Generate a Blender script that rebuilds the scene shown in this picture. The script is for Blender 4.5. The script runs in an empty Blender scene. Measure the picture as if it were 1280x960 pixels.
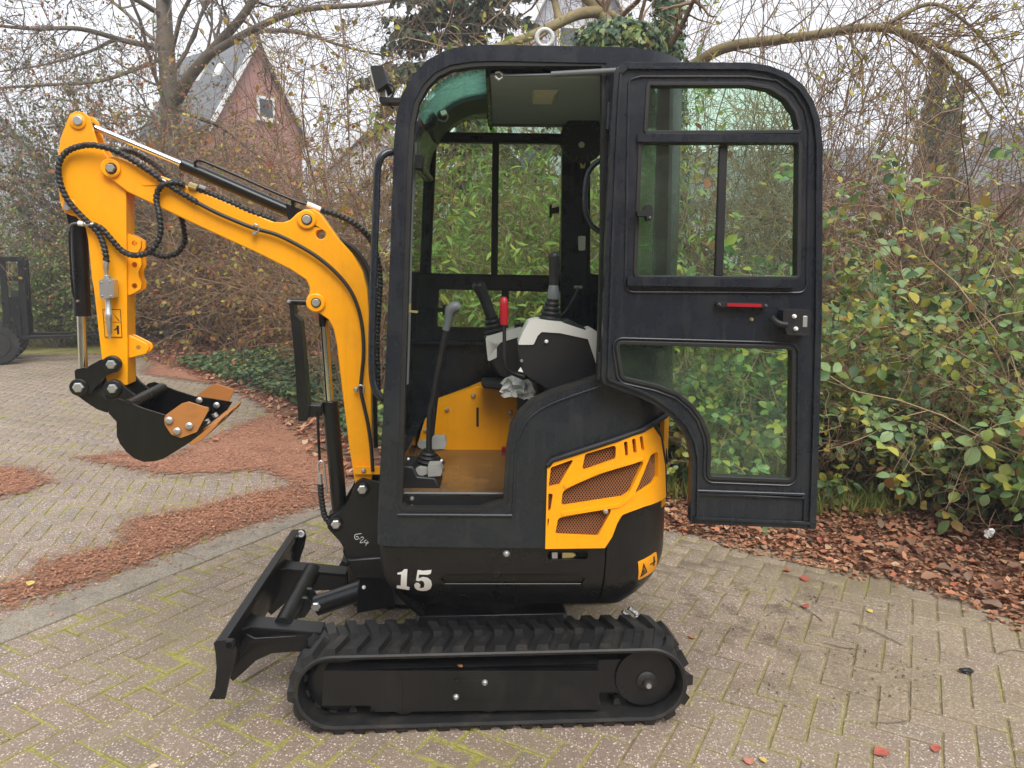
import bpy, bmesh, math, random
import numpy as np
from mathutils import Vector, Matrix
from mathutils.geometry import tessellate_polygon

R = math.radians
random.seed(7)
rng = np.random.default_rng(11)
scene = bpy.context.scene
COL = scene.collection

# ------------------------------------------------------------------ camera, sky, sun, exposure
CAM_H, PITCH, FPX, ROLL = 1.55, R(9.0), 900.0, 0.006      # eye height (m), tilt down, focal length in photo pixels
cd = bpy.data.cameras.new('camera')
cam = bpy.data.objects.new('camera', cd)
COL.objects.link(cam)
scene.camera = cam
cd.sensor_width = 36.0
cd.lens = FPX / 1280.0 * 36.0
cd.clip_start, cd.clip_end = 0.05, 2000.0
_R0, _U0, _F0 = Vector((1, 0, 0)), Vector((0, math.sin(PITCH), math.cos(PITCH))), Vector((0, math.cos(PITCH), -math.sin(PITCH)))
_Rv, _Uv = (_R0 + ROLL * _U0).normalized(), (_U0 - ROLL * _R0).normalized()
_m = Matrix((( _Rv.x, _Uv.x, -_F0.x, 0), (_Rv.y, _Uv.y, -_F0.y, 0), (_Rv.z, _Uv.z, -_F0.z, CAM_H), (0, 0, 0, 1)))
cam.matrix_world = _m

world = bpy.data.worlds.new('World')
scene.world = world
world.use_nodes = True
wn = world.node_tree.nodes
wl = world.node_tree.links
wn.clear()
SUN_EL, SUN_AZ = R(52), R(-25)          # bright cloud ahead of the camera, high up
sky = wn.new('ShaderNodeTexSky')
sky.sky_type = 'NISHITA'
sky.sun_disc = False
sky.sun_elevation = SUN_EL
sky.sun_rotation = SUN_AZ
sky.dust_density = 4.0
hs = wn.new('ShaderNodeHueSaturation')
hs.inputs['Saturation'].default_value = 0.25
mx = wn.new('ShaderNodeMix')
mx.data_type = 'RGBA'
mx.inputs[0].default_value = 0.86       # a closed white cloud deck over the clear sky
mx.inputs[7].default_value = (8.9, 9.25, 9.9, 1)
bg = wn.new('ShaderNodeBackground')
bg.inputs['Strength'].default_value = 0.054
wo = wn.new('ShaderNodeOutputWorld')
wl.new(sky.outputs[0], hs.inputs['Color'])
wl.new(hs.outputs[0], mx.inputs[6])
wl.new(mx.outputs[2], bg.inputs['Color'])
wl.new(bg.outputs[0], wo.inputs['Surface'])

sd = bpy.data.lights.new('sun', 'SUN')
sd.energy = 1.5
sd.angle = R(38)
sd.color = (1.0, 0.97, 0.93)
sun = bpy.data.objects.new('sun', sd)
COL.objects.link(sun)
sun.rotation_euler = (R(38), 0, R(20))

scene.view_settings.view_transform = 'Standard'
scene.view_settings.look = 'None'
scene.view_settings.gamma = 1.0
scene.view_settings.exposure = 1.38
scene.render.engine = 'CYCLES'
scene.cycles.use_denoising = True
scene.cycles.max_bounces = 8
scene.cycles.transparent_max_bounces = 16
scene.cycles.caustics_reflective = False
scene.cycles.caustics_refractive = False

# ------------------------------------------------------------------ materials
def srgb(r, g, b):
    f = lambda c: (c / 255) / 12.92 if c <= 10.3 else (((c / 255) + 0.055) / 1.055) ** 2.4
    return (f(r), f(g), f(b), 1)

class NT:
    def __init__(s, name):
        s.m = bpy.data.materials.new(name)
        s.m.use_nodes = True
        s.t = s.m.node_tree
        s.t.nodes.clear()
        s.out = s.n('ShaderNodeOutputMaterial')
    def n(s, typ, **kw):
        nd = s.t.nodes.new(typ)
        for k, v in kw.items():
            setattr(nd, k, v)
        return nd
    def l(s, a, b):
        s.t.links.new(a, b)
    def noise(s, vec, scale, detail=4, rough=0.6):
        nd = s.n('ShaderNodeTexNoise')
        nd.inputs['Scale'].default_value = scale
        nd.inputs['Detail'].default_value = detail
        nd.inputs['Roughness'].default_value = rough
        if vec is not None:
            s.l(vec, nd.inputs['Vector'])
        return nd.outputs['Fac']
    def ramp(s, fac, stops, interp='LINEAR'):
        nd = s.n('ShaderNodeValToRGB')
        cr = nd.color_ramp
        cr.interpolation = interp
        while len(cr.elements) > 1:
            cr.elements.remove(cr.elements[-1])
        for i, (p, c) in enumerate(stops):
            e = cr.elements[0] if i == 0 else cr.elements.new(p)
            e.position = p
            e.color = c if hasattr(c, '__len__') else (c, c, c, 1)
        s.l(fac, nd.inputs[0])
        return nd.outputs[0]
    def mix(s, fac, a, b, typ='MIX'):
        nd = s.n('ShaderNodeMix', data_type='RGBA', blend_type=typ)
        for sock, v in ((nd.inputs[0], fac), (nd.inputs[6], a), (nd.inputs[7], b)):
            if isinstance(v, (int, float)):
                sock.default_value = v
            elif isinstance(v, tuple):
                sock.default_value = v
            else:
                s.l(v, sock)
        return nd.outputs[2]
    def math(s, op, a, b=0.0):
        nd = s.n('ShaderNodeMath', operation=op)
        for sock, v in ((nd.inputs[0], a), (nd.inputs[1], b)):
            if isinstance(v, (int, float)):
                sock.default_value = v
            else:
                s.l(v, sock)
        return nd.outputs[0]
    def pos(s):
        return s.n('ShaderNodeNewGeometry').outputs['Position']
    def bsdf(s, color, rough=0.5, metal=0.0, spec=0.5, coat=0.0, bump=None, bstr=0.2, bdist=0.01):
        b = s.n('ShaderNodeBsdfPrincipled')
        for k, v in (('Base Color', color), ('Roughness', rough), ('Metallic', metal), ('Specular IOR Level', spec), ('Coat Weight', coat)):
            if isinstance(v, (int, float, tuple)):
                b.inputs[k].default_value = v
            else:
                s.l(v, b.inputs[k])
        b.inputs['Coat Roughness'].default_value = 0.15
        if bump is not None:
            bp = s.n('ShaderNodeBump')
            bp.inputs['Strength'].default_value = bstr
            bp.inputs['Distance'].default_value = bdist
            s.l(bump, bp.inputs['Height'])
            s.l(bp.outputs[0], b.inputs['Normal'])
        s.l(b.outputs[0], s.out.inputs['Surface'])
        return b

def paint(name, col, rough=0.35, dirt=0.25, dcol=(0.09, 0.075, 0.055, 1), metal=0.0, coat=0.0, orange=0.0, spec=0.5, lo=0.55, hi=0.85, streak=0.0):
    m = NT(name)
    p = m.pos()
    n1 = m.noise(p, 9, 6, 0.7)
    n2 = m.noise(p, 55, 3, 0.6)
    f = m.math('MULTIPLY', m.ramp(n1, [(lo, 0.0), (hi, 1.0)]), dirt)
    c = m.mix(f, col, dcol)
    mp = m.n('ShaderNodeMapping'); mp.inputs['Scale'].default_value = (42, 42, 3.2)
    m.l(p, mp.inputs[0])
    sf = m.math('MULTIPLY', m.ramp(m.noise(mp.outputs[0], 1.0, 4, 0.7), [(0.52, 0.0), (0.78, 1.0)]), streak)
    c = m.mix(sf, c, dcol)
    speck = m.math('MULTIPLY', m.ramp(m.noise(p, 240, 2, 0.5), [(0.66, 0.0), (0.74, 1.0)]), m.math('MULTIPLY', f, 0.9))
    c = m.mix(speck, c, dcol)
    r = m.math('ADD', m.math('ADD', m.math('MULTIPLY', n1, 0.3), m.math('MULTIPLY', sf, 0.3)), rough - 0.12)
    m.bsdf(c, r, metal, spec, coat, bump=n2, bstr=0.05 + orange, bdist=0.002)
    return m.m

M = {}
M['orange'] = paint('orange_paint', srgb(255, 170, 0), 0.38, 0.22, (0.30, 0.13, 0.03, 1), coat=0.25, orange=0.10, streak=0.16, lo=0.48)
M['cab'] = paint('anthracite_paint', srgb(30, 35, 43), 0.25, 0.35, (0.07, 0.068, 0.062, 1), orange=0.07, streak=0.22, lo=0.5, hi=0.8)
M['black'] = paint('black_gloss_paint', (0.0045, 0.0048, 0.0056, 1), 0.27, 0.35, (0.028, 0.024, 0.02, 1), streak=0.3, lo=0.5)
M['steelblack'] = paint('black_cast_steel', (0.0060, 0.0065, 0.0075, 1), 0.29, 0.4, (0.036, 0.034, 0.031, 1), orange=0.16, streak=0.15, lo=0.5)
M['rubber'] = paint('track_rubber', (0.0115, 0.0115, 0.012, 1), 0.5, 0.7, (0.055, 0.046, 0.034, 1), orange=0.3, lo=0.5, hi=0.75)
M['seal'] = paint('rubber_seal', (0.011, 0.011, 0.011, 1), 0.55, 0.3)
M['hose'] = paint('hose_rubber', (0.014, 0.014, 0.015, 1), 0.45, 0.3, (0.05, 0.045, 0.04, 1))
M['plastic'] = paint('black_plastic', (0.009, 0.009, 0.010, 1), 0.48, 0.2)
M['grey'] = paint('grey_plastic', srgb(205, 205, 200), 0.5, 0.2, (0.3, 0.27, 0.22, 1))
M['midgrey'] = paint('mid_grey_plastic', srgb(98, 102, 104), 0.5, 0.2)
M['pedal'] = paint('worn_grey_plastic', srgb(150, 150, 146), 0.5, 0.4, (0.12, 0.10, 0.08, 1), lo=0.45)
M['grease'] = paint('old_grease', (0.05, 0.022, 0.008, 1), 0.35, 0.3, (0.2, 0.08, 0.01, 1), lo=0.4, hi=0.6)
M['liner'] = paint('headliner_board', srgb(150, 166, 184), 0.8, 0.2)
M['chrome'] = paint('chrome_rod', (0.75, 0.76, 0.78, 1), 0.16, 0.1, metal=1.0)
M['zinc'] = paint('zinc_plate', (0.55, 0.56, 0.56, 1), 0.38, 0.4, (0.22, 0.2, 0.16, 1), metal=0.85)
M['brass'] = paint('yellow_zinc', (0.62, 0.52, 0.25, 1), 0.4, 0.3, metal=0.8)
M['tooth'] = paint('brown_primer', srgb(176, 116, 58), 0.55, 0.5, (0.10, 0.05, 0.02, 1))
M['red'] = paint('red_plastic', srgb(160, 20, 34), 0.35, 0.1)
M['white'] = paint('white_vinyl', (0.82, 0.82, 0.80, 1), 0.5, 0.12)
M['decalblack'] = paint('decal_black', (0.012, 0.012, 0.012, 1), 0.5, 0.0)
M['floormat'] = paint('dirty_floor_sheet', srgb(116, 88, 56), 0.17, 0.8, (0.05, 0.035, 0.02, 1), lo=0.4, hi=0.7)
M['grille'] = paint('expanded_metal', srgb(180, 126, 84), 0.5, 0.3, (0.30, 0.14, 0.08, 1))
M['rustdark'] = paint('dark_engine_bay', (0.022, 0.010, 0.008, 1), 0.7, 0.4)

def glass(name, tint, refl=1.0):
    m = NT(name)
    tr = m.n('ShaderNodeBsdfTransparent')
    tr.inputs[0].default_value = tint
    gl = m.n('ShaderNodeBsdfGlossy')
    gl.inputs['Color'].default_value = (1, 1, 1, 1)
    gl.inputs['Roughness'].default_value = 0.03
    fr = m.n('ShaderNodeFresnel')
    fr.inputs['IOR'].default_value = 1.45
    # faint water and dust film; its pale green also paints hazy reflection
    p = m.pos()
    df = m.n('ShaderNodeBsdfDiffuse')
    df.inputs[0].default_value = (0.5, 0.66, 0.55, 1)
    film = m.math('MULTIPLY', m.ramp(m.noise(p, 7, 5, 0.7), [(0.4, 0.25), (0.75, 1.0)]), 0.06)
    s0 = m.n('ShaderNodeMixShader')
    m.l(film, s0.inputs[0]); m.l(tr.outputs[0], s0.inputs[1]); m.l(df.outputs[0], s0.inputs[2])
    s1 = m.n('ShaderNodeMixShader')
    m.l(m.math('MULTIPLY', fr.outputs[0], refl), s1.inputs[0]); m.l(s0.outputs[0], s1.inputs[1]); m.l(gl.outputs[0], s1.inputs[2])
    m.l(s1.outputs[0], m.out.inputs['Surface'])
    return m.m
M['glass'] = glass('green_tint_glass', (0.84, 0.99, 0.87, 1), 1.0)
M['lampglass'] = paint('led_lens', (0.7, 0.72, 0.72, 1), 0.15, 0.0)

# wet glass of the roof window
_m2 = NT('wet_roof_glass')
_tr = _m2.n('ShaderNodeBsdfTransparent'); _tr.inputs[0].default_value = (0.62, 0.84, 0.74, 1)
_df = _m2.n('ShaderNodeBsdfTranslucent'); _df.inputs[0].default_value = (0.20, 0.34, 0.28, 1)
_p = _m2.pos()
_mp = _m2.n('ShaderNodeMapping'); _mp.inputs['Scale'].default_value = (25, 160, 160)
_m2.l(_p, _mp.inputs[0])
_nz = _m2.noise(_mp.outputs[0], 1.0, 3, 0.6)
_s = _m2.n('ShaderNodeMixShader')
_m2.l(_m2.ramp(_nz, [(0.35, 0.12), (0.65, 0.5)]), _s.inputs[0]); _m2.l(_tr.outputs[0], _s.inputs[1]); _m2.l(_df.outputs[0], _s.inputs[2])
_m2.l(_s.outputs[0], _m2.out.inputs['Surface'])
M['wetglass'] = _m2.m

# clear crumpled bag
_m3 = NT('clear_plastic_film')
_tr = _m3.n('ShaderNodeBsdfTransparent'); _tr.inputs[0].default_value = (0.95, 0.97, 0.96, 1)
_b = _m3.bsdf((0.75, 0.78, 0.76, 1), 0.15, 0, 0.8, bump=_m3.noise(_m3.pos(), 60, 2), bstr=0.6, bdist=0.01)
_s = _m3.n('ShaderNodeMixShader'); _s.inputs[0].default_value = 0.6
_m3.l(_tr.outputs[0], _s.inputs[1]); _m3.l(_b.outputs[0], _s.inputs[2]); _m3.l(_s.outputs[0], _m3.out.inputs['Surface'])
M['film'] = _m3.m

# ------------------------------------------------------------------ object helpers
def link(name, mesh, mat=None, parent=None):
    bare_ = len(mesh.vertices) == 0                 # a part that only gathers its pieces
    o = bpy.data.objects.new(name, None if bare_ else mesh)
    COL.objects.link(o)
    if not bare_ and mat is not None and len(mesh.materials) == 0:
        mesh.materials.append(M[mat] if isinstance(mat, str) else mat)
    if parent is not None:
        adopt(o, parent)
    return o
def adopt(o, parent):
    o.parent = parent
    top = parent
    while top.parent is not None:
        top = top.parent
    # geometry is written in world coordinates: cancel the root's own offset for direct children
    if parent is top:
        o.matrix_parent_inverse = Matrix.Translation(-Vector(top.location))
def empty(name, loc, label=None, cat=None, group=None):
    o = bpy.data.objects.new(name, None)
    o.empty_display_size = 0.2
    COL.objects.link(o)
    o.location = loc
    if label: tag(o, label, cat, group)
    return o
def tag(o, label=None, cat=None, group=None, kind=None):
    if label: o['label'] = label
    if cat: o['category'] = cat
    if group: o['group'] = group
    if kind: o['kind'] = kind
    return o
def mesh_from(name, verts, faces, smooth=None):
    me = bpy.data.meshes.new(name)
    me.from_pydata([tuple(v) for v in verts], [], faces)
    me.update()
    if smooth is not None:
        for p in me.polygons: p.use_smooth = True
        me.set_sharp_from_angle(angle=R(smooth))
    return me
def bevel(o, w, seg=2, ang=35):
    md = o.modifiers.new('bevel', 'BEVEL')
    md.width = w
    md.segments = seg
    md.limit_method = 'ANGLE'
    md.angle_limit = R(ang)
    md.use_clamp_overlap = True
    md.harden_normals = False
    return o
def np_mesh(name, V, F, smooth=False):
    """V (n,3); F (m,k) all the same corner count."""
    me = bpy.data.meshes.new(name)
    V = np.ascontiguousarray(V, dtype=np.float32)
    F = np.ascontiguousarray(F, dtype=np.int32)
    me.vertices.add(len(V)); me.vertices.foreach_set('co', V.ravel())
    k = F.shape[1]
    me.loops.add(F.size); me.loops.foreach_set('vertex_index', F.ravel())
    me.polygons.add(len(F)); me.polygons.foreach_set('loop_start', np.arange(0, F.size, k, dtype=np.int32))
    me.polygons.foreach_set('loop_total', np.full(len(F), k, dtype=np.int32))
    if smooth: me.polygons.foreach_set('use_smooth', np.ones(len(F), dtype=bool))
    me.update(calc_edges=True)
    return me

# ------------------------------------------------------------------ measuring: photo pixel -> point on a known plane of the place
def ray(px, py):
    a, b = (float(px) - 640) / FPX, (float(py) - 480) / FPX
    return (_F0 + a * (_R0 + ROLL * _U0) + b * (ROLL * _R0 - _U0))
CAMP = Vector((0, 0, CAM_H))
def ground(px, py, z=0.0):
    d = ray(px, py)
    t = (z - CAM_H) / d.z
    return Vector((d.x * t, d.y * t, z))
def at_y(px, py, y):
    d = ray(px, py)
    t = y / d.y
    return CAMP + d * t

class Frame:
    """local u (to the rear), w (away from the camera), z up"""
    def __init__(s, ox, oy, yaw):
        s.ox, s.oy = ox, oy
        s.c, s.s = math.cos(yaw), math.sin(yaw)
    def W(s, u, w, z):
        return Vector((s.ox + u * s.c - w * s.s, s.oy + u * s.s + w * s.c, z))
    def loc(s, v):
        dx, dy = v.x - s.ox, v.y - s.oy
        return (dx * s.c + dy * s.s, -dx * s.s + dy * s.c, v.z)
    def dirl(s, v):
        return (v.x * s.c + v.y * s.s, -v.x * s.s + v.y * s.c, v.z)
    def at(s, px, py, w):
        c, d = s.loc(CAMP), s.dirl(ray(px, py))
        t = (w - c[1]) / d[1]
        return (c[0] + d[0] * t, c[2] + d[2] * t)
    def P(s, px, py, w):
        u, z = s.at(px, py, w)
        return s.W(u, w, z)
    def scale(s, px, py, w):            # metres per photo pixel there
        a, b = s.at(px - 5, py, w), s.at(px + 5, py, w)
        return math.hypot(b[0] - a[0], b[1] - a[1]) / 10

def rounded(pts, seg=5):
    """points (x, y) or (x, y, r): corner rounded with radius r"""
    out = []
    n = len(pts)
    for i, p in enumerate(pts):
        if len(p) == 2 or p[2] <= 0:
            out.append((p[0], p[1])); continue
        a, b = Vector(pts[i - 1][:2]), Vector(pts[(i + 1) % n][:2])
        v = Vector(p[:2])
        d1, d2 = (a - v), (b - v)
        l1, l2 = d1.length, d2.length
        d1.normalize(); d2.normalize()
        ang = d1.angle(d2)
        t = min(p[2] / max(math.tan(ang / 2), 1e-3), l1 * 0.49, l2 * 0.49)
        q1, q2 = v + d1 * t, v + d2 * t
        for k in range(seg + 1):
            s = k / seg
            q = q1 * (1 - s) ** 2 + v * 2 * s * (1 - s) + q2 * s * s
            out.append((q.x, q.y))
    return out
def spline(pts, n=6, closed=False):
    """Catmull-Rom through points (any dimension)"""
    P = [np.array(p, dtype=float) for p in pts]
    out = []
    m = len(P)
    for i in range(m if closed else m - 1):
        p1, p2 = P[i], P[(i + 1) % m]
        p0 = P[i - 1] if (closed or i > 0) else 2 * p1 - p2
        p3 = P[(i + 2) % m] if (closed or i + 2 < m) else 2 * p2 - p1
        for k in range(n):
            t = k / n
            out.append(0.5 * ((2 * p1) + (-p0 + p2) * t + (2 * p0 - 5 * p1 + 4 * p2 - p3) * t * t + (-p0 + 3 * p1 - 3 * p2 + p3) * t ** 3))
    if not closed: out.append(P[-1])
    return out

def flat_prism(outer, holes, d0, d1):
    """2-D polygon with holes -> bmesh slab in (a, d, z)"""
    if len(holes) == 1 and len(holes[0]) == len(outer) and len(outer) > 16:
        bm = bmesh.new()                      # a band: plain quads between the two loops
        n = len(outer)
        L = [[bm.verts.new((p[0], d, p[1])) for p in lp] for lp in (outer, holes[0]) for d in (d0, d1)]
        for i in range(n):
            j = (i + 1) % n
            for a, b in ((0, 2), (2, 3), (3, 1), (1, 0)):
                bm.faces.new((L[a][i], L[a][j], L[b][j], L[b][i]))
        bmesh.ops.remove_doubles(bm, verts=bm.verts, dist=1e-5)
        bmesh.ops.recalc_face_normals(bm, faces=bm.faces)
        return bm
    loops = [outer] + list(holes)
    vs = [Vector((p[0], p[1], 0)) for lp in loops for p in lp]
    tris = tessellate_polygon([[Vector((p[0], p[1], 0)) for p in lp] for lp in loops])
    bm = bmesh.new()
    A = [bm.verts.new((v.x, d0, v.y)) for v in vs]
    B = [bm.verts.new((v.x, d1, v.y)) for v in vs]
    for t in tris:
        try:
            bm.faces.new([A[i] for i in t]); bm.faces.new([B[i] for i in reversed(t)])
        except ValueError:
            pass
    k = 0
    for lp in loops:
        n = len(lp)
        for i in range(n):
            j = (i + 1) % n
            try:
                bm.faces.new((A[k + i], A[k + j], B[k + j], B[k + i]))
            except ValueError:
                pass
        k += n
    bmesh.ops.remove_doubles(bm, verts=bm.verts, dist=1e-5)
    bmesh.ops.recalc_face_normals(bm, faces=bm.faces)
    return bm
def bm_obj(name, bm, mat, parent, smooth=30):
    me = bpy.data.meshes.new(name)
    bm.normal_update()
    bm.to_mesh(me); bm.free()
    if smooth:
        for p in me.polygons: p.use_smooth = True
        me.set_sharp_from_angle(angle=R(smooth))
    return link(name, me, mat, parent)
def prism(name, F, pts, w0, w1, mat, parent, holes=(), bev=0.0, wp=None, seg=2, local=False):
    """photo outline measured on plane wp (default the near face), given real depth w0..w1"""
    wp = w0 if wp is None else wp
    cv = (lambda p: p) if local else (lambda p: F.at(p[0], p[1], wp))
    o2 = [cv(p) for p in rounded(pts)]
    h2 = [[cv(p) for p in rounded(h)] for h in holes]
    bm = flat_prism(o2, h2, w0, w1)
    for v in bm.verts:
        v.co = F.W(v.co.x, v.co.y, v.co.z)
    o = bm_obj(name, bm, mat, parent)
    if bev: bevel(o, bev, seg)
    return o
def tube_mesh(name, path, rad, seg=10, rib=None, cap=True):
    """path: list of Vector; rad: number or list; rib=(pitch, depth) gives spiral wrap"""
    P = [Vector(p) for p in path]
    n = len(P)
    rads = rad if hasattr(rad, '__len__') else [rad] * n
    V, Fc = [], []
    t0 = (P[1] - P[0]).normalized()
    ref = Vector((0, 0, 1)) if abs(t0.z) < 0.9 else Vector((1, 0, 0))
    nrm = (ref - t0 * ref.dot(t0)).normalized()
    s = 0.0
    for i in range(n):
        t = (P[min(i + 1, n - 1)] - P[max(i - 1, 0)]).normalized()
        nrm = (nrm - t * nrm.dot(t)).normalized()
        bn = t.cross(nrm)
        if i: s += (P[i] - P[i - 1]).length
        for k in range(seg):
            a = 2 * math.pi * k / seg
            r = rads[i]
            if rib:
                ph = (s / rib[0] + k / seg) % 1.0
                r = r + rib[1] * (1.0 if ph < 0.72 else -0.9)
            V.append(P[i] + (nrm * math.cos(a) + bn * math.sin(a)) * r)
    for i in range(n - 1):
        for k in range(seg):
            j = (k + 1) % seg
            Fc.append((i * seg + k, i * seg + j, (i + 1) * seg + j, (i + 1) * seg + k))
    if cap:
        Fc.append(tuple(reversed(range(seg)))); Fc.append(tuple(range((n - 1) * seg, n * seg)))
    return mesh_from(name, V, Fc, 50)
def resample(P, step):
    P = [Vector(p) for p in P]
    out = [P[0]]
    acc = 0.0
    for a, b in zip(P, P[1:]):
        L = (b - a).length
        while acc + L >= step:
            t = (step - acc) / L
            a = a.lerp(b, t)
            L = (b - a).length
            out.append(a.copy()); acc = 0.0
        acc += L
    if (out[-1] - P[-1]).length > step * 0.3: out.append(P[-1])
    return out
def hose(name, F, pts, r, mat, parent, rib=None, seg=10):
    """pts (px, py, w) in photo pixels on plane w of frame F; r metres"""
    P = [F.P(p[0], p[1], p[2]) for p in pts]
    P = [Vector(q) for q in spline([tuple(p) for p in P], 8)]
    P = resample(P, 0.0035 if rib else 0.012)
    return link(name, tube_mesh(name, P, r, seg, rib), mat, parent)
def rod(name, a, b, r, mat, parent, seg=18, r2=None, bev=0.0):
    a, b = Vector(a), Vector(b)
    o = link(name, tube_mesh(name, [a, a.lerp(b, 0.5), b], [r, (r + (r2 if r2 is not None else r)) / 2, r2 if r2 is not None else r], seg), mat, parent)
    if bev: bevel(o, bev)
    return o
def lathe_w(name, F, px, py, w, prof, mat, parent, seg=24, local=None):
    """profile [(dw, r)] turned about the lateral axis through a photo point on plane w"""
    u, z = local if local else F.at(px, py, w)
    V, Fc = [], []
    for dw, r in prof:
        for k in range(seg):
            a = 2 * math.pi * k / seg
            V.append(F.W(u + r * math.cos(a), w + dw, z + r * math.sin(a)))
    n = len(prof)
    for i in range(n - 1):
        for k in range(seg):
            j = (k + 1) % seg
            Fc.append((i * seg + k, i * seg + j, (i + 1) * seg + j, (i + 1) * seg + k))
    Fc.append(tuple(range(seg))); Fc.append(tuple(reversed(range((n - 1) * seg, n * seg))))
    me = mesh_from(name, V, Fc)
    bm = bmesh.new(); bm.from_mesh(me); bmesh.ops.recalc_face_normals(bm, faces=bm.faces); bm.to_mesh(me); bm.free()
    for p in me.polygons: p.use_smooth = True
    me.set_sharp_from_angle(angle=R(35))
    return link(name, me, mat, parent)
def bolt(F, px, py, w, rpx, parent, mat='zinc', name='bolt', hexa=True, h=0.010):
    r = F.scale(px, py, w) * rpx
    if hexa:
        return lathe_w(name, F, px, py, w, [(0.0, r), (-h * 0.75, r), (-h, r * 0.8)], mat, parent, 6)
    return lathe_w(name, F, px, py, w, [(0.0, r), (-h * 0.5, r * 0.92), (-h, r * 0.5)], mat, parent, 14)
# ------------------------------------------------------------------ the mini excavator
_o = ground(613, 915)
U = Frame(_o.x, _o.y, R(3.3))            # undercarriage
B = Frame(_o.x, _o.y + 0.012, R(1.0))    # slewed upper body and cab
_s = B.P(452, 640, 0.46)
A = Frame(_s.x, _s.y, R(9.0))            # boom, swung a little towards the camera
EX = empty('mini_excavator', (_o.x, _o.y + 0.48, 0), 'orange and black mini excavator with its cab door swung wide open', 'excavator')

# ---- tracks
cl = U.at(417, 866, 0.0); cr = U.at(811, 862, 0.0)
RT = 0.135                                 # outer belt radius without lugs
LUG = 0.020
uL, uR, zc = cl[0], cr[0], RT + LUG
NL = 42
def track_pt(s, r):
    """s in metres along the belt (measured on the outer belt), r radius -> (u, z, tangent angle)"""
    L = uR - uL
    per = 2 * L + 2 * math.pi * RT
    s = s % per
    if s < L: return (uL + s, zc + r, 0.0)
    s -= L
    if s < math.pi * RT:
        a = s / RT
        return (uR + r * math.sin(a), zc + r * math.cos(a), -a)
    s -= math.pi * RT
    if s < L: return (uR - s, zc - r, -math.pi)
    s -= L
    a = s / RT
    return (uL - r * math.sin(a), zc - r * math.cos(a), -math.pi - a)
PER = 2 * (uR - uL) + 2 * math.pi * RT
def make_track(w0, w1, lugs_single, full):
    n = 168
    V, Fc = [], []
    prof = [(w0, RT), (w0 - 0.004, RT - 0.006), (w0, RT - 0.016), (w1, RT - 0.016), (w1 + 0.004, RT - 0.006), (w1, RT)]
    k = len(prof)
    for i in range(n):
        for w, r in prof:
            u, z, _ = track_pt(i * PER / n, r)
            V.append(U.W(u, w, z))
    for i in range(n):
        j = (i + 1) % n
        for q in range(k):
            p = (q + 1) % k
            Fc.append((i * k + q, i * k + p, j * k + p, j * k + q))
    me = mesh_from('track', V, Fc)
    bm = bmesh.new(); bm.from_mesh(me); bmesh.ops.recalc_face_normals(bm, faces=bm.faces); bm.to_mesh(me); bm.free()
    for p in me.polygons: p.use_smooth = True
    me.set_sharp_from_angle(angle=R(40))
    t = link('rubber_track', me, 'rubber', EX)
    # one lug: slanted block, local x along the belt, y across, z out
    wm = (w1 - w0)
    pit = PER / NL
    def lug_mesh(sgn):
        h, e = LUG, 0.006
        hw = wm * 0.5
        q = [(-0.50 * pit, 0.0), (0.12 * pit, 0.0), (0.30 * pit, hw * 0.30), (0.62 * pit, hw * 0.97), (0.10 * pit, hw * 0.97), (-0.22 * pit, hw * 0.38)]
        vb = [(x, sgn * y, -0.006) for x, y in q]
        cx = sum(x for x, _ in q) / 6; cy = sum(y for _, y in q) / 6
        vt = [(cx + (x - cx) * 0.80, sgn * (cy + (y - cy) * 0.90), h) for x, y in q]
        f = [(0, 1, 2, 3, 4, 5)[::-1], tuple(range(6, 12))] + [(i, (i + 1) % 6, 6 + (i + 1) % 6, 6 + i) for i in range(6)]
        me = mesh_from('lug', vb + vt, f)
        bm = bmesh.new(); bm.from_mesh(me); bmesh.ops.recalc_face_normals(bm, faces=bm.faces); bm.to_mesh(me); bm.free()
        me.materials.append(M['rubber'])
        return me
    ms = [lug_mesh(1), lug_mesh(-1)]
    basis = Matrix(((U.c, -U.s, 0, 0), (U.s, U.c, 0, 0), (0, 0, 1, 0), (0, 0, 0, 1)))
    for i in range(NL):
        for row in (0, 1):
            s = (i + 0.5 * row) * pit
            u, z, a = track_pt(s, RT)
            if not full and (u > uL + 0.35): continue
            w = w0 + 0.002 if row == 0 else w1 - 0.002
            o = bpy.data.objects.new('lug', ms[row])
            COL.objects.link(o); o.parent = t
            sc = (1, 1, 1)
            o.matrix_basis = Matrix.Translation(U.W(u, w, z)) @ basis @ Matrix.Rotation(-a, 4, 'Y')
    return t
tr_near = make_track(0.004, 0.215, True, True)
tr_far = make_track(0.91, 1.12, True, False)
tr_near['label'] = 'near rubber track with slanted lugs'
tr_far['label'] = 'far rubber track'
# inner drive teeth of the belt
V, Fc = [], []
for i in range(NL):
    u, z, a = track_pt((i + 0.3) * PER / NL, RT - 0.022)
    ca, sa = math.cos(a), math.sin(a)
    for w0 in (0.07, 0.125):
        b = len(V)
        for dx, dw, dz in ((-.014, 0, 0), (.014, 0, 0), (.014, .03, 0), (-.014, .03, 0), (-.008, .004, -.022), (.008, .004, -.022), (.008, .026, -.022), (-.008, .026, -.022)):
            V.append(U.W(u + dx * ca - dz * sa, w0 + dw, z + dx * sa + dz * ca))
        Fc += [(b, b + 1, b + 2, b + 3), (b + 4, b + 7, b + 6, b + 5)] + [(b + q, b + (q + 1) % 4, b + 4 + (q + 1) % 4, b + 4 + q) for q in range(4)]
o = link('guide_teeth', mesh_from('guide_teeth', V, Fc), 'rubber', tr_near)
o['kind'] = 'stuff'

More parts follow.
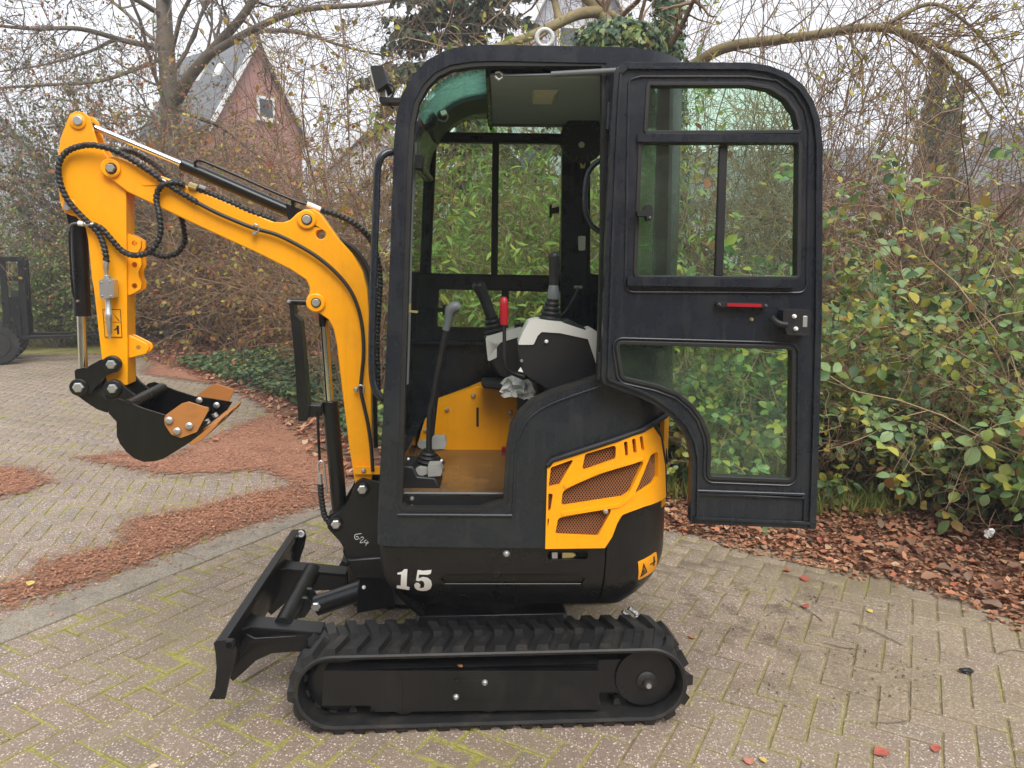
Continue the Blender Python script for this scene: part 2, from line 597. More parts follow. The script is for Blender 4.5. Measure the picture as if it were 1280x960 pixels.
uf = link('undercarriage_frame', mesh_from('undercarriage_frame', [], []), None, EX)
def sidebox(w, sgn, parent):
    pts = [(405, 838), (749, 839), (749, 887), (470, 890), (463, 882), (402, 882)]
    loc = [U.at(p[0], p[1], 0.03) for p in pts]
    o = prism('track_frame_cover', U, [(p[0], p[1], 0.004) for p in loc], w, w + 0.15, 'steelblack', parent, bev=0.004, local=True)
    zt = loc[0][1]
    lf = link('cover_flange', mesh_from('cover_flange', [U.W(loc[0][0], w, zt), U.W(loc[1][0], w, zt), U.W(loc[1][0] - 0.01, w + 0.05, zt + 0.022), U.W(loc[0][0] + 0.02, w + 0.05, zt + 0.022),
                                                       U.W(loc[0][0], w + 0.01, zt - 0.01), U.W(loc[1][0], w + 0.01, zt - 0.01), U.W(loc[1][0] - 0.01, w + 0.05, zt + 0.010), U.W(loc[0][0] + 0.02, w + 0.05, zt + 0.010)],
                                       [(0, 1, 2, 3), (7, 6, 5, 4), (0, 4, 5, 1), (1, 5, 6, 2), (2, 6, 7, 3), (3, 7, 4, 0)]), 'steelblack', o)
    return o
cov = sidebox(0.03, 1, EX)
cov['label'] = 'flat cover plate of the near track frame'
prism('joint_plate', U, [(500, 842), (503, 842), (503, 886), (500, 886)], 0.026, 0.034, 'steelblack', cov, bev=0.001)
prism('access_plate', U, [(567, 850, 2), (611, 850, 2), (611, 874, 2), (567, 874, 2)], 0.0265, 0.034, 'steelblack', cov, bev=0.002)
bolt(U, 606, 853, 0.027, 4.0, cov, hexa=False, mat='zinc'); bolt(U, 570, 871, 0.027, 4.0, cov, hexa=False, mat='zinc')
# wheels
lathe_w('sprocket', U, 0, 0, 0.05, [(0.0, 0.104), (0.012, 0.108), (0.05, 0.108), (0.06, 0.09), (0.1, 0.09)], 'steelblack', EX, 36, local=(uR, zc))
lathe_w('sprocket_hub', U, 0, 0, 0.05, [(0.0, 0.036), (-0.006, 0.036), (-0.010, 0.03), (-0.012, 0.018), (-0.028, 0.017), (-0.030, 0.008)], 'rubber', EX, 20, local=(uR + 0.004, zc - 0.012))
lathe_w('hub_bolt', U, 0, 0, 0.02, [(0, 0.009), (-0.006, 0.009), (-0.006, 0.004)], 'zinc', EX, 12, local=(uR + 0.004, zc - 0.012))
lathe_w('idler_wheel', U, 0, 0, 0.055, [(0.0, 0.03), (0.0, 0.085), (0.008, 0.1), (0.03, 0.1), (0.036, 0.088), (0.06, 0.088), (0.068, 0.1), (0.09, 0.1)], 'steelblack', EX, 36, local=(uL, zc))
for px in (505, 612, 702):
    u, _ = U.at(px, 890, 0.05)
    lathe_w('track_roller', U, 0, 0, 0.04, [(0, 0.02), (0.0, 0.036), (0.03, 0.042), (0.09, 0.042), (0.12, 0.036)], 'steelblack', EX, 24, local=(u, 0.082))
# inner beams behind the cover, cross frame and slewing pedestal
u0, u1 = uL + 0.02, uR - 0.05
for w0, w1 in ((0.06, 0.17), (0.955, 1.06)):
    prism('track_beam', U, [(u0, zc - 0.06), (u1, zc - 0.06), (u1, zc + 0.065), (u0, zc + 0.065)], w0, w1, 'steelblack', EX, bev=0.006, local=True)
um = (uL + uR) / 2
prism('cross_frame', U, [(um - 0.30, 0.13), (um + 0.30, 0.13), (um + 0.27, 0.33), (um - 0.27, 0.33)], 0.19, 0.96, 'steelblack', EX, bev=0.01, local=True)
V = []
slew = rod('slewing_ring', U.W(um + 0.02, 0.48, 0.32), U.W(um + 0.02, 0.48, 0.47), 0.26, 'steelblack', EX, 40)

# ---- dozer blade
bl = link('dozer_blade', mesh_from('dozer_blade', [], []), None, EX)
bw0, bw1 = -0.02, 0.985
q = [(269, 801), (283, 800), (284, 810), (279, 816), (278, 834), (277, 848), (275, 860), (270, 874), (261, 874), (268, 861), (270.5, 838), (269.5, 816)]
loc = [U.at(p[0], p[1], bw0) for p in q]
prism('moldboard', U, loc, bw0 + 0.012, bw1 - 0.012, 'steelblack', bl, bev=0.003, local=True)
q = [(267, 804, 2), (270, 801), (292, 800, 5), (296, 812, 6), (292, 832), (287, 845), (281, 874), (261, 874), (268.5, 860), (270.6, 835), (269.2, 816)]
loc = [U.at(p[0], p[1], bw0) + ((p[2] * 0.0024,) if len(p) > 2 else ()) for p in q]
for w0 in (bw0, bw1 - 0.014):
    prism('end_plate', U, loc, w0, w0 + 0.014, 'steelblack', bl, bev=0.002, local=True)
c = U.at(287, 806, bw0)
for w0 in (bw0, bw1 - 0.014):
    o = lathe_w('eye_ring', U, 0, 0, w0 - 0.002, [(0, 0.017), (-0.004, 0.015), (-0.004, 0.010), (0.0, 0.010)], 'steelblack' if w0 < 0.5 else 'white', bl, 18, local=c)
prism('cutting_edge', U, [U.at(*p, bw0) for p in ((263, 870), (271, 866), (270, 874.5), (260.5, 874.5))], bw0 + 0.02, bw1 - 0.02, 'steelblack', bl, bev=0.001, local=True)
# push arms with top flange and gusset
arm = [(303, 785), (402, 794), (404, 814), (365, 815), (340, 817), (320, 826), (304, 841), (291, 852), (285, 846), (291, 826), (298, 804)]
aw = 0.20
al = [U.at(p[0], p[1], aw) for p in arm]
dz = 0.0
for w0 in (aw, 0.70):
    a1 = prism('push_arm', U, al, w0, w0 + 0.016, 'steelblack', bl, bev=0.003, local=True)
    a2 = prism('push_arm', U, al, w0 + 0.05, w0 + 0.066, 'steelblack', bl, bev=0.003, local=True)
    (ua, za), (ub, zb) = al[0], al[1]
    V = [U.W(ua - 0.03, w0 - 0.05, za + 0.004), U.W(ua - 0.03, w0 + 0.115, za + 0.004), U.W(ua + 0.03, w0 + 0.074, za + 0.004 + (zb - za) * 0.15), U.W(ub, w0 + 0.070, zb + 0.004),
         U.W(ub, w0 - 0.006, zb + 0.004), U.W(ua + 0.03, w0 - 0.008, za + 0.004 + (zb - za) * 0.15)]
    V = V + [v + Vector((0, 0, 0.010)) for v in V]
    o = link('arm_flange', mesh_from('arm_flange', V, [(5, 4, 3, 2, 1, 0), (6, 7, 8, 9, 10, 11)] + [(i, (i + 1) % 6, 6 + (i + 1) % 6, 6 + i) for i in range(6)]), 'steelblack', bl)
    bevel(o, 0.002)
# sweeping web under the near arm flange
wb = [(291, 826), (300, 806), (309, 792), (319, 797), (371, 794, 2), (368, 798), (345, 798), (326, 802), (310, 811), (296, 824)]
prism('arm_web', U, [U.at(p[0], p[1], 0.185) for p in wb], 0.18, 0.188, 'steelblack', bl, bev=0.0015, local=True)
t = U.at(373, 746, 0.48)
rod('cross_tube', U.W(t[0], aw + 0.04, t[1]), U.W(t[0], 0.73, t[1]), 0.035, 'steelblack', bl, 24)
lg = [U.at(p[0], p[1], 0.44) for p in ((360, 745), (385, 745), (392, 756), (382, 770), (366, 772))]
for w0 in (0.425, 0.505):
    prism('cylinder_lug', U, lg, w0, w0 + 0.016, 'steelblack', bl, bev=0.003, local=True)
bolt(U, 395, 758, 0.425, 6.0, bl)
a, b = U.P(396, 757, 0.475), U.P(462, 735, 0.475)
rod('blade_cylinder', a, b, 0.040, 'steelblack', bl, 24)
gd = [U.at(p[0], p[1], 0.42) for p in ((449, 724), (484, 716), (500, 730), (500, 752), (482, 760), (446, 767), (446, 742))]
prism('cylinder_guard', U, gd, 0.42, 0.54, 'steelblack', bl, bev=0.003, local=True)
bolt(U, 457, 724, 0.44, 2.2, bl, mat='white', hexa=False); bolt(U, 455, 734, 0.42, 2.5, bl, mat='white', hexa=False)

# ---- slewing body: side surface unrolled as (s, d, z), d inward
Wb = 0.955
u_f = B.at(473, 700, 0.0)[0]
RR, RF = 0.19, 0.035
u_r = B.at(831.5, 650, 0.15)[0]
uc = u_r - RR
ZI0, ZI1 = B.at(640, 700, 0.0)[1], B.at(640, 768, 0.05)[1]
def inset(z):
    if z >= ZI0: return 0.0
    return 0.13 * min(1.2, (ZI0 - z) / (ZI0 - ZI1)) ** 2.0
S1 = uc; S2 = S1 + RR * math.pi / 2; S3 = S2 + (Wb - 2 * RR); S4 = S3 + RR * math.pi / 2
def body_pt(s, d, z, ins=True):
    d = d + (inset(z) if ins else 0.0)
    us = u_f + RF
    if s < us:
        a = (us - s) / RF
        if a < math.pi / 2:
            return B.W(us - (RF - d) * math.sin(a), RF - (RF - d) * math.cos(a), z)
        return B.W(u_f + d, RF + (us - s - RF * math.pi / 2), z)
    if s <= S1: return B.W(s, d, z)
    if s <= S2:
        a = (s - S1) / RR
        return B.W(uc + (RR - d) * math.sin(a), RR - (RR - d) * math.cos(a), z)
    if s <= S3: return B.W(u_r - d, RR + s - S2, z)
    if s <= S4:
        a = (s - S3) / RR
        return B.W(uc + (RR - d) * math.cos(a), Wb - RR + (RR - d) * math.sin(a), z)
    return B.W(uc - (s - S4), Wb - d, z)
def body_sz(px, py, ins=True, off=0.0):
    c, dd = B.loc(CAMP), B.dirl(ray(px, py))
    z = 0.7
    for _ in range(10):
        d = off + (inset(z) if ins else 0.0)
        t = (d - c[1]) / dd[1]
        u, zz = c[0] + dd[0] * t, c[2] + dd[2] * t
        s = u
        if u > uc:
            ex, ey = c[0] - uc, c[1] - RR
            r = RR - d
            qa = dd[0] ** 2 + dd[1] ** 2; qb = 2 * (ex * dd[0] + ey * dd[1]); qc = ex * ex + ey * ey - r * r
            disc = qb * qb - 4 * qa * qc
            t = (-qb - math.sqrt(disc)) / (2 * qa) if disc > 0 else -qb / (2 * qa)
            u, w, zz = c[0] + dd[0] * t, c[1] + dd[1] * t, c[2] + dd[2] * t
            s = uc + RR * math.atan2(u - uc, RR - w)
        z = zz
    return (s, z)
def skin(name, outer, holes, d0, d1, mat, parent, bev=0.0, ins=True, local=False, seg=2, far=False):
    cv = (lambda p: p) if local else (lambda p: body_sz(p[0], p[1], ins))
    o2 = [cv(p) for p in rounded(outer)]
    h2 = [[cv(p) for p in rounded(h)] for h in holes]
    bm = flat_prism(o2, h2, d0, d1)
    ss = [p[0] for p in o2]; zs = [p[1] for p in o2]
    cuts = [S1 + k * RR * math.pi / 2 / 9 for k in range(10)] + [S3 + k * RR * math.pi / 2 / 6 for k in range(7)] + [u_f + RF - k * RF * math.pi / 8 for k in range(5)]
    for s in cuts:
        if min(ss) < s < max(ss):
            bmesh.ops.bisect_plane(bm, geom=bm.verts[:] + bm.edges[:] + bm.faces[:], plane_co=(s, 0, 0), plane_no=(1, 0, 0))
    if ins:
        for k in range(1, 9):
            z = ZI0 + (ZI1 - ZI0) * k / 8
            if min(zs) < z < max(zs):
                bmesh.ops.bisect_plane(bm, geom=bm.verts[:] + bm.edges[:] + bm.faces[:], plane_co=(0, 0, z), plane_no=(0, 0, 1))
    for v in bm.verts:
        s, d, z = v.co
        p = body_pt(s, d, z, ins)
        if far:
            l = B.loc(p); p = B.W(l[0], Wb - l[1], l[2])
        v.co = p
    bmesh.ops.recalc_face_normals(bm, faces=bm.faces)
    o = bm_obj(name, bm, mat, parent, 28)
    if bev: bevel(o, bev, seg)
    return o

BODY = link('upper_body', mesh_from('upper_body', [], []), None, EX)
ztop = B.at(600, 684, 0)[1]
s_seamT = body_sz(757, 685)[0]; s_seamB = body_sz(742, 764)[0]
# skirt: front and near side, with the pressed groove, the slot and the bolt recess
gro = [(557, 717, 4), (727, 717, 4), (731, 724), (727, 732, 4), (557, 732, 4), (551, 724)]
slot = [(684, 689, 4), (735, 689, 4), (735, 699, 4), (684, 699, 4)]
o2 = [(u_f - 0.45, ztop), (s_seamT, ztop), (s_seamB, ZI1), (u_f - 0.45, ZI1)]
cvh = lambda h: [body_sz(p[0], p[1]) for p in rounded(h)]
sk = skin('side_skirt', [(p[0], p[1]) for p in o2], [cvh(gro), cvh(slot)], 0.0, 0.012, 'black', BODY, bev=0.003, local=True)
skin('groove_panel', [(554, 714), (730, 714), (730, 735), (554, 735)], [], 0.010, 0.016, 'black', sk)
skin('slot_back', [(682, 687), (738, 687), (738, 701), (682, 701)], [], 0.03, 0.035, 'decalblack', sk)
prism('lock_cylinder', B, [(690, 690.5, 1), (697, 690.5, 1), (697, 698, 1), (690, 698, 1)], 0.006, 0.03, 'zinc', sk, bev=0.001)
prism('lock_tab', B, [(703, 691), (716, 691, 2), (720, 694), (716, 697, 2), (703, 697.5)], 0.008, 0.03, 'brass', sk, bev=0.001)
lathe_w('bolt_recess', B, 633, 692, 0.001, [(0, 0.016), (-0.003, 0.016), (-0.003, 0.013)], 'decalblack', sk, 20)
bolt(B, 633, 692, -0.001, 4.5, sk, hexa=False)
rod('skirt_rail', B.P(556, 730, -0.001), B.P(726, 730, -0.001), 0.004, 'black', sk, 8)
# counterweight round the tail
cw = skin('counterweight', [(s_seamT + 0.004, ztop + 0.13), (S4 + 0.15, ztop + 0.13), (S4 + 0.15, ZI1), (s_seamB + 0.004, ZI1), (s_seamT + 0.004, ztop)], [], -0.001, 0.03, 'black', BODY, bev=0.003, local=True)
skin('side_skirt', [(S4 + 0.155, ztop), (S4 + 0.8, ztop), (S4 + 0.8, ZI1), (S4 + 0.155, ZI1)], [], 0.0, 0.012, 'black', BODY, local=True)
# black box added inside the body to block light, with belly plate below
zb = ZI1 + 0.004
prism('light_block_core', B, [(u_f + 0.06, zb + 0.03), (u_r - 0.2, zb + 0.03), (u_r - 0.16, ztop - 0.02), (u_f + 0.04, ztop - 0.02)], 0.14, Wb - 0.14, 'decalblack', BODY, local=True)
prism('belly_plate', B, [(u_f + 0.12, zb), (u_r - 0.17, zb), (u_r - 0.17, zb + 0.02), (u_f + 0.12, zb + 0.02)], 0.13, Wb - 0.13, 'steelblack', BODY, local=True)
# engine hood
holes = [
    [(688, 582, 2), (717, 571.5, 1), (698, 604, 2), (685, 607, 1)],
    [(730.5, 565.5, 2), (769, 554, 2), (768, 572, 3), (726, 587, 2)],
    [(800, 574, 2), (783, 612, 4), (775, 618, 3), (703, 629, 2), (705, 611, 4), (722, 602, 4), (754, 589), (782, 580)],
    [(763, 633, 2), (745, 667, 2), (694.5, 665, 2), (698.5, 645, 3)],
    [(816, 563, 2), (816, 594, 2), (811, 602, 2), (790, 616, 1), (808, 568, 3)],
    [(685, 614), (690.5, 615, 1), (687.5, 635, 2), (684.5, 637)],
    [(684, 645), (686, 646), (683.7, 660)],
    [(778, 550.5, 1), (782, 549.5, 2), (783, 567, 1), (780, 569, 2)], [(787, 547, 1), (791, 546, 2), (792.5, 564, 1), (789, 565, 2)], [(795.5, 544, 1), (799, 543, 2), (801, 561, 1), (798, 562, 2)],
]
hood_out = [(681, 683), (683.5, 584), (692, 575), (712, 568.5), (735, 561), (770, 549.5), (800, 538), (811, 532), (819, 545), (824, 580), (825, 620), (817, 625), (800, 631), (785, 637), (776, 641, 6), (770, 652), (764, 668), (755, 682, 3)]
holes = [[(p[0], p[1], p[2] * 2.0) if len(p) > 2 else (p[0], p[1], 1.5) for p in h] for h in holes]
def _grow(h, k):
    cx = sum(p[0] for p in h) / len(h); cy = sum(p[1] for p in h) / len(h)
    return [(max(cx + (p[0] - cx) * k, 684.0), cy + (p[1] - cy) * k) + tuple(p[2:]) for p in h]
holes = holes[:2] + [_grow(h, 1.05) for h in holes[2:5]] + holes[5:]
hood = skin('engine_hood', hood_out, holes, -0.022, -0.006, 'orange', EX, bev=0.003, ins=False)
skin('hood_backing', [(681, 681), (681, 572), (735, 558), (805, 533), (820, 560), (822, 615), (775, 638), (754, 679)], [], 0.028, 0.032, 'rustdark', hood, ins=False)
# pressed ribs between the vents
for rb in ([(703, 603, 2), (745, 584), (800, 570, 1), (801, 572), (746, 590), (706, 608, 2)], [(701, 637, 2), (770, 627), (789, 614, 2), (791, 616), (773, 631), (702, 642, 2)]):
    skin('pressed_rib', rb, [], -0.026, -0.020, 'orange', hood, ins=False, bev=0.0028, seg=3)
# expanded metal: diamond cells as thin strips
def lattice(parent):
    V, Fc = [], []
    def inside(p, poly):
        r = False
        n = len(poly)
        for i in range(n):
            x1, y1 = poly[i]; x2, y2 = poly[(i + 1) % n]
            if (y1 > p[1]) != (y2 > p[1]) and p[0] < (x2 - x1) * (p[1] - y1) / (y2 - y1) + x1: r = not r
        return r
    cw_, ch_ = 0.0088, 0.0130
    for h in holes:
        poly = [body_sz(p[0], p[1], False) for p in rounded(h)]
        cx = sum(p[0] for p in poly) / len(poly); cz = sum(p[1] for p in poly) / len(poly)
        big = [(cx + (p[0] - cx) * 1.06 + math.copysign(0.002, p[0] - cx), cz + (p[1] - cz) * 1.06 + math.copysign(0.002, p[1] - cz)) for p in poly]
        s0, s1 = min(p[0] for p in big), max(p[0] for p in big)
        z0, z1 = min(p[1] for p in big), max(p[1] for p in big)
        j = 0
        z = z0
        while z < z1:
            s = s0 + (cw_ / 2 if j % 2 else 0)
            while s < s1:
                if inside((s, z), big):
                    b = len(V)
                    for f in (1.06, 0.74):
                        for k in range(4):
                            a = math.pi / 2 * k
                            V.append(body_pt(s + f * cw_ / 2 * math.cos(a), -0.004 if f > 1 else -0.0055, z + f * ch_ / 2 * math.sin(a), False))
                    for k in range(4):
                        n = (k + 1) % 4
                        Fc.append((b + k, b + n, b + 4 + n, b + 4 + k))
                s += cw_
            z += ch_ / 2
            j += 1
    o = link('grille_mesh', mesh_from('grille_mesh', V, Fc), 'grille', parent)
    o['kind'] = 'stuff'
lattice(hood)
bolt(B, 757, 639, -0.024, 3.5, hood, hexa=False)
# tail hood strip behind the seam and the rubber seam between them
s_r = body_sz(826.5, 580, False)[0]
zt1, zb1 = B.at(815, 522, 0.05)[1], B.at(820, 632, 0.1)[1]
th = skin('tail_hood', [(s_r + 0.012, zb1), (S3 + 0.1, zb1), (S3 + 0.1, zt1), (s_r + 0.004, zt1)], [], -0.004, 0.012, 'orange', EX, bev=0.003, ins=False, local=True)
sm = [body_sz(x, y, False) for x, y in ((812, 527), (820, 545), (825, 580), (826.5, 622))]
P = [Vector(body_pt(s + 0.004, -0.012, z, False)) for s, z in sm]
link('hood_seam', tube_mesh('hood_seam', [Vector(q) for q in spline([tuple(p) for p in P], 5)], 0.008, 8), 'seal', th)
prism('tail_latch', B, [(829, 562), (834, 560), (835, 580), (830, 583)], 0.10, 0.16, 'plastic', th, bev=0.004)
# warning sticker on the counterweight
st = skin('warning_sticker', [(797, 702, 1.5), (820, 689, 1.5), (818.5, 711, 1.5), (797, 725.5, 1.5)], [], -0.0032, -0.0012, 'orange', cw)
def decal(parent, pts, d, name='print', fr=None):
    skin(name, pts, [], d - 0.001, d, 'decalblack', parent)
for tri in ([(799.5, 721), (803.5, 703.5), (804.6, 705), (800.8, 720)], [(803.5, 703.5), (808, 714.5), (806.8, 715), (803.2, 706)], [(799.5, 721), (808, 714.5), (807.5, 713), (800.5, 718.5)],
            [(802.5, 713), (804.5, 711), (805, 713.5), (803, 716)], [(812, 704.5), (818, 700.5), (818, 702), (812, 706)], [(815.8, 695.5), (817, 695), (816.8, 706.5), (815.6, 707)]):
    decal(st, tri, -0.0034)
bolt(B, 825, 679, 0.12, 3.0, cw, hexa=False)
# number on the skirt: "15"
def digit(pts, name='number'):
    skin(name, pts, [], -0.0022, -0.0002, 'white', sk)
X = lambda x, y: (460 + x / 6.4, 640 + y / 6.4)
digit([X(236, 486), X(270, 478), X(290, 458), X(316, 457), X(309, 596), X(333, 602), X(331, 622), X(230, 607), X(232, 588), X(262, 590), X(266, 497), X(237, 498)])
five_o = [(398, 463), (440, 470), (509, 463), (501, 492), (478, 500), (408, 498), (405, 530), (440, 519), (478, 526), (504, 548), (512, 582), (500, 612), (470, 628), (430, 630), (395, 622), (375, 604), (370, 582), (383, 566), (402, 566), (418, 580), (420, 592), (408, 602), (424, 610), (446, 604), (452, 580), (446, 556), (428, 546), (404, 552), (384, 545)]
digit([X(*p) for p in five_o])

# ---- chains under the tail
ch = link('tow_chain', mesh_from('tow_chain', [], []), None, EX)
for x0, y0, x1, y1 in ((778, 764, 782, 779), (786, 760, 792, 776)):
    a, b = B.P(x0, y0, 0.40), B.P(x1, y1, 0.40)
    mid = a.lerp(b, 0.5) + Vector((0.02, 0, 0))
    link('chain_link', tube_mesh('chain_link', [Vector(q) for q in spline([tuple(a), tuple(mid), tuple(b)], 8)], 0.008, 8, (0.012, 0.002)), 'zinc', ch)

# ---- cab
CAB = link('cab', mesh_from('cab', [], []), None, EX)
outer = [(472, 681), (473.5, 650), (480, 520), (487, 350), (493, 180), (496.5, 143), (504, 117), (517, 95), (535, 76), (555, 65), (578, 59), (605, 57), (775, 60), (846, 75.5), (848.5, 100), (844, 300), (838, 470), (831, 514), (800, 534.5), (770, 546), (735, 557.5), (692, 571, 6), (683, 582), (680.5, 684), (475, 681.5)]
opening = [(496.5, 632, 8), (498.5, 560), (502.5, 420), (506, 300), (509.5, 200), (512.5, 155), (518, 128), (530, 106), (545, 91), (564, 82), (590, 78), (615, 77), (757, 80), (757, 300), (752, 474, 6), (722, 484), (692, 493), (668, 504), (652, 518), (643, 535), (639, 558), (637, 590), (635, 630, 9), (600, 641), (505, 641, 8)]
opn = opening
quarter = [(780, 95, 3), (836, 97, 3), (833, 300), (828, 438, 8), (776, 438, 6), (778, 300)]
frame_near = skin('side_frame', outer, [opn, quarter], -0.010, 0.045, 'cab', CAB, bev=0.011, ins=False, seg=3)
def offset_ring(pts, k):
    n = len(pts); out = []
    sa = sum(pts[i - 1][0] * pts[i][1] - pts[i][0] * pts[i - 1][1] for i in range(n))
    for i in range(n):
        a, b, d = Vector(pts[i - 1]), Vector(pts[i]), Vector(pts[(i + 1) % n])
        t = (d - a).normalized()
        nn = Vector((t.y, -t.x)) * (1 if sa > 0 else -1)
        out.append(tuple(b + nn * k))
    return out
def ring(name, pts, k0, k1, d0, d1, mat, parent, bev=0.002, fr=None, closed=True):
    """rubber or trim band that follows a photo outline"""
    r = rounded(pts)
    return skin(name, offset_ring(r, k1), [offset_ring(r, k0)], d0, d1, mat, parent, bev=bev, ins=False)
op_r = rounded(opn)
ring('door_seal', opn, -6.0, 0.5, -0.006, 0.03, 'seal', CAB, 0.004)
skin('quarter_glass', [(779, 94), (837, 96), (834, 300), (829, 440), (775, 440), (777, 300)], [], 0.012, 0.017, 'glass', CAB, ins=False)
ring('quarter_seal', quarter, -3, 1, -0.014, 0.02, 'seal', CAB)
# sill line under the door opening, pressed edge of the lower panel
rod('sill_bead', B.P(497, 643.5, -0.012), B.P(640, 644.5, -0.012), 0.006, 'cab', CAB, 8)
P = [B.P(x, y, -0.012) for x, y in ((641, 640), (643.5, 590), (646, 558), (652, 538), (664, 521), (685, 507), (715, 495), (754, 482))]
link('panel_bead', tube_mesh('panel_bead', [Vector(q) for q in spline([tuple(p) for p in P], 5)], 0.004, 8), 'cab', CAB)
link('panel_lip', tube_mesh('panel_lip', [Vector(body_pt(*(body_sz(x, y, False)[0], -0.020, body_sz(x, y, False)[1]), False)) for x, y in ((684, 580), (690, 573), (712, 566), (735, 558.5), (770, 547), (800, 535.5), (818, 524), (830, 515))], 0.0095, 8), 'seal', CAB)
# roof, front band and wet roof window (between the two side frames)
top = [B.at(x, y, -0.01) for x, y in outer[3:14]]
def sheet(name, prof, th, w0, w1, mat, parent, bev=0.0):
    P = [Vector((p[0], p[1])) for p in prof]
    inn = []
    for i, p in enumerate(P):
        t = (P[min(i + 1, len(P) - 1)] - P[max(i - 1, 0)]).normalized()
        inn.append(p + Vector((t.y, -t.x)) * th)
    o = prism(name, B, [tuple(p) for p in P] + [tuple(p) for p in reversed(inn)], w0, w1, mat, parent, local=True)
    if bev: bevel(o, bev)
    return o
arc = [tuple(v) for v in spline(top[1:9], 5)]
# split the arc: glass from the wiper up to the header, metal behind
roofprof = [B.at(x, y, -0.01) for x, y in ((606, 58), (690, 58.5), (775, 61), (845, 76.5))]
rf = sheet('roof_panel', roofprof, 0.03, 0.03, Wb - 0.03, 'cab', CAB, 0.006)
wprof = [B.at(x, y, 0.05) for x, y in ((522.5, 140.5), (530, 126), (543, 110), (560, 98), (582, 90), (609, 86))]
wprof = [tuple(v) for v in spline(wprof, 4)]
sheet('roof_window', wprof, 0.006, 0.045, 0.335, 'wetglass', CAB)
sheet('roof_header', wprof, 0.02, 0.337, 0.56, 'plastic', CAB)
wprof = [(p[0] + 0.004, p[1] - 0.004) for p in [B.at(x, y, -0.01) for x, y in ((493, 180), (496.5, 143), (504, 117), (517, 95), (535, 76), (555, 65), (578, 59), (609, 57.5))]]
sheet('roof_skin', [tuple(v) for v in spline(wprof, 4)], 0.014, 0.34, Wb - 0.03, 'cab', CAB)
wprof = [(p[0] + 0.008, p[1]) for p in [B.at(x, y, -0.01) for x, y in ((474.5, 640), (480, 520), (487, 350), (492.8, 185))]]
sheet('windshield', wprof, 0.006, 0.05, Wb - 0.05, 'glass', CAB)
u0, z0 = B.at(493.3, 182, -0.01)
rod('windshield_bar', B.W(u0 + 0.02, 0.03, z0 + 0.01), B.W(u0 + 0.02, Wb - 0.03, z0 + 0.01), 0.014, 'cab', CAB, 10)
u0, z0 = B.at(474.5, 640, -0.01)
prism('front_lower_panel', B, [(u_f + 0.004, ztop), (u_f + 0.03, ztop), (u_f + 0.05, z0 + 0.1), (u_f + 0.02, z0 + 0.1)], 0.03, Wb - 0.03, 'cab', CAB, local=True, bev=0.004)
zh = B.at(700, 95, 0.03)[1]
ua, ub = B.at(612, 96, 0.06)[0], B.at(825, 96, 0.06)[0]
hl = prism('headliner', B, [(ua, zh), (ub, zh), (ub, zh + 0.012), (ua, zh + 0.012)], 0.05, Wb - 0.20, 'liner', CAB, local=True, bev=0.004)
prism('headliner_edge', B, [(ua - 0.012, zh - 0.006), (ua, zh - 0.006), (ua, zh + 0.03), (ua - 0.012, zh + 0.03)], 0.045, Wb - 0.1, 'cab', hl, local=True, bev=0.002)
prism('roof_beam', B, [(ua - 0.02, zh + 0.022), (ub, zh + 0.022), (ub, zh + 0.045), (ua - 0.02, zh + 0.045)], Wb - 0.20, Wb - 0.02, 'plastic', CAB, local=True, bev=0.004)
dl = [B.P(x, y, 0.25) for x, y in ((672, 103), (698, 103))]
prism('dome_light', B, [(B.at(668, 110, 0.25)[0], zh - 0.014, 0.006), (B.at(692, 110, 0.25)[0], zh - 0.014, 0.006), (B.at(697, 110, 0.25)[0], zh), (B.at(666, 110, 0.25)[0], zh)], 0.20, 0.34, 'grey', hl, local=True, bev=0.004)
# far side of the cab
wf = Wb - 0.045
of = [B.at(p[0], p[1], -0.01) for p in rounded(outer[:17])] + [B.at(831, 514, -0.01), (B.at(831, 514, -0.01)[0], ztop)]
fh = lambda pts: [B.at(p[0], p[1], wf) for p in rounded(pts)]
far_h = [[(559, 166, 2), (566, 156), (577, 149), (594, 146), (712, 149, 3), (712, 168, 2)],
         [(545, 177, 4), (704, 179, 6), (699.5, 345, 5), (537.5, 342, 4)],
         [(548, 361, 3), (713, 365, 4), (713, 411, 4), (545.5, 409, 4)],
         [(737, 150, 3), (790, 152, 3), (786, 345, 4), (737, 343, 4)]]
bm = flat_prism(of, [fh(h) for h in far_h], wf, wf + 0.045)
for v in bm.verts: v.co = B.W(v.co.x, v.co.y, v.co.z)
ff = bm_obj('side_frame', bm, 'cab', CAB); bevel(ff, 0.006)
for h in far_h:
    pts = fh(h)
    ring3 = flat_prism(offset_ring(pts, 0.010), [offset_ring(pts, -0.002)], wf - 0.006, wf + 0.02)
    for v in ring3.verts: v.co = B.W(v.co.x, v.co.y, v.co.z)
    bm_obj('window_seal', ring3, 'seal', ff)
    us = [p[0] for p in pts]; zs = [p[1] for p in pts]
    prism('window_pane', B, offset_ring(pts, 0.002), wf + 0.018, wf + 0.023, 'glass', ff, local=True)
prism('window_mullion', B, [(615.5, 176), (624, 176), (622, 344), (613.5, 344)], wf - 0.01, wf + 0.03, 'plastic', ff, bev=0.003)
prism('window_mullion', B, [(627, 362), (636, 362), (635, 411), (626, 411)], wf - 0.01, wf + 0.03, 'plastic', ff, bev=0.003)
prism('window_catch', B, [(699, 258, 1), (690, 260), (690, 256, 1), (687, 256, 1), (687, 272, 1), (690, 272, 1), (690, 267), (699, 266, 1)], wf - 0.03, wf - 0.008, 'plastic', ff, bev=0.002)
prism('window_catch', B, [(545, 384, 1), (553, 385), (553, 381, 1), (557, 381, 1), (557, 394, 1), (553, 394, 1), (553, 390), (545, 391, 1)], wf - 0.03, wf - 0.008, 'plastic', ff, bev=0.002)
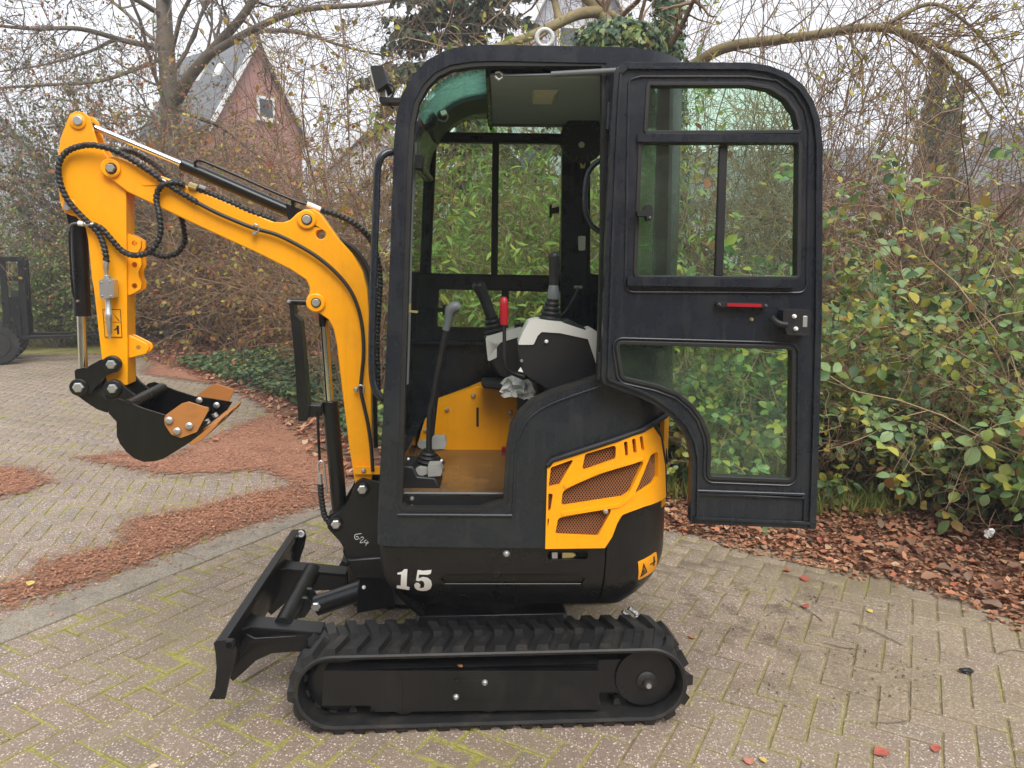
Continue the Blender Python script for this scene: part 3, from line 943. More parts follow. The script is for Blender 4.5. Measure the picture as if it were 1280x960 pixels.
prism('inner_ledge', B, [(524, 426), (720, 430), (720, 435), (523, 431)], wf - 0.03, wf + 0.002, 'cab', ff, bev=0.003)
# rear pillar inside with ribbed trim
pl = prism('rear_pillar', B, [(703, 150), (733, 150), (733, 428), (700, 428)], wf - 0.05, wf - 0.002, 'cab', CAB, bev=0.008)
for k in range(14):
    y = 268 + k * 5.6
    prism('pillar_rib', B, [(707, y), (712, y), (712, y + 2), (707, y + 2)], wf - 0.054, wf - 0.049, 'cab', pl, bev=0.001)
prism('pillar_clip', B, [(723, 295, 2), (732, 295, 2), (731.5, 313, 2), (723.5, 313, 2)], wf - 0.07, wf - 0.05, 'grey', pl, bev=0.003)
prism('pillar_clip', B, [(718, 357, 1), (728, 357, 1), (728, 360.5, 1), (718, 360.5, 1)], wf - 0.066, wf - 0.05, 'zinc', pl, bev=0.001)
# rear wall
ubk = B.at(838, 300, 0.1)[0] - 0.03
zr = [ztop + 0.25, B.at(700, 345, 0.0)[1], zh + 0.02]
prism('rear_panel', B, [(ubk, zr[0]), (ubk + 0.03, zr[0]), (ubk + 0.03, zr[1]), (ubk, zr[1])], 0.12, Wb - 0.03, 'cab', CAB, local=True, bev=0.004)
prism('rear_window', B, [(ubk + 0.01, zr[1]), (ubk + 0.015, zr[1]), (ubk + 0.015, zr[2]), (ubk + 0.01, zr[2])], 0.12, Wb - 0.03, 'glass', CAB, local=True)
prism('rear_header', B, [(ubk, zr[2] - 0.05), (ubk + 0.03, zr[2] - 0.05), (ubk + 0.03, zr[2]), (ubk, zr[2])], 0.12, Wb - 0.03, 'cab', CAB, local=True, bev=0.004)
# circulation fan under the roof
fan = lathe_w('fan', B, 728, 175, 0.70, [(0.0, 0.088), (-0.02, 0.090), (-0.028, 0.082), (-0.028, 0.05), (-0.03, 0.02)], 'plastic', CAB, 36)
lathe_w('fan_badge', B, 727, 181, 0.668, [(0, 0.012), (-0.002, 0.011)], 'grey', fan, 16)
for k in range(40):
    a = 2 * math.pi * k / 40
    for rr in (0.064, 0.072, 0.079):
        if (k * 7 + int(rr * 1000)) % 3 == 0 and 0.2 < (a + 0.6) % (2 * math.pi) < 5.6: continue
        u, z = B.at(728, 175, 0.672)
        bmx = B.W(u + rr * math.cos(a), 0.6705, z + rr * math.sin(a))
        if k % 2: continue
        lathe_w('fan_hole', B, 0, 0, 0.6715, [(0, 0.0022), (-0.0012, 0.002)], 'midgrey', fan, 6, local=(u + rr * math.cos(a), z + rr * math.sin(a)))
prism('fan_bracket', B, [(716, 145), (748, 145), (747, 172), (717, 172)], 0.70, 0.76, 'plastic', fan, bev=0.006)
prism('fan_clip', B, [(725, 202), (729, 207), (732, 203), (731, 210), (726, 210)], 0.69, 0.70, 'brass', fan, bev=0.001)
hose('inner_grab_bar', B, [(757, 199, 0.09), (745, 204, 0.09), (735, 217, 0.09), (731.5, 240, 0.09), (732, 263, 0.09), (738, 279, 0.09), (747, 288, 0.09), (756, 291, 0.09)], 0.0085, 'cab', CAB)
# wiper motor and cable run behind the front pillar
wm = lathe_w('wiper_motor', B, 536, 153, 0.30, [(0.0, 0.03), (-0.03, 0.032), (-0.06, 0.03), (-0.075, 0.018)], 'plastic', CAB, 20)
lathe_w('wiper_cap', B, 553, 145, 0.28, [(0.0, 0.016), (-0.02, 0.016), (-0.024, 0.01)], 'plastic', wm, 16)
hose('wiper_cable', B, [(548, 150, 0.26), (557, 152, 0.25), (560, 145, 0.25), (556, 139, 0.25)], 0.003, 'midgrey', wm)
prism('wiper_tag', B, [(550, 139, 1), (557, 137, 1), (559, 142, 1), (552, 144, 1)], 0.22, 0.24, 'grey', wm, bev=0.001)
hose('cable_run', B, [(520, 178, 0.14), (517, 230, 0.14), (514, 290, 0.14), (511.5, 400, 0.14), (509, 480, 0.14)], 0.0055, 'midgrey', CAB)
prism('cable_clip', B, [(519, 193, 1), (528, 193, 1), (527, 210, 1), (518, 210, 1)], 0.10, 0.16, 'plastic', CAB, bev=0.003)
for k in range(12):
    bolt(B, 522 - k * 0.55, 214 + k * 9.3, 0.16, 1.3, CAB, name='cable_stud', hexa=False, h=0.006, mat='zinc')
prism('door_striker', B, [(509, 385), (513, 377, 1), (513, 388), (522, 389, 1), (522, 391.5, 1), (509, 390)], 0.05, 0.07, 'brass', CAB, bev=0.001)
# work lamp at the front edge of the roof
lamp = prism('work_lamp', B, [(462.5, 82, 2), (478, 81.5, 2), (484, 104, 3), (473, 112, 2), (469, 110)], 0.05, 0.17, 'plastic', CAB, bev=0.004)
prism('lamp_lens', B, [(460.5, 83), (463, 82), (470, 110), (468, 111)], 0.055, 0.165, 'lampglass', lamp, bev=0.001)
prism('lamp_bracket', B, [(475, 111), (481, 109), (484, 122), (499, 124), (499, 128), (474, 127), (473, 121)], 0.09, 0.12, 'zinc', lamp, bev=0.002)
prism('lamp_foot', B, [(474, 121, 2), (500, 122), (500, 128), (474, 128, 2)], 0.08, 0.13, 'plastic', lamp, bev=0.003)
hose('lamp_cable', B, [(482, 104, 0.11), (490, 106, 0.11), (493, 113, 0.11), (489, 122, 0.11), (486, 130, 0.11), (492, 136, 0.11)], 0.0035, 'hose', lamp)
# lifting eye on the roof
eye = link('lifting_eye', mesh_from('lifting_eye', [], []), None, CAB)
u0, z0 = B.at(681, 47.5, 0.25)
P = [B.W(u0 + 0.026 * math.cos(a), 0.25, z0 + 0.026 * math.sin(a)) for a in [2 * math.pi * k / 28 for k in range(29)]]
link('eye_ring', tube_mesh('eye_ring', P, 0.0075, 10), 'grey', eye)
rod('eye_stem', B.W(u0, 0.25, z0 - 0.025), B.W(u0, 0.25, z0 - 0.09), 0.014, 'grey', eye, 12)
# front grab rail
hose('front_grab_rail', B, [(493, 190, 0.01), (484, 190.5, 0.0), (475.5, 198, -0.01), (471.5, 215, -0.01), (470, 260, -0.01), (467, 340, -0.01), (465, 420, -0.01), (465.5, 470, -0.01), (470, 488, -0.01), (477, 496.5, 0.0), (484, 499, 0.015)], 0.0115, 'cab', CAB, seg=12)
# gas strut of the door
gs = link('gas_strut', mesh_from('gas_strut', [], []), None, CAB)
rod('strut_rod', B.P(625, 95, 0.02), B.P(690, 93.5, 0.0), 0.004, 'midgrey', gs, 10)
rod('strut_barrel', B.P(689, 93, 0.0), B.P(770, 88.5, -0.03), 0.0085, 'midgrey', gs, 14)
for x, y, w in ((622, 94, 0.02), (775, 89, -0.035)):
    hose('strut_joint', B, [(x - 3, y - 3, w), (x + 4, y - 4, w), (x + 6, y + 3, w), (x, y + 6, w), (x - 3, y + 1, w)], 0.004, 'zinc', gs)

# ---- cab inside
INT = link('cab_interior', mesh_from('cab_interior', [], []), None, EX)
zf = B.at(560, 617, 0.10)[1]
uF0, uF1 = u_f + 0.03, B.at(660, 610, 0.1)[0]
prism('floor_panel', B, [(uF0, zf - 0.012), (uF1 + 0.25, zf - 0.012), (uF1 + 0.25, zf), (uF0, zf)], 0.10, Wb - 0.05, 'floormat', INT, local=True)
prism('door_step', B, [(uF0, zf - 0.07), (uF1, zf - 0.07), (uF1, zf + 0.002, 0.003), (uF0, zf + 0.002, 0.003)], 0.06, 0.10, 'plastic', INT, local=True, bev=0.002)
rod('step_trim', B.P(505, 616.5, 0.055), B.P(634, 617, 0.055), 0.004, 'midgrey', INT, 8)
prism('step_label', B, [(576.5, 619, 0.5), (587, 619, 0.5), (587, 626.5, 0.5), (576.5, 626.5, 0.5)], 0.0585, 0.061, 'plastic', INT)
for y in (623, 633.5): bolt(B, 515, y, 0.058, 3.0, INT, hexa=False)
# orange tank cover with folded top
tk = prism('tank_cover', B, [(521, 557), (531, 525), (541, 512), (582, 497), (592, 484), (596, 483), (650, 483), (650, 570), (641, 577), (560, 563)], 0.70, 0.74, 'orange', INT, bev=0.003)
prism('cover_slot', B, [(595.5, 509.5, 1), (598.5, 509.5, 1), (598.5, 533.5, 1), (595.5, 533.5, 1)], 0.6985, 0.703, 'decalblack', tk)
V = [B.P(541, 512, 0.70), B.P(582, 497, 0.70), B.P(592, 484.5, 0.70), B.P(622, 479, 0.72), B.P(621, 472, 0.80), B.P(604, 476, 0.80), B.P(586, 484, 0.80), B.P(545, 499, 0.80)]
o = link('cover_fold', mesh_from('cover_fold', [v + Vector((0, 0, 0.002)) for v in V] + [v - Vector((0, 0, 0.004)) for v in V], [(0, 1, 2, 7), (2, 6, 7), (2, 3, 4, 5, 6), (8, 15, 9), (10, 14, 13, 12, 11)] + [(i, (i + 1) % 8, 8 + (i + 1) % 8, 8 + i) for i in range(8)]), 'orange', tk)
for x, y in ((559, 512), (592, 494.5), (638, 515.5), (639, 525.5)): bolt(B, x, y, 0.698, 3.0, tk, hexa=False)
bolt(B, 532, 538, 0.698, 2.5, tk, hexa=False)
prism('red_cap', B, [(627, 560, 1), (636, 560, 1), (636, 567, 1), (627, 567, 1)], 0.66, 0.69, 'red', INT, bev=0.003)
prism('seat_base', B, [(600, 478), (700, 478), (700, 560), (648, 560), (646, 490), (604, 486)], 0.55, 0.69, 'plastic', INT, bev=0.01)
prism('seat_cushion', B, [(665, 468, 8), (780, 462, 8), (780, 492, 6), (668, 494, 8)], 0.28, 0.62, 'plastic', INT, bev=0.02, seg=3)
# side consoles with joysticks
def console(name, top, side, w0, w1, label):
    c = prism(name, B, side, w0 + 0.006, w1, 'plastic', INT, bev=0.012, seg=3)
    prism('console_shell', B, top, w0, w1 + 0.004, 'grey', c, bev=0.010, seg=3)
    c['label'] = label
    return c
wc = 0.16
cn = console('armrest_console', [(647, 431, 2), (653, 416), (661, 402, 5), (672, 399.5), (700, 402.5), (733, 413.5), (741, 411, 2), (748, 416), (748, 463), (735, 424, 2), (700, 416.5), (677, 415, 4), (672, 420), (667, 431, 3)],
             [(648, 430), (660, 412, 4), (700, 408), (738, 420), (747, 460), (747, 470, 3), (742, 478, 4), (700, 491, 5), (690, 489, 4), (656, 468, 4), (649, 448)], wc, wc + 0.13, 'near arm console with grey top shell')
bolt(B, 683, 427, wc + 0.004, 2.6, cn, mat='white', hexa=False); bolt(B, 652, 451, wc + 0.004, 2.2, cn, mat='zinc', hexa=False)
prism('console_sticker', B, [(651, 459), (654, 465.5), (647.5, 464)], wc + 0.001, wc + 0.008, 'white', cn)
prism('console_pad', B, [(704, 401), (712, 400), (733, 411), (730, 413)], wc + 0.03, wc + 0.12, 'plastic', cn, bev=0.003)
wc2 = 0.60
cf = console('armrest_console', [(607, 424, 2), (608, 421), (629, 415), (653, 408, 3), (653, 420), (640, 424), (626, 428, 3), (621, 434, 2), (621, 447, 2), (610, 452, 2)],
             [(610, 440), (612, 428), (640, 418), (660, 416), (660, 480), (640, 480), (622, 468, 4), (613, 452)], wc2, wc2 + 0.13, 'far arm console with grey top shell')
prism('console_pad', B, [(643, 407, 1), (655, 404, 1), (655, 409), (644, 411)], wc2 + 0.02, wc2 + 0.10, 'plastic', cf, bev=0.003)
def revolve(name, pts, mat, parent, seg=20):
    """pts: list of (Vector centre, radius) along an axis"""
    return link(name, tube_mesh(name, [p for p, _ in pts], [r for _, r in pts], seg), mat, parent)
def bellows(name, F, x0, y0, r0, x1, y1, r1, w, n, parent):
    a, b = F.P(x0, y0, w), F.P(x1, y1, w)
    pts = []
    for k in range(n * 4 + 1):
        t = k / (n * 4)
        base = r0 + (r1 - r0) * t
        pts.append((a.lerp(b, t), base * (1.0, 0.97, 0.80, 0.93)[k % 4]))
    return revolve(name, pts, 'plastic', parent, 22)
wj = wc + 0.065
bellows('joystick_boot', B, 687, 403, 0.045, 691, 374, 0.021, wj, 5, cn)
revolve('joystick_collar', [(B.P(691, 374, wj), 0.021), (B.P(691.3, 371, wj), 0.0225), (B.P(692, 357, wj), 0.016), (B.P(692.2, 355.5, wj), 0.014)], 'midgrey', cn)
revolve('joystick_grip', [(B.P(692, 357, wj), 0.0155), (B.P(692.3, 340, wj), 0.0165), (B.P(693, 328, wj), 0.0185), (B.P(693, 321, wj), 0.021), (B.P(692.5, 317, wj), 0.019), (B.P(692.3, 315.4, wj), 0.012)], 'plastic', cn)
wj = wc2 + 0.065
bellows('joystick_boot', B, 620, 418, 0.052, 614, 396, 0.028, wj, 4, cf)
revolve('joystick_grip', [(B.P(615, 399, wj), 0.022), (B.P(609, 382, wj), 0.022), (B.P(603, 367, wj), 0.022), (B.P(599, 359, wj), 0.027), (B.P(597.5, 355, wj), 0.026), (B.P(597, 352.5, wj), 0.016)], 'plastic', cf)
hose('console_cable', B, [(699, 396, wc + 0.10), (706, 390, wc + 0.14), (714, 378, wc + 0.2), (720, 366, 0.5), (722, 360, 0.7)], 0.0035, 'hose', cn)
hose('lock_lever', B, [(630.5, 402, 0.13), (630.5, 425, 0.13), (631, 450, 0.13), (634, 462, 0.135), (642, 467, 0.15), (655, 471, 0.16)], 0.0062, 'plastic', cn)
revolve('lever_grip', [(B.P(630, 406, 0.13), 0.0125), (B.P(630, 400, 0.13), 0.0145), (B.P(630, 380, 0.13), 0.0145), (B.P(630, 373.5, 0.13), 0.012), (B.P(630, 371, 0.13), 0.006)], 'red', cn)
bag = []
V, Fc = [], []
random.seed(3)
nu, nv = 9, 7
for i in range(nu):
    for j in range(nv):
        x = 627 + 45 * i / (nu - 1); y = 499 - 26 * j / (nv - 1) + 8 * (i / (nu - 1) - 0.5)
        k = abs(j / (nv - 1) - 0.45) * (0.3 + 0.7 * abs(i / (nu - 1) - 0.55))
        V.append(B.P(x + random.uniform(-3, 3), y + random.uniform(-3, 3) + (8 if i == 0 else 0) * (j / (nv - 1) - .2), 0.24 + random.uniform(-0.02, 0.02)))
for i in range(nu - 1):
    for j in range(nv - 1):
        Fc.append((i * nv + j, i * nv + j + 1, (i + 1) * nv + j + 1, (i + 1) * nv + j))
BAG = link('plastic_bag', mesh_from('plastic_bag', V, Fc), 'film')
tag(BAG, 'small crumpled clear plastic bag hanging below the grey armrest console', 'bag')
# travel levers, boots and pedals
wt = 0.28
tv = link('travel_levers', mesh_from('travel_levers', [], []), None, INT)
hose('lever_rod', B, [(536, 566, wt), (536.5, 540, wt), (537.5, 516, wt), (541, 500, wt), (546, 470, wt), (552, 440, wt), (558, 410, wt)], 0.0105, 'plastic', tv)
revolve('lever_knob', [(B.P(557, 413, wt), 0.0125), (B.P(561, 396, wt), 0.015), (B.P(563, 388, wt), 0.020), (B.P(567, 384.5, wt), 0.022), (B.P(571, 384, wt), 0.021), (B.P(574.5, 386, wt), 0.014)], 'midgrey', tv)
bellows('lever_boot', B, 533, 585, 0.062, 536, 562, 0.02, wt, 5, tv)
bellows('lever_boot', B, 540, 580, 0.052, 538, 566, 0.02, wt + 0.16, 4, tv)
hose('lever_rod', B, [(538, 570, wt + 0.16), (541, 530, wt + 0.16), (547, 480, wt + 0.16), (553, 450, wt + 0.16)], 0.010, 'plastic', tv)
for x, y, w, k in ((0, 0, 0.17, 1.0), (5, -34, 0.40, 0.8)):
    pd = prism('foot_pedal', B, [(535 + x, 581 + y, 1), (550 + x, 581 + y, 1), (553 + x, 588 + y, 2), (551 + x, 595 + y, 1), (535 + x, 596 + y, 1)], w, w + 0.05, 'pedal', tv, bev=0.003)
    prism('pedal_arm', B, [(517 + x, 588 + y, 1), (524 + x, 585 + y, 1), (536 + x, 587 + y), (536 + x, 592 + y), (524 + x, 596 + y, 1), (518 + x, 593 + y, 1)], w + 0.01, w + 0.04, 'pedal', tv, bev=0.003)
prism('pedal_bracket', B, [(503, 582), (516, 583), (522, 596), (545, 598), (550, 610), (548, 617), (503, 617)], 0.16, 0.30, 'plastic', tv, bev=0.006)
for x, y in ((510.5, 573.5), (552, 575.5)): bolt(B, x, y, 0.16, 1.6, tv, mat='white', hexa=False)

# ---- cab door, swung back flat along the side
DOOR = link('cab_door', mesh_from('cab_door', [], []), None, EX)
DOOR['label'] = 'cab door swung open with a red pull handle'
w0 = -0.085
dout = [(768, 88, 5), (781, 77.5, 4), (935, 78), (962, 82), (985, 91), (1004, 106), (1017, 126), (1025, 150), (1028.5, 180), (1027.5, 400), (1023.5, 560), (1020, 661.5, 2), (863, 654.5, 3), (864.5, 574), (861, 556), (852, 536), (838, 521), (818, 506), (797, 495.5), (754, 480, 5), (752, 470), (757, 310), (764, 150)]
dwin = [[(812, 107, 2), (935, 107), (962, 112), (981, 124), (993, 141), (998.5, 163, 2), (808.5, 164, 2)],
        [(802, 179, 5), (998, 179, 4), (996, 346, 4), (795.5, 345, 6)],
        [(773, 430, 5), (990, 436, 7), (988.5, 599, 6), (887, 595, 4), (888.5, 560), (886, 543), (878, 522), (866, 506), (848, 491), (822, 481), (779, 471, 7)]]
dj = prism('door_frame', B, dout, w0, w0 + 0.035, 'cab', DOOR, holes=dwin, bev=0.008, seg=3)
def bring(name, pts, k0, k1, wa, wb_, mat, bv=0.002):
    r = rounded(pts)
    return prism(name, B, offset_ring(r, k1), wa, wb_, mat, DOOR, holes=[offset_ring(r, k0)], bev=bv, wp=w0)
bring('door_seal', rounded(dout), -9.5, -6.5, w0 - 0.010, w0 + 0.004, 'cab', 0.003)
for h in dwin:
    bring('window_trim', h, -0.6, 4.5, w0 - 0.005, w0 + 0.03, 'seal')
for k0, k1, h in ((6.5, 9.0, dwin[2]),):
    bring('pressed_bead', h, k0, k1, w0 - 0.006, w0 + 0.004, 'cab', 0.003)
bring('pressed_bead', [(800, 96, 4), (935, 96), (970, 101), (992, 116), (1006, 138), (1011, 165), (1008, 366, 12), (781, 365, 12), (786, 100, 8)], -1.5, 1.5, w0 - 0.006, w0 + 0.004, 'cab', 0.003)
for h in dwin:
    r = rounded(h)
    prism('window_pane', B, offset_ring(r, 1.0), w0 + 0.014, w0 + 0.019, 'glass', DOOR, wp=w0)
prism('sliding_pane_edge', B, [(901, 181), (911, 181), (905, 345), (895, 345)], w0 + 0.008, w0 + 0.026, 'plastic', DOOR, bev=0.002, wp=w0)
prism('window_bar', B, [(797, 166.5, 1), (1000, 167.5, 1), (1000, 178, 1), (797, 177, 1)], w0 - 0.014, w0 + 0.01, 'cab', DOOR, bev=0.003)
prism('window_ledge', B, [(785, 346, 2), (996, 349, 2), (995, 360, 2), (784, 357, 2)], w0 - 0.018, w0 + 0.01, 'cab', DOOR, bev=0.004)
prism('window_catch', B, [(797, 264, 1), (805, 262), (808, 256, 1), (815, 256, 1), (816, 262), (816, 270), (813, 276, 1), (809, 275), (808, 270), (797, 270, 1)], w0 - 0.035, w0 - 0.002, 'plastic', DOOR, bev=0.003)
bolt(B, 812, 272, w0 - 0.034, 1.6, DOOR, hexa=False)
hd = prism('door_handle', B, [(896, 377.5, 2), (960, 379, 2), (960, 385, 2), (896, 383.5, 2)], w0 - 0.022, w0 - 0.002, 'plastic', DOOR, bev=0.004)
prism('handle_insert', B, [(909, 379, 1.5), (952, 380, 1.5), (952, 384, 1.5), (909, 383, 1.5)], w0 - 0.026, w0 - 0.018, 'red', hd, bev=0.002)
for x in (899, 957): bolt(B, x, 380.5 if x < 920 else 382, w0 - 0.022, 1.6, hd, hexa=False, mat='midgrey')
bolt(B, 939, 399.3, w0 - 0.001, 2.6, DOOR, hexa=False, mat='brass')
lt = prism('door_latch', B, [(979, 387, 3), (1013.5, 387.5, 3), (1012, 419.5, 3), (984, 419, 3), (982, 412), (979, 400)], w0 - 0.04, w0 - 0.002, 'plastic', DOOR, bev=0.004)
hose('latch_lever', B, [(963, 395.5, w0 - 0.03), (968, 401, w0 - 0.03), (975, 405, w0 - 0.035), (983, 406, w0 - 0.035)], 0.010, 'plastic', lt)
bolt(B, 992.5, 395.5, w0 - 0.041, 2.8, lt, hexa=False, mat='white'); bolt(B, 994.5, 411, w0 - 0.041, 2.8, lt, hexa=False, mat='white')
prism('latch_claw', B, [(1004, 395), (1009.5, 395), (1009, 409), (1003.5, 409)], w0 - 0.042, w0 - 0.03, 'zinc', lt, bev=0.001)
bring('kick_panel', [(874, 618), (1004, 624), (1003, 651), (873, 646)], 0.0, 3.0, w0 - 0.008, w0 + 0.002, 'cab', 0.003)
rod('kick_fold', B.P(872, 613.5, w0 - 0.006), B.P(1005, 618, w0 - 0.006), 0.006, 'cab', DOOR, 10)
for y in (128, 440):
    xx = 766 - (y - 88) * 0.036
    rod('door_hinge', B.P(xx - 2, y, w0 + 0.045), B.P(xx - 3.5, y + 34, w0 + 0.045), 0.009, 'cab', DOOR, 12)

# ---- swing post
SW = link('swing_post', mesh_from('swing_post', [], []), None, EX)
sp = [(445, 603, 6), (453, 598.5, 6), (466, 602), (490, 606), (490, 690), (476, 700), (436, 697), (425, 677), (411, 662, 5), (410.5, 652, 5), (417, 645), (429, 637), (438, 622)]
sl = [A.at(p[0], p[1], -0.085) + ((p[2] * 0.0028,) if len(p) > 2 else ()) for p in sp]
pn = prism('post_plate', A, sl, -0.085, -0.065, 'steelblack', SW, bev=0.003, local=True)
prism('post_plate', A, sl, 0.065, 0.085, 'steelblack', SW, bev=0.003, local=True)
prism('post_core', A, [A.at(p[0], p[1], -0.065) for p in ((440, 650), (492, 640), (492, 725), (446, 725), (428, 690))], -0.066, 0.066, 'steelblack', SW, bev=0.006, local=True)
a = A.at(470, 690, 0.0)
rod('swing_pin', A.W(a[0] + 0.06, 0, a[1] - 0.12), A.W(a[0] + 0.06, 0, a[1] + 0.12), 0.06, 'steelblack', SW, 24)
prism('post_foot', A, [A.at(p[0], p[1], -0.1) for p in ((434, 700, 0), (495, 695), (495, 726), (440, 722))], -0.10, 0.10, 'steelblack', SW, bev=0.008, local=True)
for x, y, rp in ((453, 611.5, 6.2), (420, 655, 6.2)):
    lathe_w('pin_boss', A, x, y, -0.085, [(0, 0.028), (-0.008, 0.027), (-0.010, 0.022)], 'steelblack', SW, 20)
    bolt(A, x, y, -0.095, rp, SW, h=0.012)
# chalk note on the plate: 6-24
def chalk(pts):
    P = [A.P(x, y, -0.0858) for x, y in pts]
    link('chalk_note', tube_mesh('chalk_note', [Vector(q) for q in spline([tuple(p) for p in P], 4)], 0.0011, 5), 'white', pn)
C = lambda x, y: (350 + x / 6.4, 640 + y / 6.4)
chalk([C(652, 172), C(630, 176), C(605, 180), C(596, 195), C(600, 212), C(615, 220), C(627, 210), C(622, 196), C(606, 200)])
chalk([C(634, 212), C(642, 218)])
chalk([C(645, 205), C(662, 200), C(668, 212), C(652, 228), C(640, 246), C(668, 244)])
chalk([C(690, 222), C(672, 240), C(700, 250), C(708, 240)])
chalk([C(702, 232), C(694, 250), C(686, 270)])

# ---- boom
BOOM = link('boom', mesh_from('boom', [], []), None, EX)
bo = [(131, 219), (127, 206), (130, 199), (138, 195), (148, 196), (169, 205), (191, 216), (213, 224), (237, 234), (275, 249), (325, 270), (343, 277.5), (354, 278), (363, 274.5), (372, 266), (381, 261.3), (392, 261.5), (400, 266), (422, 297), (440, 317), (453, 339), (459, 360), (462, 400), (463.5, 460), (466, 593), (464, 604), (455, 611), (445, 609), (443, 600), (437, 562), (429, 498), (421, 431), (417, 412), (410, 399), (399, 391.5), (389, 389.5), (383, 382), (383, 373), (387, 366), (387, 359), (382, 349), (367, 339), (319, 315), (262, 289), (199, 259), (159, 240), (142, 227)]
w = -0.055
wl_ = [A.at(p[0], p[1], w) for p in bo]
hole = [A.at(401 + 6 * math.cos(2 * math.pi * k / 16), 293 + 6 * math.sin(2 * math.pi * k / 16), w) for k in range(16)]
bm = flat_prism(wl_, [hole], w, -w)
for v in bm.verts: v.co = A.W(v.co.x, v.co.y, v.co.z)
o = bm_obj('boom_box', bm, 'orange', BOOM); bevel(o, 0.004)
for x, y, rb, rp, m in ((139, 210.5, 12.5, 6.0, 'hex'), (383.5, 274.5, 12, 5.6, 'pin'), (395, 378.5, 12, 5.2, 'pin')):
    k = A.scale(x, y, w)
    lathe_w('pin_boss', A, x, y, w, [(0.002, rb * k), (-0.008, rb * k), (-0.011, rb * k * 0.88)], 'orange', BOOM, 28)
    lathe_w('grease_ring', A, x, y, w - 0.0106, [(0.001, rp * k * 1.32), (-0.0012, rp * k * 1.2)], 'grease', BOOM, 24)
    if m == 'hex': bolt(A, x, y, w - 0.010, rp, BOOM, h=0.014)
    else: lathe_w('pin', A, x, y, w - 0.010, [(0, rp * k), (-0.006, rp * k), (-0.009, rp * k * 0.8)], 'zinc', BOOM, 20)
prism('hose_tab', A, [(443, 583.5, 2), (476, 583.5), (476, 593), (443, 593, 2)], -0.070, -0.058, 'orange', BOOM, bev=0.002)
bolt(A, 454.5, 588, -0.070, 3.2, BOOM, hexa=False)
prism('cylinder_stop', A, [(176, 229, 3), (196, 228), (197, 231), (180, 232)], w - 0.003, w + 0.001, 'orange', BOOM, bev=0.001)
lathe_w('small_hole', A, 430, 352.5, w - 0.0006, [(0.001, 0.0042), (-0.0005, 0.004)], 'decalblack', BOOM, 12)

# ---- arm (dipper)
ARM = link('dipper_arm', mesh_from('dipper_arm', [], []), None, EX)
ao = [(94, 139), (87, 143), (83, 153), (76, 171), (73, 186), (72, 205), (72.5, 235), (76, 257), (80, 265), (88, 269), (95, 271), (107, 285), (110, 300), (115, 350), (117, 360), (127, 447), (130, 466), (134, 478), (146, 483), (160, 481), (159.5, 460), (158.5, 360), (157.5, 240), (150, 222), (137, 200), (121, 178), (114.5, 157), (112, 147), (105, 140.5)]
wa = -0.042
al_ = [A.at(p[0], p[1], wa) for p in ao]
top_n = [A.at(p[0], p[1], wa) for p in ao]
# lower box is solid, the head is two plates with the cylinder between
lower = [A.at(p[0], p[1], wa) for p in ((107, 285), (110, 300), (115, 350), (117, 360), (127, 447), (130, 466), (134, 478), (146, 483), (160, 481), (159.5, 460), (158.5, 360), (157.5, 240), (150, 222), (137, 215), (118, 235), (105, 262))]
prism('arm_box', A, lower, wa + 0.006, -wa - 0.006, 'orange', ARM, bev=0.003, local=True)
for w1, w2 in ((wa, wa + 0.014), (-wa - 0.014, -wa)):
    prism('arm_plate', A, al_, w1, w2, 'orange', ARM, bev=0.003, local=True)
k = A.scale(97, 151, wa)
lathe_w('pin_boss', A, 97.5, 152, wa, [(0, 10 * k), (-0.006, 10 * k), (-0.008, 8.8 * k)], 'orange', ARM, 28)
lathe_w('pin', A, 97.5, 151, wa - 0.006, [(0, 6 * k), (-0.006, 6 * k), (-0.008, 5 * k)], 'zinc', ARM, 20)
lathe_w('pin_boss', A, 87, 257, wa, [(0, 9 * k), (-0.006, 9 * k), (-0.008, 8 * k)], 'orange', ARM, 28)
lathe_w('pin', A, 85, 258, wa - 0.006, [(0, 5.5 * k), (-0.006, 5.5 * k), (-0.008, 5 * k)], 'zinc', ARM, 20)
# scalloped bracket plates
br = [(156, 290), (168, 295.5), (176, 301, 3), (176, 309, 3), (172, 316, 2), (176, 322, 2), (177, 331, 3), (173, 340), (173.5, 347, 2), (177, 354, 3), (176, 361, 3), (168, 366), (156, 371)]
bl_ = [A.at(p[0], p[1], -0.03) for p in rounded(br)]
hl_ = [[A.at(cx + 3.6 * math.cos(2 * math.pi * q / 14), cy + 3.6 * math.sin(2 * math.pi * q / 14), -0.03) for q in range(14)] for cx, cy in ((168, 304), (168, 331), (168, 357.5))]
for wx in (-0.030, 0.018):
    bm = flat_prism(bl_, hl_, wx, wx + 0.012)
    for v in bm.verts: v.co = A.W(v.co.x, v.co.y, v.co.z)
    o = bm_obj('thumb_bracket', bm, 'orange', ARM); bevel(o, 0.002)
br = [(158, 418), (164, 420), (184, 430, 5), (187, 436, 5), (182, 442, 5), (165, 447), (158, 448)]
for wx in (-0.026, 0.014):
    lug = prism('lug_plate', A, [A.at(p[0], p[1], -0.026) for p in rounded(br)], wx, wx + 0.012, 'orange', ARM, bev=0.002, local=True)
lathe_w('small_hole', A, 173, 434, -0.0265, [(0.0005, 0.008), (-0.0004, 0.0078)], 'tooth', ARM, 14)
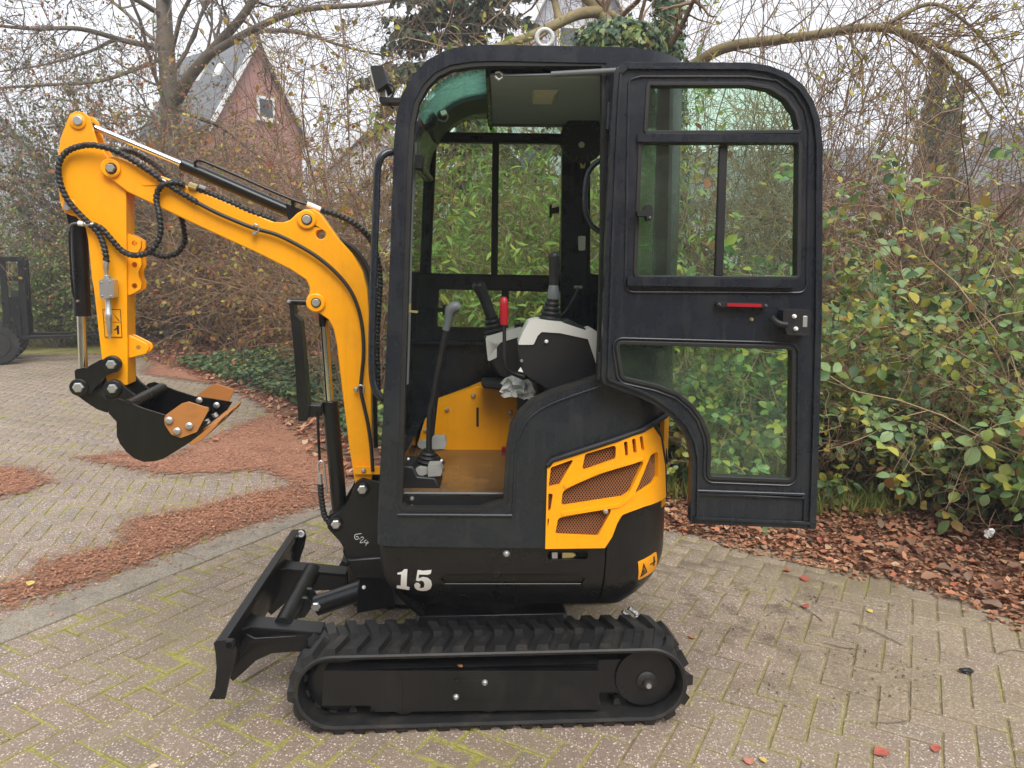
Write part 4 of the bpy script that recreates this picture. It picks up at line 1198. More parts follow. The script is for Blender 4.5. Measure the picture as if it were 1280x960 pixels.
# warning sticker: printed frame, triangle and figure
sk2 = prism('warning_sticker', A, [(128, 386.5, 1), (150.5, 386.5, 1), (152.5, 421.5, 1), (131, 421.5, 1)], wa - 0.0025, wa - 0.0005, 'orange', ARM)
def pr(pts): prism('print', A, pts, wa - 0.0034, wa - 0.0024, 'decalblack', sk2)
pr([(128, 386.5), (150.5, 386.5), (150.5, 387.2), (128, 387.2)]); pr([(131, 421), (152.5, 421), (152.5, 421.7), (131, 421.7)]); pr([(150, 387), (150.7, 387), (152.7, 421.5), (152, 421.5)]); pr([(128, 387), (128.7, 387), (131.6, 421.5), (130.9, 421.5)])
pr([(130, 402.5), (151.2, 402.5), (151.2, 403), (130, 403)]); pr([(140, 390), (141, 391.5), (149.5, 401), (148, 401)])
pr([(145.5, 407), (148.5, 407), (149, 417.5), (146.5, 418)]); pr([(142.5, 412), (146, 409.5), (147, 410.5), (143.5, 413.5)])
# grey hose break valve hanging on the arm
wv = wa - 0.035
vb = link('shut_off_valve', mesh_from('shut_off_valve', [], []), None, ARM)
P = lambda x, y: A.P(x, y, wv)
revolve('valve_neck', [(P(132.5, 326), 0.0095), (P(132.8, 337), 0.0095), (P(133, 338), 0.0065), (P(133.4, 344), 0.0065), (P(133.5, 345), 0.012), (P(133.6, 350), 0.012)], 'zinc', vb)
vk = prism('valve_block', A, [(123.5, 350, 2), (138, 348, 2), (142, 350, 2), (142.5, 372, 2), (127, 374, 2), (124.5, 370, 2)], wv - 0.018, wv + 0.022, 'zinc', vb, bev=0.004)
for x, y in ((126.5, 353), (137, 352), (127.5, 370), (138.5, 370)): bolt(A, x, y, wv - 0.018, 1.3, vk, hexa=False, h=0.003)
revolve('valve_spout', [(P(135, 373), 0.0098), (P(135.6, 390), 0.0098), (P(135.7, 391), 0.0118), (P(136, 398), 0.0118), (P(136.1, 399), 0.010), (P(136.5, 405), 0.010), (P(136.6, 406), 0.0085), (P(137.2, 416), 0.0085), (P(137.3, 417), 0.0052), (P(137.8, 422.5), 0.005)], 'zinc', vb)

# ---- cylinders
k = A.scale(100, 340, 0)
bc = rod('bucket_cylinder', A.P(98, 276, 0.0), A.P(103, 395, 0.0), 10.6 * k, 'black', EX, 26, bev=0.002)
rod('piston_rod', A.P(101.5, 390, 0.0), A.P(104.5, 470, 0.0), 5.6 * k, 'chrome', bc, 20)
hose('pressure_pipe', A, [(88, 283, -0.045), (86.8, 290, -0.045), (87.5, 320, -0.045), (91, 365, -0.04), (97, 378, -0.035)], 0.0035, 'black', bc)
bolt(A, 97.5, 376.5, -0.034, 1.8, bc, hexa=False)
prism('cylinder_clevis', A, [(93, 462, 4), (108, 459, 4), (112, 478, 4), (104, 490, 5), (95, 488, 4)], -0.025, 0.025, 'steelblack', bc, bev=0.004)
prism('cylinder_eye', A, [(80, 255, 5), (92, 250, 5), (109, 280), (86, 282)], -0.025, 0.025, 'steelblack', bc, bev=0.004)
ac = rod('arm_cylinder', A.P(227, 205, 0.0), A.P(362, 264, 0.0), 8.6 * k, 'black', EX, 26, bev=0.002)
rod('piston_rod', A.P(104, 153.5, 0.0), A.P(230, 206.5, 0.0), 3.9 * k, 'chrome', ac, 18)
prism('cylinder_eye', A, [(357, 254), (378, 262, 4), (392, 274, 5), (382, 284, 5), (360, 274)], -0.024, 0.024, 'steelblack', ac, bev=0.004)
prism('rod_eye', A, [(92, 144, 4), (104, 146, 3), (116, 154), (115, 161), (98, 161, 4), (90, 154, 4)], -0.024, 0.024, 'steelblack', ac, bev=0.003)
hose('pressure_pipe', A, [(244, 206.5, -0.022), (243.5, 203, -0.03), (247, 200.5, -0.03), (257, 202.5, -0.03), (300, 221, -0.03), (345, 241, -0.03), (372, 252, -0.03), (386, 256, -0.03)], 0.0052, 'black', ac)
prism('pipe_clip', A, [(363.5, 249, 1), (369, 249, 1), (367, 258), (364, 258)], -0.03, 0.0, 'black', ac, bev=0.002)
rod('pipe_ferrule', A.P(384, 255, -0.03), A.P(402, 262.5, -0.03), 0.0095, 'white', ac, 14)
bcy = rod('boom_cylinder', A.P(412.5, 501, 0.0), A.P(425, 642, 0.0), 11.4 * k, 'steelblack', EX, 28, bev=0.002)
rod('piston_rod', A.P(405, 400, 0.0), A.P(412.5, 505, 0.0), 6.0 * k, 'chrome', bcy, 20)
rod('rod_neck', A.P(403.5, 384, 0.0), A.P(404.7, 408, 0.0), 6.5 * k, 'steelblack', bcy, 18)
prism('cylinder_eye', A, [(410, 645, 5), (432, 632), (432, 660, 6), (418, 668, 6), (409, 660, 5)], -0.03, 0.03, 'steelblack', bcy, bev=0.004)
gp = prism('cylinder_guard', A, [(361, 377, 2), (367, 376), (368, 394), (376, 402), (386.5, 514), (384, 526, 2), (373, 527, 2), (367.5, 440)], -0.05, 0.045, 'steelblack', bcy, bev=0.003)
rod('guard_pin', A.P(360, 377, -0.03), A.P(396, 378, -0.03), 0.011, 'steelblack', bcy, 14)
bolt(A, 361.5, 377, -0.052, 2.6, bcy, hexa=False)
prism('guard_bracket', A, [(383, 506), (402, 507), (402, 520), (384, 522)], -0.03, 0.03, 'steelblack', bcy, bev=0.003)
hose('pressure_pipe', A, [(397, 515, -0.03), (398, 545, -0.03), (399.5, 575, -0.03)], 0.0055, 'steelblack', bcy)
hose('pipe_hook', A, [(399, 590, -0.035), (397.5, 582, -0.035), (400.5, 576, -0.035), (404.5, 579, -0.035), (406, 592, -0.035), (409, 615, -0.035)], 0.004, 'zinc', bcy)
rod('pipe_ferrule', A.P(400, 592, -0.035), A.P(401, 612, -0.035), 0.0085, 'zinc', bcy, 12)
hose('hydraulic_hose', A, [(400.5, 605, -0.035), (402, 625, -0.035), (406, 645, -0.035), (414, 655, -0.035)], 0.0105, 'hose', bcy, rib=(0.014, 0.0016))

# ---- hoses along boom and arm
HS = link('hydraulic_hoses', mesh_from('hydraulic_hoses', [], []), None, EX)
f = wa - 0.022; g = w - 0.018
SP = (0.0155, 0.0018)
hose('hydraulic_hose', A, [(133.2, 328, wv), (131, 312, wv), (124, 293, f), (112, 280, f), (99, 267, f), (86, 252, f), (76.5, 233, f), (73, 212, f), (77, 197, f), (88, 187, f), (108, 181.5, f - 0.01), (128, 183.5, f - 0.015), (150, 191, g), (170, 203, g), (190, 216, g), (205, 227.5, g), (225, 240, g), (247, 253.5, g)], 0.0085, 'hose', HS, SP)
hose('hydraulic_hose', A, [(247, 253.5, g), (270, 265.5, g), (300, 278.5, g), (320, 286, g), (345, 293, g), (370, 305, g), (395, 320, g), (418, 339, g), (436, 360, g), (447, 383, g), (453, 410, g), (454.5, 440, g), (452.5, 465, g), (451, 487, g), (455, 507, g), (460, 530, g), (464, 560, g), (466, 590, g)], 0.0068, 'hose', HS)
hose('hydraulic_hose', A, [(117, 281, f), (127, 286, f), (139, 299, f), (152, 313, f), (166, 319, f - .02), (182, 317, f - 0.03), (194, 307, f - 0.03), (200.5, 290, f - 0.03), (199, 268, f - 0.03), (195.5, 252, g), (197, 240, g), (204, 231, g - .01), (216, 228.5, g), (232, 231, g + 0.01)], 0.0085, 'hose', HS, SP)
hose('hydraulic_hose', A, [(246, 236, g + 0.02), (262, 242, g + 0.025), (290, 254, g + 0.025), (320, 267, g + 0.025), (345, 276, g + 0.03)], 0.0085, 'hose', HS, SP)
hose('hydraulic_hose', A, [(150, 189, 0.03), (165, 190, 0.03), (182, 199, 0.03), (200, 211, 0.02), (215, 226, 0.0), (228, 231, g + 0.02)], 0.0085, 'hose', HS, SP)
hose('hydraulic_hose', A, [(176, 305, 0.06), (186, 313, 0.06), (203, 320.5, 0.06), (220, 317, 0.06), (230, 304, 0.06), (230, 288, 0.06), (226, 270, 0.06), (220, 255, 0.075)], 0.0085, 'hose', HS, SP)
hose('hydraulic_hose', A, [(401, 262.5, -0.03), (418, 267.5, -0.03), (437, 276, -0.03), (453, 288, -0.02), (464, 301, 0.0), (472, 325, 0.02), (475, 350, 0.03), (473, 390, 0.03), (471, 430, 0.03), (473, 500, 0.03)], 0.0098, 'hose', HS, SP)
hose('hydraulic_hose', A, [(424, 299, 0.02), (442, 311, 0.02), (456, 328, 0.02), (463, 350, 0.02), (466, 390, 0.03), (468, 470, 0.03), (470, 560, 0.03)], 0.008, 'hose', HS)
hose('hydraulic_hose', A, [(430, 305, 0.04), (448, 322, 0.04), (458, 345, 0.04), (462.5, 380, 0.045), (468, 470, 0.045)], 0.006, 'midgrey', HS)
rod('hose_ferrule', A.P(98, 279, f), A.P(104.5, 280, f), 0.0085, 'white', HS, 12); rod('hose_ferrule', A.P(105.5, 280, f), A.P(118.5, 281, f), 0.0078, 'zinc', HS, 12)
hose('elbow_pipe', A, [(98, 279, f), (91, 279.5, f), (87.5, 283, f + 0.01), (87, 288, -0.045)], 0.004, 'midgrey', HS)
revolve('hose_coupling', [(A.P(236, 231, g + 0.01), 0.012), (A.P(246, 235, g + 0.012), 0.012)], 'brass', HS, 6)
revolve('hose_coupling', [(A.P(249, 233, g + 0.015), 0.007), (A.P(257, 236, g + 0.015), 0.007)], 'zinc', HS, 6)
for x, y in ((319.5, 286), (451, 487)):
    hose('hose_clamp', A, [(x - 4, y - 1, g + 0.004), (x - 2, y - 5.5, g - 0.008), (x + 3, y - 4.5, g - 0.008), (x + 4, y + 2, g - 0.004), (x, y + 5, g + 0.006)], 0.0038, 'zinc', HS)
    bolt(A, x - 1.5 if x < 400 else x - 6, y + 6 if x < 400 else y, g, 3.4, HS, hexa=False, mat='zinc')
hose('cable_tie', A, [(203, 224, g - 0.01), (207, 226.5, g - 0.012), (206, 232, g - 0.012)], 0.003, 'white', HS)

# ---- bucket linkage and bucket
LK = link('bucket_linkage', mesh_from('bucket_linkage', [], []), None, EX)
l1 = [(140, 447, 4), (149, 450, 5), (150, 462, 5), (141, 466.5, 4), (131, 470), (123, 480), (113, 492, 4), (100, 495.5, 5), (91.5, 489, 5), (91.5, 478, 5), (101, 468), (112, 457), (125, 450)]
l2 = [(91, 489, 4), (93, 476, 4), (104, 475, 4), (113, 482), (121, 491), (134, 501), (139, 505), (134, 516), (122, 512), (108, 503), (97, 495)]
for wx in (-0.072, 0.054):
    prism('side_link', A, [A.at(p[0], p[1], -0.072) for p in rounded(l1)], wx, wx + 0.018, 'steelblack', LK, bev=0.004, local=True)
prism('push_link', A, [A.at(p[0], p[1], -0.05) for p in rounded(l2)], -0.05, 0.05, 'steelblack', LK, bev=0.006, local=True)
for x, y, rp, wq in ((140, 455.5, 6.6, -0.072), (99, 484, 7.2, -0.072), (141.5, 485.5, 6.6, -0.080)):
    lathe_w('pin_boss', A, x, y, wq, [(0.01, 0.031), (-0.006, 0.030), (-0.008, 0.026)], 'steelblack', LK, 24)
    bolt(A, x, y, wq - 0.007, rp, LK, h=0.014)
for x, y in ((140, 455.5), (99, 484), (141.5, 485.5)):
    rod('link_pin', A.P(x, y, -0.078), A.W(A.at(x, y, -0.078)[0], 0.078, A.at(x, y, -0.078)[1]), 0.015, 'steelblack', LK, 16)
BK = link('bucket', mesh_from('bucket', [], []), None, EX)
HW = 0.19
so = [(134, 508, 3), (137.5, 501, 4), (147.5, 498.5, 4), (157, 502), (180, 511), (206, 519), (233, 522.5), (260, 527), (247, 547), (232, 556.5), (215, 567), (204, 573.5), (194, 576.5), (180, 577.5), (168, 573), (158, 565), (150, 555), (146, 545), (145.5, 527), (136, 517)]
sl_ = [A.at(p[0], p[1], -HW) for p in rounded(so)]
for wx in (-HW, HW - 0.010):
    prism('bucket_side', A, sl_, wx, wx + 0.010, 'black', BK, bev=0.0015, local=True)
shell = [A.at(p[0], p[1], -HW) for p in spline([(249, 545), (232, 555.5), (215, 566), (204, 572.5), (194, 575.5), (180, 576.5), (168, 572), (158, 564), (150.5, 554), (146.8, 544), (146.3, 528), (152, 512), (156, 505)], 4)]
sheet_pts = [Vector(p) for p in shell]
inn = []
for i, p in enumerate(sheet_pts):
    t = (sheet_pts[min(i + 1, len(shell) - 1)] - sheet_pts[max(i - 1, 0)]).normalized()
    inn.append(p + Vector((t.y, -t.x)) * 0.008)
prism('bucket_shell', A, [tuple(p) for p in sheet_pts] + [tuple(p) for p in reversed(inn)], -HW + 0.005, HW - 0.005, 'black', BK, local=True)
t = A.at(158, 508, -HW)
rod('bucket_tube', A.W(t[0], -HW + 0.004, t[1]), A.W(t[0], HW - 0.004, t[1]), 0.021, 'black', BK, 24)
ear = [(133, 484, 4), (140, 475, 5), (149, 476.5, 5), (157, 486), (172, 497, 4), (166, 512, 4), (150, 512), (137, 508, 4), (132, 496, 4)]
for wx in (-0.08, 0.064):
    prism('bucket_ear', A, [A.at(p[0], p[1], -0.08) for p in rounded(ear)], wx, wx + 0.016, 'steelblack', BK, bev=0.003, local=True)
lp = [A.at(p[0], p[1], -HW) for p in ((236, 554), (249, 544), (270, 528.5), (272, 531), (252, 550.5), (240, 557))]
lip = prism('cutting_lip', A, lp, -HW - 0.004, HW + 0.004, 'tooth', BK, bev=0.0015, local=True)
# raised teeth on the lip
du, dz_ = (lp[2][0] - lp[1][0]), (lp[2][1] - lp[1][1])
for i in range(3):
    wx = -HW + 0.015 + i * 0.13
    a0 = lp[1]
    prism('tooth', A, [(a0[0] + du * 0.1, a0[1] + dz_ * 0.1 + 0.009), (a0[0] + du * 1.2, a0[1] + dz_ * 1.2), (a0[0] + du * 1.2, a0[1] + dz_ * 1.2 - 0.006), (a0[0] + du * 0.1, a0[1] + dz_ * 0.1 - 0.008)], wx, wx + 0.092, 'tooth', lip, bev=0.002, local=True)
ct = [(205, 523, 3), (208, 518), (226, 505, 3), (235, 502.5, 3), (261.5, 511, 3), (246, 540, 3), (226, 547.5, 4), (214, 543, 4), (206, 531, 3)]
cl_ = [A.at(p[0], p[1], -HW - 0.012) for p in rounded(ct)]
for wx in (-HW - 0.012, HW):
    c = prism('side_cutter', A, cl_, wx, wx + 0.012, 'tooth', BK, bev=0.0025, local=True)
    for x, y in ((212, 525), (222, 538.5), (237, 532)):
        q = A.at(x, y, -HW - 0.012)
        wz = wx if wx < 0 else wx - 0.012
        lathe_w('bolt', A, 0, 0, wz, [(0, 0.0125), (-0.008, 0.0125), (-0.011, 0.009), (-0.012, 0.004)], 'zinc', c, 12, local=q)
for wx in (-0.15, -0.03, 0.09):
    q = A.at(247, 543, -HW)
    rod('bolt', A.W(q[0] - 0.004, wx, q[1] + 0.004), A.W(q[0] - 0.012, wx, q[1] + 0.018), 0.011, 'zinc', lip, 12)
prism('arm_plate_print', A, [(226, 514), (250, 517), (247, 521), (226, 519)], -HW - 0.0128, -HW - 0.0118, 'tooth', BK)

# keep to thing > part > sub-part: anything deeper hangs on its part
def _depth(o):
    n = 0
    while o.parent is not None: o = o.parent; n += 1
    return n
for o in [o for o in bpy.data.objects if _depth(o) > 2]:
    p = o.parent
    while _depth(p) > 1: p = p.parent
    o.parent = p
# ------------------------------------------------------------------ ground, paving, kerb
def in_poly(P, poly):
    x, y = P[:, 0], P[:, 1]
    r = np.zeros(len(P), dtype=bool)
    n = len(poly)
    for i in range(n):
        x1, y1 = poly[i]; x2, y2 = poly[(i + 1) % n]
        if y1 == y2: continue
        r ^= ((y1 > y) != (y2 > y)) & (x < (x2 - x1) * (y - y1) / (y2 - y1) + x1)
    return r
def dist_line(P, line):
    d = np.full(len(P), 1e9)
    for (x1, y1), (x2, y2) in zip(line, line[1:]):
        vx, vy = x2 - x1, y2 - y1
        t = np.clip(((P[:, 0] - x1) * vx + (P[:, 1] - y1) * vy) / (vx * vx + vy * vy), 0, 1)
        d = np.minimum(d, np.hypot(P[:, 0] - x1 - t * vx, P[:, 1] - y1 - t * vy))
    return d
def vnoise(P, scale, seed):
    """cheap smooth value noise in the plane"""
    g = np.random.default_rng(seed).random((64, 64))
    q = P[:, :2] * scale
    i = np.floor(q).astype(int); f = q - i
    f = f * f * (3 - 2 * f)
    a = g[i[:, 0] % 64, i[:, 1] % 64]; b = g[(i[:, 0] + 1) % 64, i[:, 1] % 64]
    c = g[i[:, 0] % 64, (i[:, 1] + 1) % 64]; d = g[(i[:, 0] + 1) % 64, (i[:, 1] + 1) % 64]
    return (a * (1 - f[:, 0]) + b * f[:, 0]) * (1 - f[:, 1]) + (c * (1 - f[:, 0]) + d * f[:, 0]) * f[:, 1]

EDGE = [(-16, 27), (-7.3, 13.4), (-3.1, 8.5), (-1.75, 6.0), (-1.0, 4.95), (0.0, 4.75), (0.98, 4.22), (1.62, 3.84), (2.34, 3.07), (3.6, 1.6), (6, -1)]
BED = EDGE + [(40, -1), (40, 80), (-40, 80), (-40, 50)]
KA, KB = np.array((-2.12, 2.79)), np.array((-1.18, 4.46))
KD = (KB - KA) / np.linalg.norm(KB - KA)
KN = np.array((-KD[1], KD[0]))
KW = 0.235

m = NT('soil_and_litter')
p = m.pos()
c = m.ramp(m.noise(p, 2.2, 6, 0.7), [(0.3, srgb(88, 64, 48)), (0.5, srgb(122, 86, 64)), (0.62, srgb(100, 78, 54)), (0.75, srgb(88, 88, 54))])
c = m.mix(0.5, c, m.ramp(m.noise(p, 28, 4, 0.7), [(0.3, srgb(48, 34, 28)), (0.6, srgb(126, 84, 60)), (0.75, srgb(150, 108, 80))]))
m.bsdf(c, 0.9, bump=m.noise(p, 40, 4), bstr=0.8, bdist=0.03)
M['soil'] = m.m
m = NT('far_ground')
p = m.pos()
m.bsdf(m.ramp(m.noise(p, 0.3, 5), [(0.35, srgb(92, 84, 70)), (0.6, srgb(84, 88, 58))]), 0.9)
M['farground'] = m.m
m = NT('joint_moss')
p = m.pos()
n1 = m.noise(p, 3.0, 4, 0.6); n2 = m.noise(p, 60, 3, 0.6)
c = m.ramp(n1, [(0.34, srgb(122, 108, 76)), (0.44, srgb(150, 142, 74)), (0.54, srgb(156, 152, 72)), (0.70, srgb(144, 148, 62))])
c = m.mix(m.ramp(n2, [(0.4, 0.0), (0.7, 0.6)]), c, srgb(92, 80, 60))
MOSS_NT = (m, c, n2, p)
def dirt_masks(m, p):
    """trodden soil film over the right-hand paving and the dark smear where the machine turned"""
    sp = m.n('ShaderNodeSeparateXYZ'); m.l(p, sp.inputs[0])
    x, y = sp.outputs[0], sp.outputs[1]
    film = m.math('MULTIPLY', m.ramp(m.math('MULTIPLY', m.math('ADD', x, 0.1), 0.7), [(0.0, 0.0), (1.0, 1.0)]), m.ramp(m.noise(p, 2.2, 5, 0.65), [(0.30, 1.0), (0.62, 0.25)]))
    dx, dy = m.math('SUBTRACT', x, 1.05), m.math('SUBTRACT', y, 3.15)
    rr = m.math('SQRT', m.math('ADD', m.math('MULTIPLY', dx, dx), m.math('MULTIPLY', dy, dy)))
    smear = m.math('MULTIPLY', m.ramp(rr, [(0.15, 1.0), (0.95, 0.0)]), m.ramp(m.noise(p, 5, 6, 0.75), [(0.48, 0.0), (0.66, 0.8)]))
    return m.math('MULTIPLY', film, 0.92), smear
def brick_mat(name, tint, dirtk):
    m = NT(name)
    g = m.n('ShaderNodeNewGeometry')
    oi = m.n('ShaderNodeObjectInfo')
    p = g.outputs['Position']
    rnd = m.math('FRACT', m.math('ADD', m.math('MULTIPLY', g.outputs['Random Per Island'], 7.13), oi.outputs['Random']))
    base = m.ramp(rnd, [(0.0, srgb(134, 117, 111)), (0.25, srgb(144, 126, 116)), (0.5, srgb(128, 115, 111)), (0.75, srgb(148, 132, 120)), (1.0, srgb(138, 119, 109))])
    base = m.mix(0.8, base, tint, 'MULTIPLY')
    v = m.n('ShaderNodeTexVoronoi'); v.inputs['Scale'].default_value = 130; v.inputs['Randomness'].default_value = 1.0
    m.l(p, v.inputs['Vector'])
    sep = m.n('ShaderNodeSeparateColor'); m.l(v.outputs['Color'], sep.inputs[0])
    core = m.ramp(v.outputs['Distance'], [(0.28, 1.0), (0.48, 0.0)])
    lt = m.math('MULTIPLY', core, m.ramp(sep.outputs[0], [(0.44, 0.0), (0.62, 1.0)]))
    dk = m.math('MULTIPLY', core, m.ramp(sep.outputs[1], [(0.62, 0.0), (0.75, 0.65)]))
    v2 = m.n('ShaderNodeTexVoronoi'); v2.inputs['Scale'].default_value = 78
    m.l(p, v2.inputs['Vector'])
    sep2 = m.n('ShaderNodeSeparateColor'); m.l(v2.outputs['Color'], sep2.inputs[0])
    lt2 = m.math('MULTIPLY', m.ramp(v2.outputs['Distance'], [(0.18, 1.0), (0.34, 0.0)]), m.ramp(sep2.outputs[0], [(0.74, 0.0), (0.84, 0.9)]))
    c = m.mix(lt, base, srgb(228, 214, 198))
    c = m.mix(lt2, c, srgb(250, 240, 224))
    c = m.mix(dk, c, srgb(88, 76, 72))
    c = m.mix(m.ramp(m.noise(p, 90, 5, 0.75), [(0.46, 0.0), (0.7, 0.6)]), c, srgb(92, 79, 73))
    # damp dirt and algae drifting over the paving
    d1 = m.ramp(m.noise(p, 0.9, 6, 0.65), [(0.42, 0.0), (0.68, dirtk)])
    c = m.mix(d1, c, srgb(118, 106, 80))
    # moss creeping in from the brick edges (uv in metres)
    uv = m.n('ShaderNodeUVMap')
    sx = m.n('ShaderNodeSeparateXYZ'); m.l(uv.outputs[0], sx.inputs[0])
    ex = m.math('MINIMUM', sx.outputs[0], m.math('SUBTRACT', 0.2, sx.outputs[0]))
    ey = m.math('MINIMUM', sx.outputs[1], m.math('SUBTRACT', 0.1, sx.outputs[1]))
    e = m.math('MINIMUM', ex, ey)
    wob = m.math('MULTIPLY', m.math('SUBTRACT', m.noise(p, 38, 5, 0.75), 0.5), 0.075)
    patch = m.math('MULTIPLY', m.math('SUBTRACT', m.noise(p, 3.2, 3, 0.5), 0.47), 0.08)
    mo = m.ramp(m.math('ADD', m.math('SUBTRACT', m.math('ADD', wob, patch), e), 0.5), [(0.495, 0.0), (0.508, 0.85)])
    fl0, _sm0 = dirt_masks(m, p)
    mo = m.math('MULTIPLY', mo, m.math('SUBTRACT', 1.0, m.math('MULTIPLY', fl0, 0.9)))
    c = m.mix(mo, c, m.ramp(m.noise(p, 70, 3), [(0.35, srgb(128, 124, 56)), (0.65, srgb(154, 150, 70))]))
    fl, sme = dirt_masks(m, p)
    c = m.mix(m.math('MULTIPLY', fl, m.ramp(e, [(0.0, 0.95), (0.03, 0.6)])), c, m.ramp(m.noise(p, 75, 5, 0.75), [(0.3, srgb(108, 94, 76)), (0.5, srgb(142, 126, 102)), (0.66, srgb(200, 186, 160))]))
    c = m.mix(sme, c, srgb(74, 62, 50))
    rr = m.ramp(m.noise(p, 1.7, 4), [(0.4, 0.5), (0.65, 0.8)])
    m.bsdf(c, rr, 0, 0.45, bump=m.math('ADD', m.noise(p, 130, 4, 0.7), m.math('MULTIPLY', lt, 0.6)), bstr=0.55, bdist=0.004)
    return m.m
m, c, n2, p = MOSS_NT
fl, sme = dirt_masks(m, p)
c = m.mix(m.math('MINIMUM', m.math('MULTIPLY', fl, 1.45), 1.0), c, m.ramp(m.noise(p, 40, 4), [(0.35, srgb(104, 91, 73)), (0.65, srgb(140, 125, 102))]))
c = m.mix(sme, c, srgb(74, 62, 50))
m.bsdf(c, 0.95, bump=n2, bstr=1.0, bdist=0.006)
M['moss'] = m.m
M['brick'] = brick_mat('concrete_paver', (1.0, 0.955, 0.86, 1), 0.85)
M['brick2'] = brick_mat('concrete_paver_road', (1.0, 0.98, 0.87, 1), 0.5)
m = NT('kerb_concrete')
p = m.pos()
c = m.ramp(m.noise(p, 3.5, 5, 0.7), [(0.3, srgb(118, 110, 98)), (0.55, srgb(152, 142, 126)), (0.75, srgb(128, 122, 92))])
c = m.mix(m.ramp(m.noise(p, 110, 4, 0.8), [(0.42, 0.0), (0.62, 0.8)]), c, srgb(92, 84, 76))
c = m.mix(m.ramp(m.noise(p, 140, 3, 0.8), [(0.58, 0.0), (0.7, 0.7)]), c, srgb(196, 186, 170))
m.bsdf(c, 0.85, bump=m.noise(p, 120, 4), bstr=0.5, bdist=0.004)
M['kerb'] = m.m

# base sheet to the horizon
gm = mesh_from('ground', [(-155, -40, -0.16), (155, -40, -0.16), (155, 255, -0.16), (-155, 255, -0.16)], [(0, 1, 2, 3)])
GROUND = link('ground', gm, 'farground'); tag(GROUND, kind='structure')
# moss and sand bed under all the paving
gm = mesh_from('paving_bed', [(-40, -3, -0.0055), (8, -3, -0.0055), (8, 40, -0.0055), (-40, 40, -0.0055)], [(0, 1, 2, 3)])
pb = link('paving_bed', gm, 'moss'); tag(pb, kind='structure')
# planting bed: gently rising soil
def bed_h(P):
    d = dist_line(P, EDGE)
    ins = in_poly(P, BED)
    h = np.where(ins, 0.012 + 0.30 * (1 - np.exp(-d / 2.6)) + 0.05 * (vnoise(P, 1.6, 3) - 0.4) * np.clip(d / 0.5, 0, 1), -0.03)
    return h
xs, ys = np.arange(-26, 16.01, 0.16), np.arange(1.0, 34.01, 0.16)
gx, gy = np.meshgrid(xs, ys, indexing='ij')
P2 = np.stack([gx.ravel(), gy.ravel()], 1)
h = bed_h(P2)
ny = len(ys)
idx = np.arange(len(P2)).reshape(len(xs), ny)
F = np.stack([idx[:-1, :-1].ravel(), idx[1:, :-1].ravel(), idx[1:, 1:].ravel(), idx[:-1, 1:].ravel()], 1)
keep = (h[F] > 0).any(1)
F = F[keep]
used = np.unique(F); remap = np.full(len(P2), -1); remap[used] = np.arange(len(used))
me = np_mesh('planting_bed', np.column_stack([P2[used], h[used]]), remap[F], True)
BEDO = link('planting_bed', me, 'soil'); tag(BEDO, kind='structure')
def bz(x, y):
    return float(bed_h(np.array([[x, y]]))[0])

def paver_mesh(seed):
    r = random.Random(seed)
    L, Wd, H, b = 0.1925, 0.0925, 0.05, 0.0045
    V, uvs = [], []
    for z, ins in ((-H, 0), (-b, 0), (0, b)):
        for sx, sy in ((-1, -1), (1, -1), (1, 1), (-1, 1)):
            V.append((sx * (L / 2 - ins) + r.uniform(-.0015, .0015), sy * (Wd / 2 - ins) + r.uniform(-.0015, .0015), z + (r.uniform(-.0012, .0012) if z == 0 else 0)))
    Fc = [(8, 9, 10, 11)] + [(k * 4 + i, k * 4 + (i + 1) % 4, k * 4 + 4 + (i + 1) % 4, k * 4 + 4 + i) for k in (0, 1) for i in range(4)]
    return np.array(V), Fc
PV = [paver_mesh(s) for s in range(6)]
PME = []
for V, Fc in PV:
    me = mesh_from('paver', V, Fc)
    uvl = me.uv_layers.new(name='UVMap')
    for lp in me.loops:
        v = me.vertices[lp.vertex_index].co
        uvl.data[lp.index].uv = (v.x + 0.1, v.y + 0.05)
    PME.append(me)
def herringbone(org, ang, x0, x1, y0, y1, test):
    c, s = math.cos(ang), math.sin(ang)
    out = []
    for i in range(x0, x1):
        for j in range(y0, y1):
            k = (i - j) % 4
            if k == 0: lx, ly, a = (i + 1) * 0.1, (j + 0.5) * 0.1, 0.0
            elif k == 3: lx, ly, a = (i + 0.5) * 0.1, (j + 1) * 0.1, math.pi / 2
            else: continue
            out.append((org[0] + lx * c - ly * s, org[1] + lx * s + ly * c, ang + a))
    out = np.array(out)
    return out[test(out)]
def proj(P):
    """photo pixel of ground points"""
    v = np.column_stack([P[:, 0], P[:, 1], np.zeros(len(P))]) - np.array((0, 0, CAM_H))
    f = v @ np.array(_F0); r = v @ np.array(_Rv); u = v @ np.array(_Uv)
    return 640 + FPX * r / f, 480 - FPX * u / f, f
KDA = math.atan2(KD[1], KD[0])
side = lambda P: (P[:, :2] - KA) @ KN
near = herringbone((-2.12, 2.79), KDA - math.pi / 2, -20, 75, -60, 60, lambda P: (side(P) < 0.03) & (P[:, 1] > 0.4) & (P[:, 0] < 3.8) & ~(in_poly(P[:, :2], BED) & (dist_line(P[:, :2], EDGE) > 0.15)))
road = herringbone((-2.4, 3.3), R(-72), -150, 40, -130, 60, lambda P: (side(P) > KW - 0.03) & (P[:, 1] > 1.0) & (P[:, 1] < 13) & (P[:, 0] > -13) & ~(in_poly(P[:, :2], BED) & (dist_line(P[:, :2], EDGE) > 0.25)))
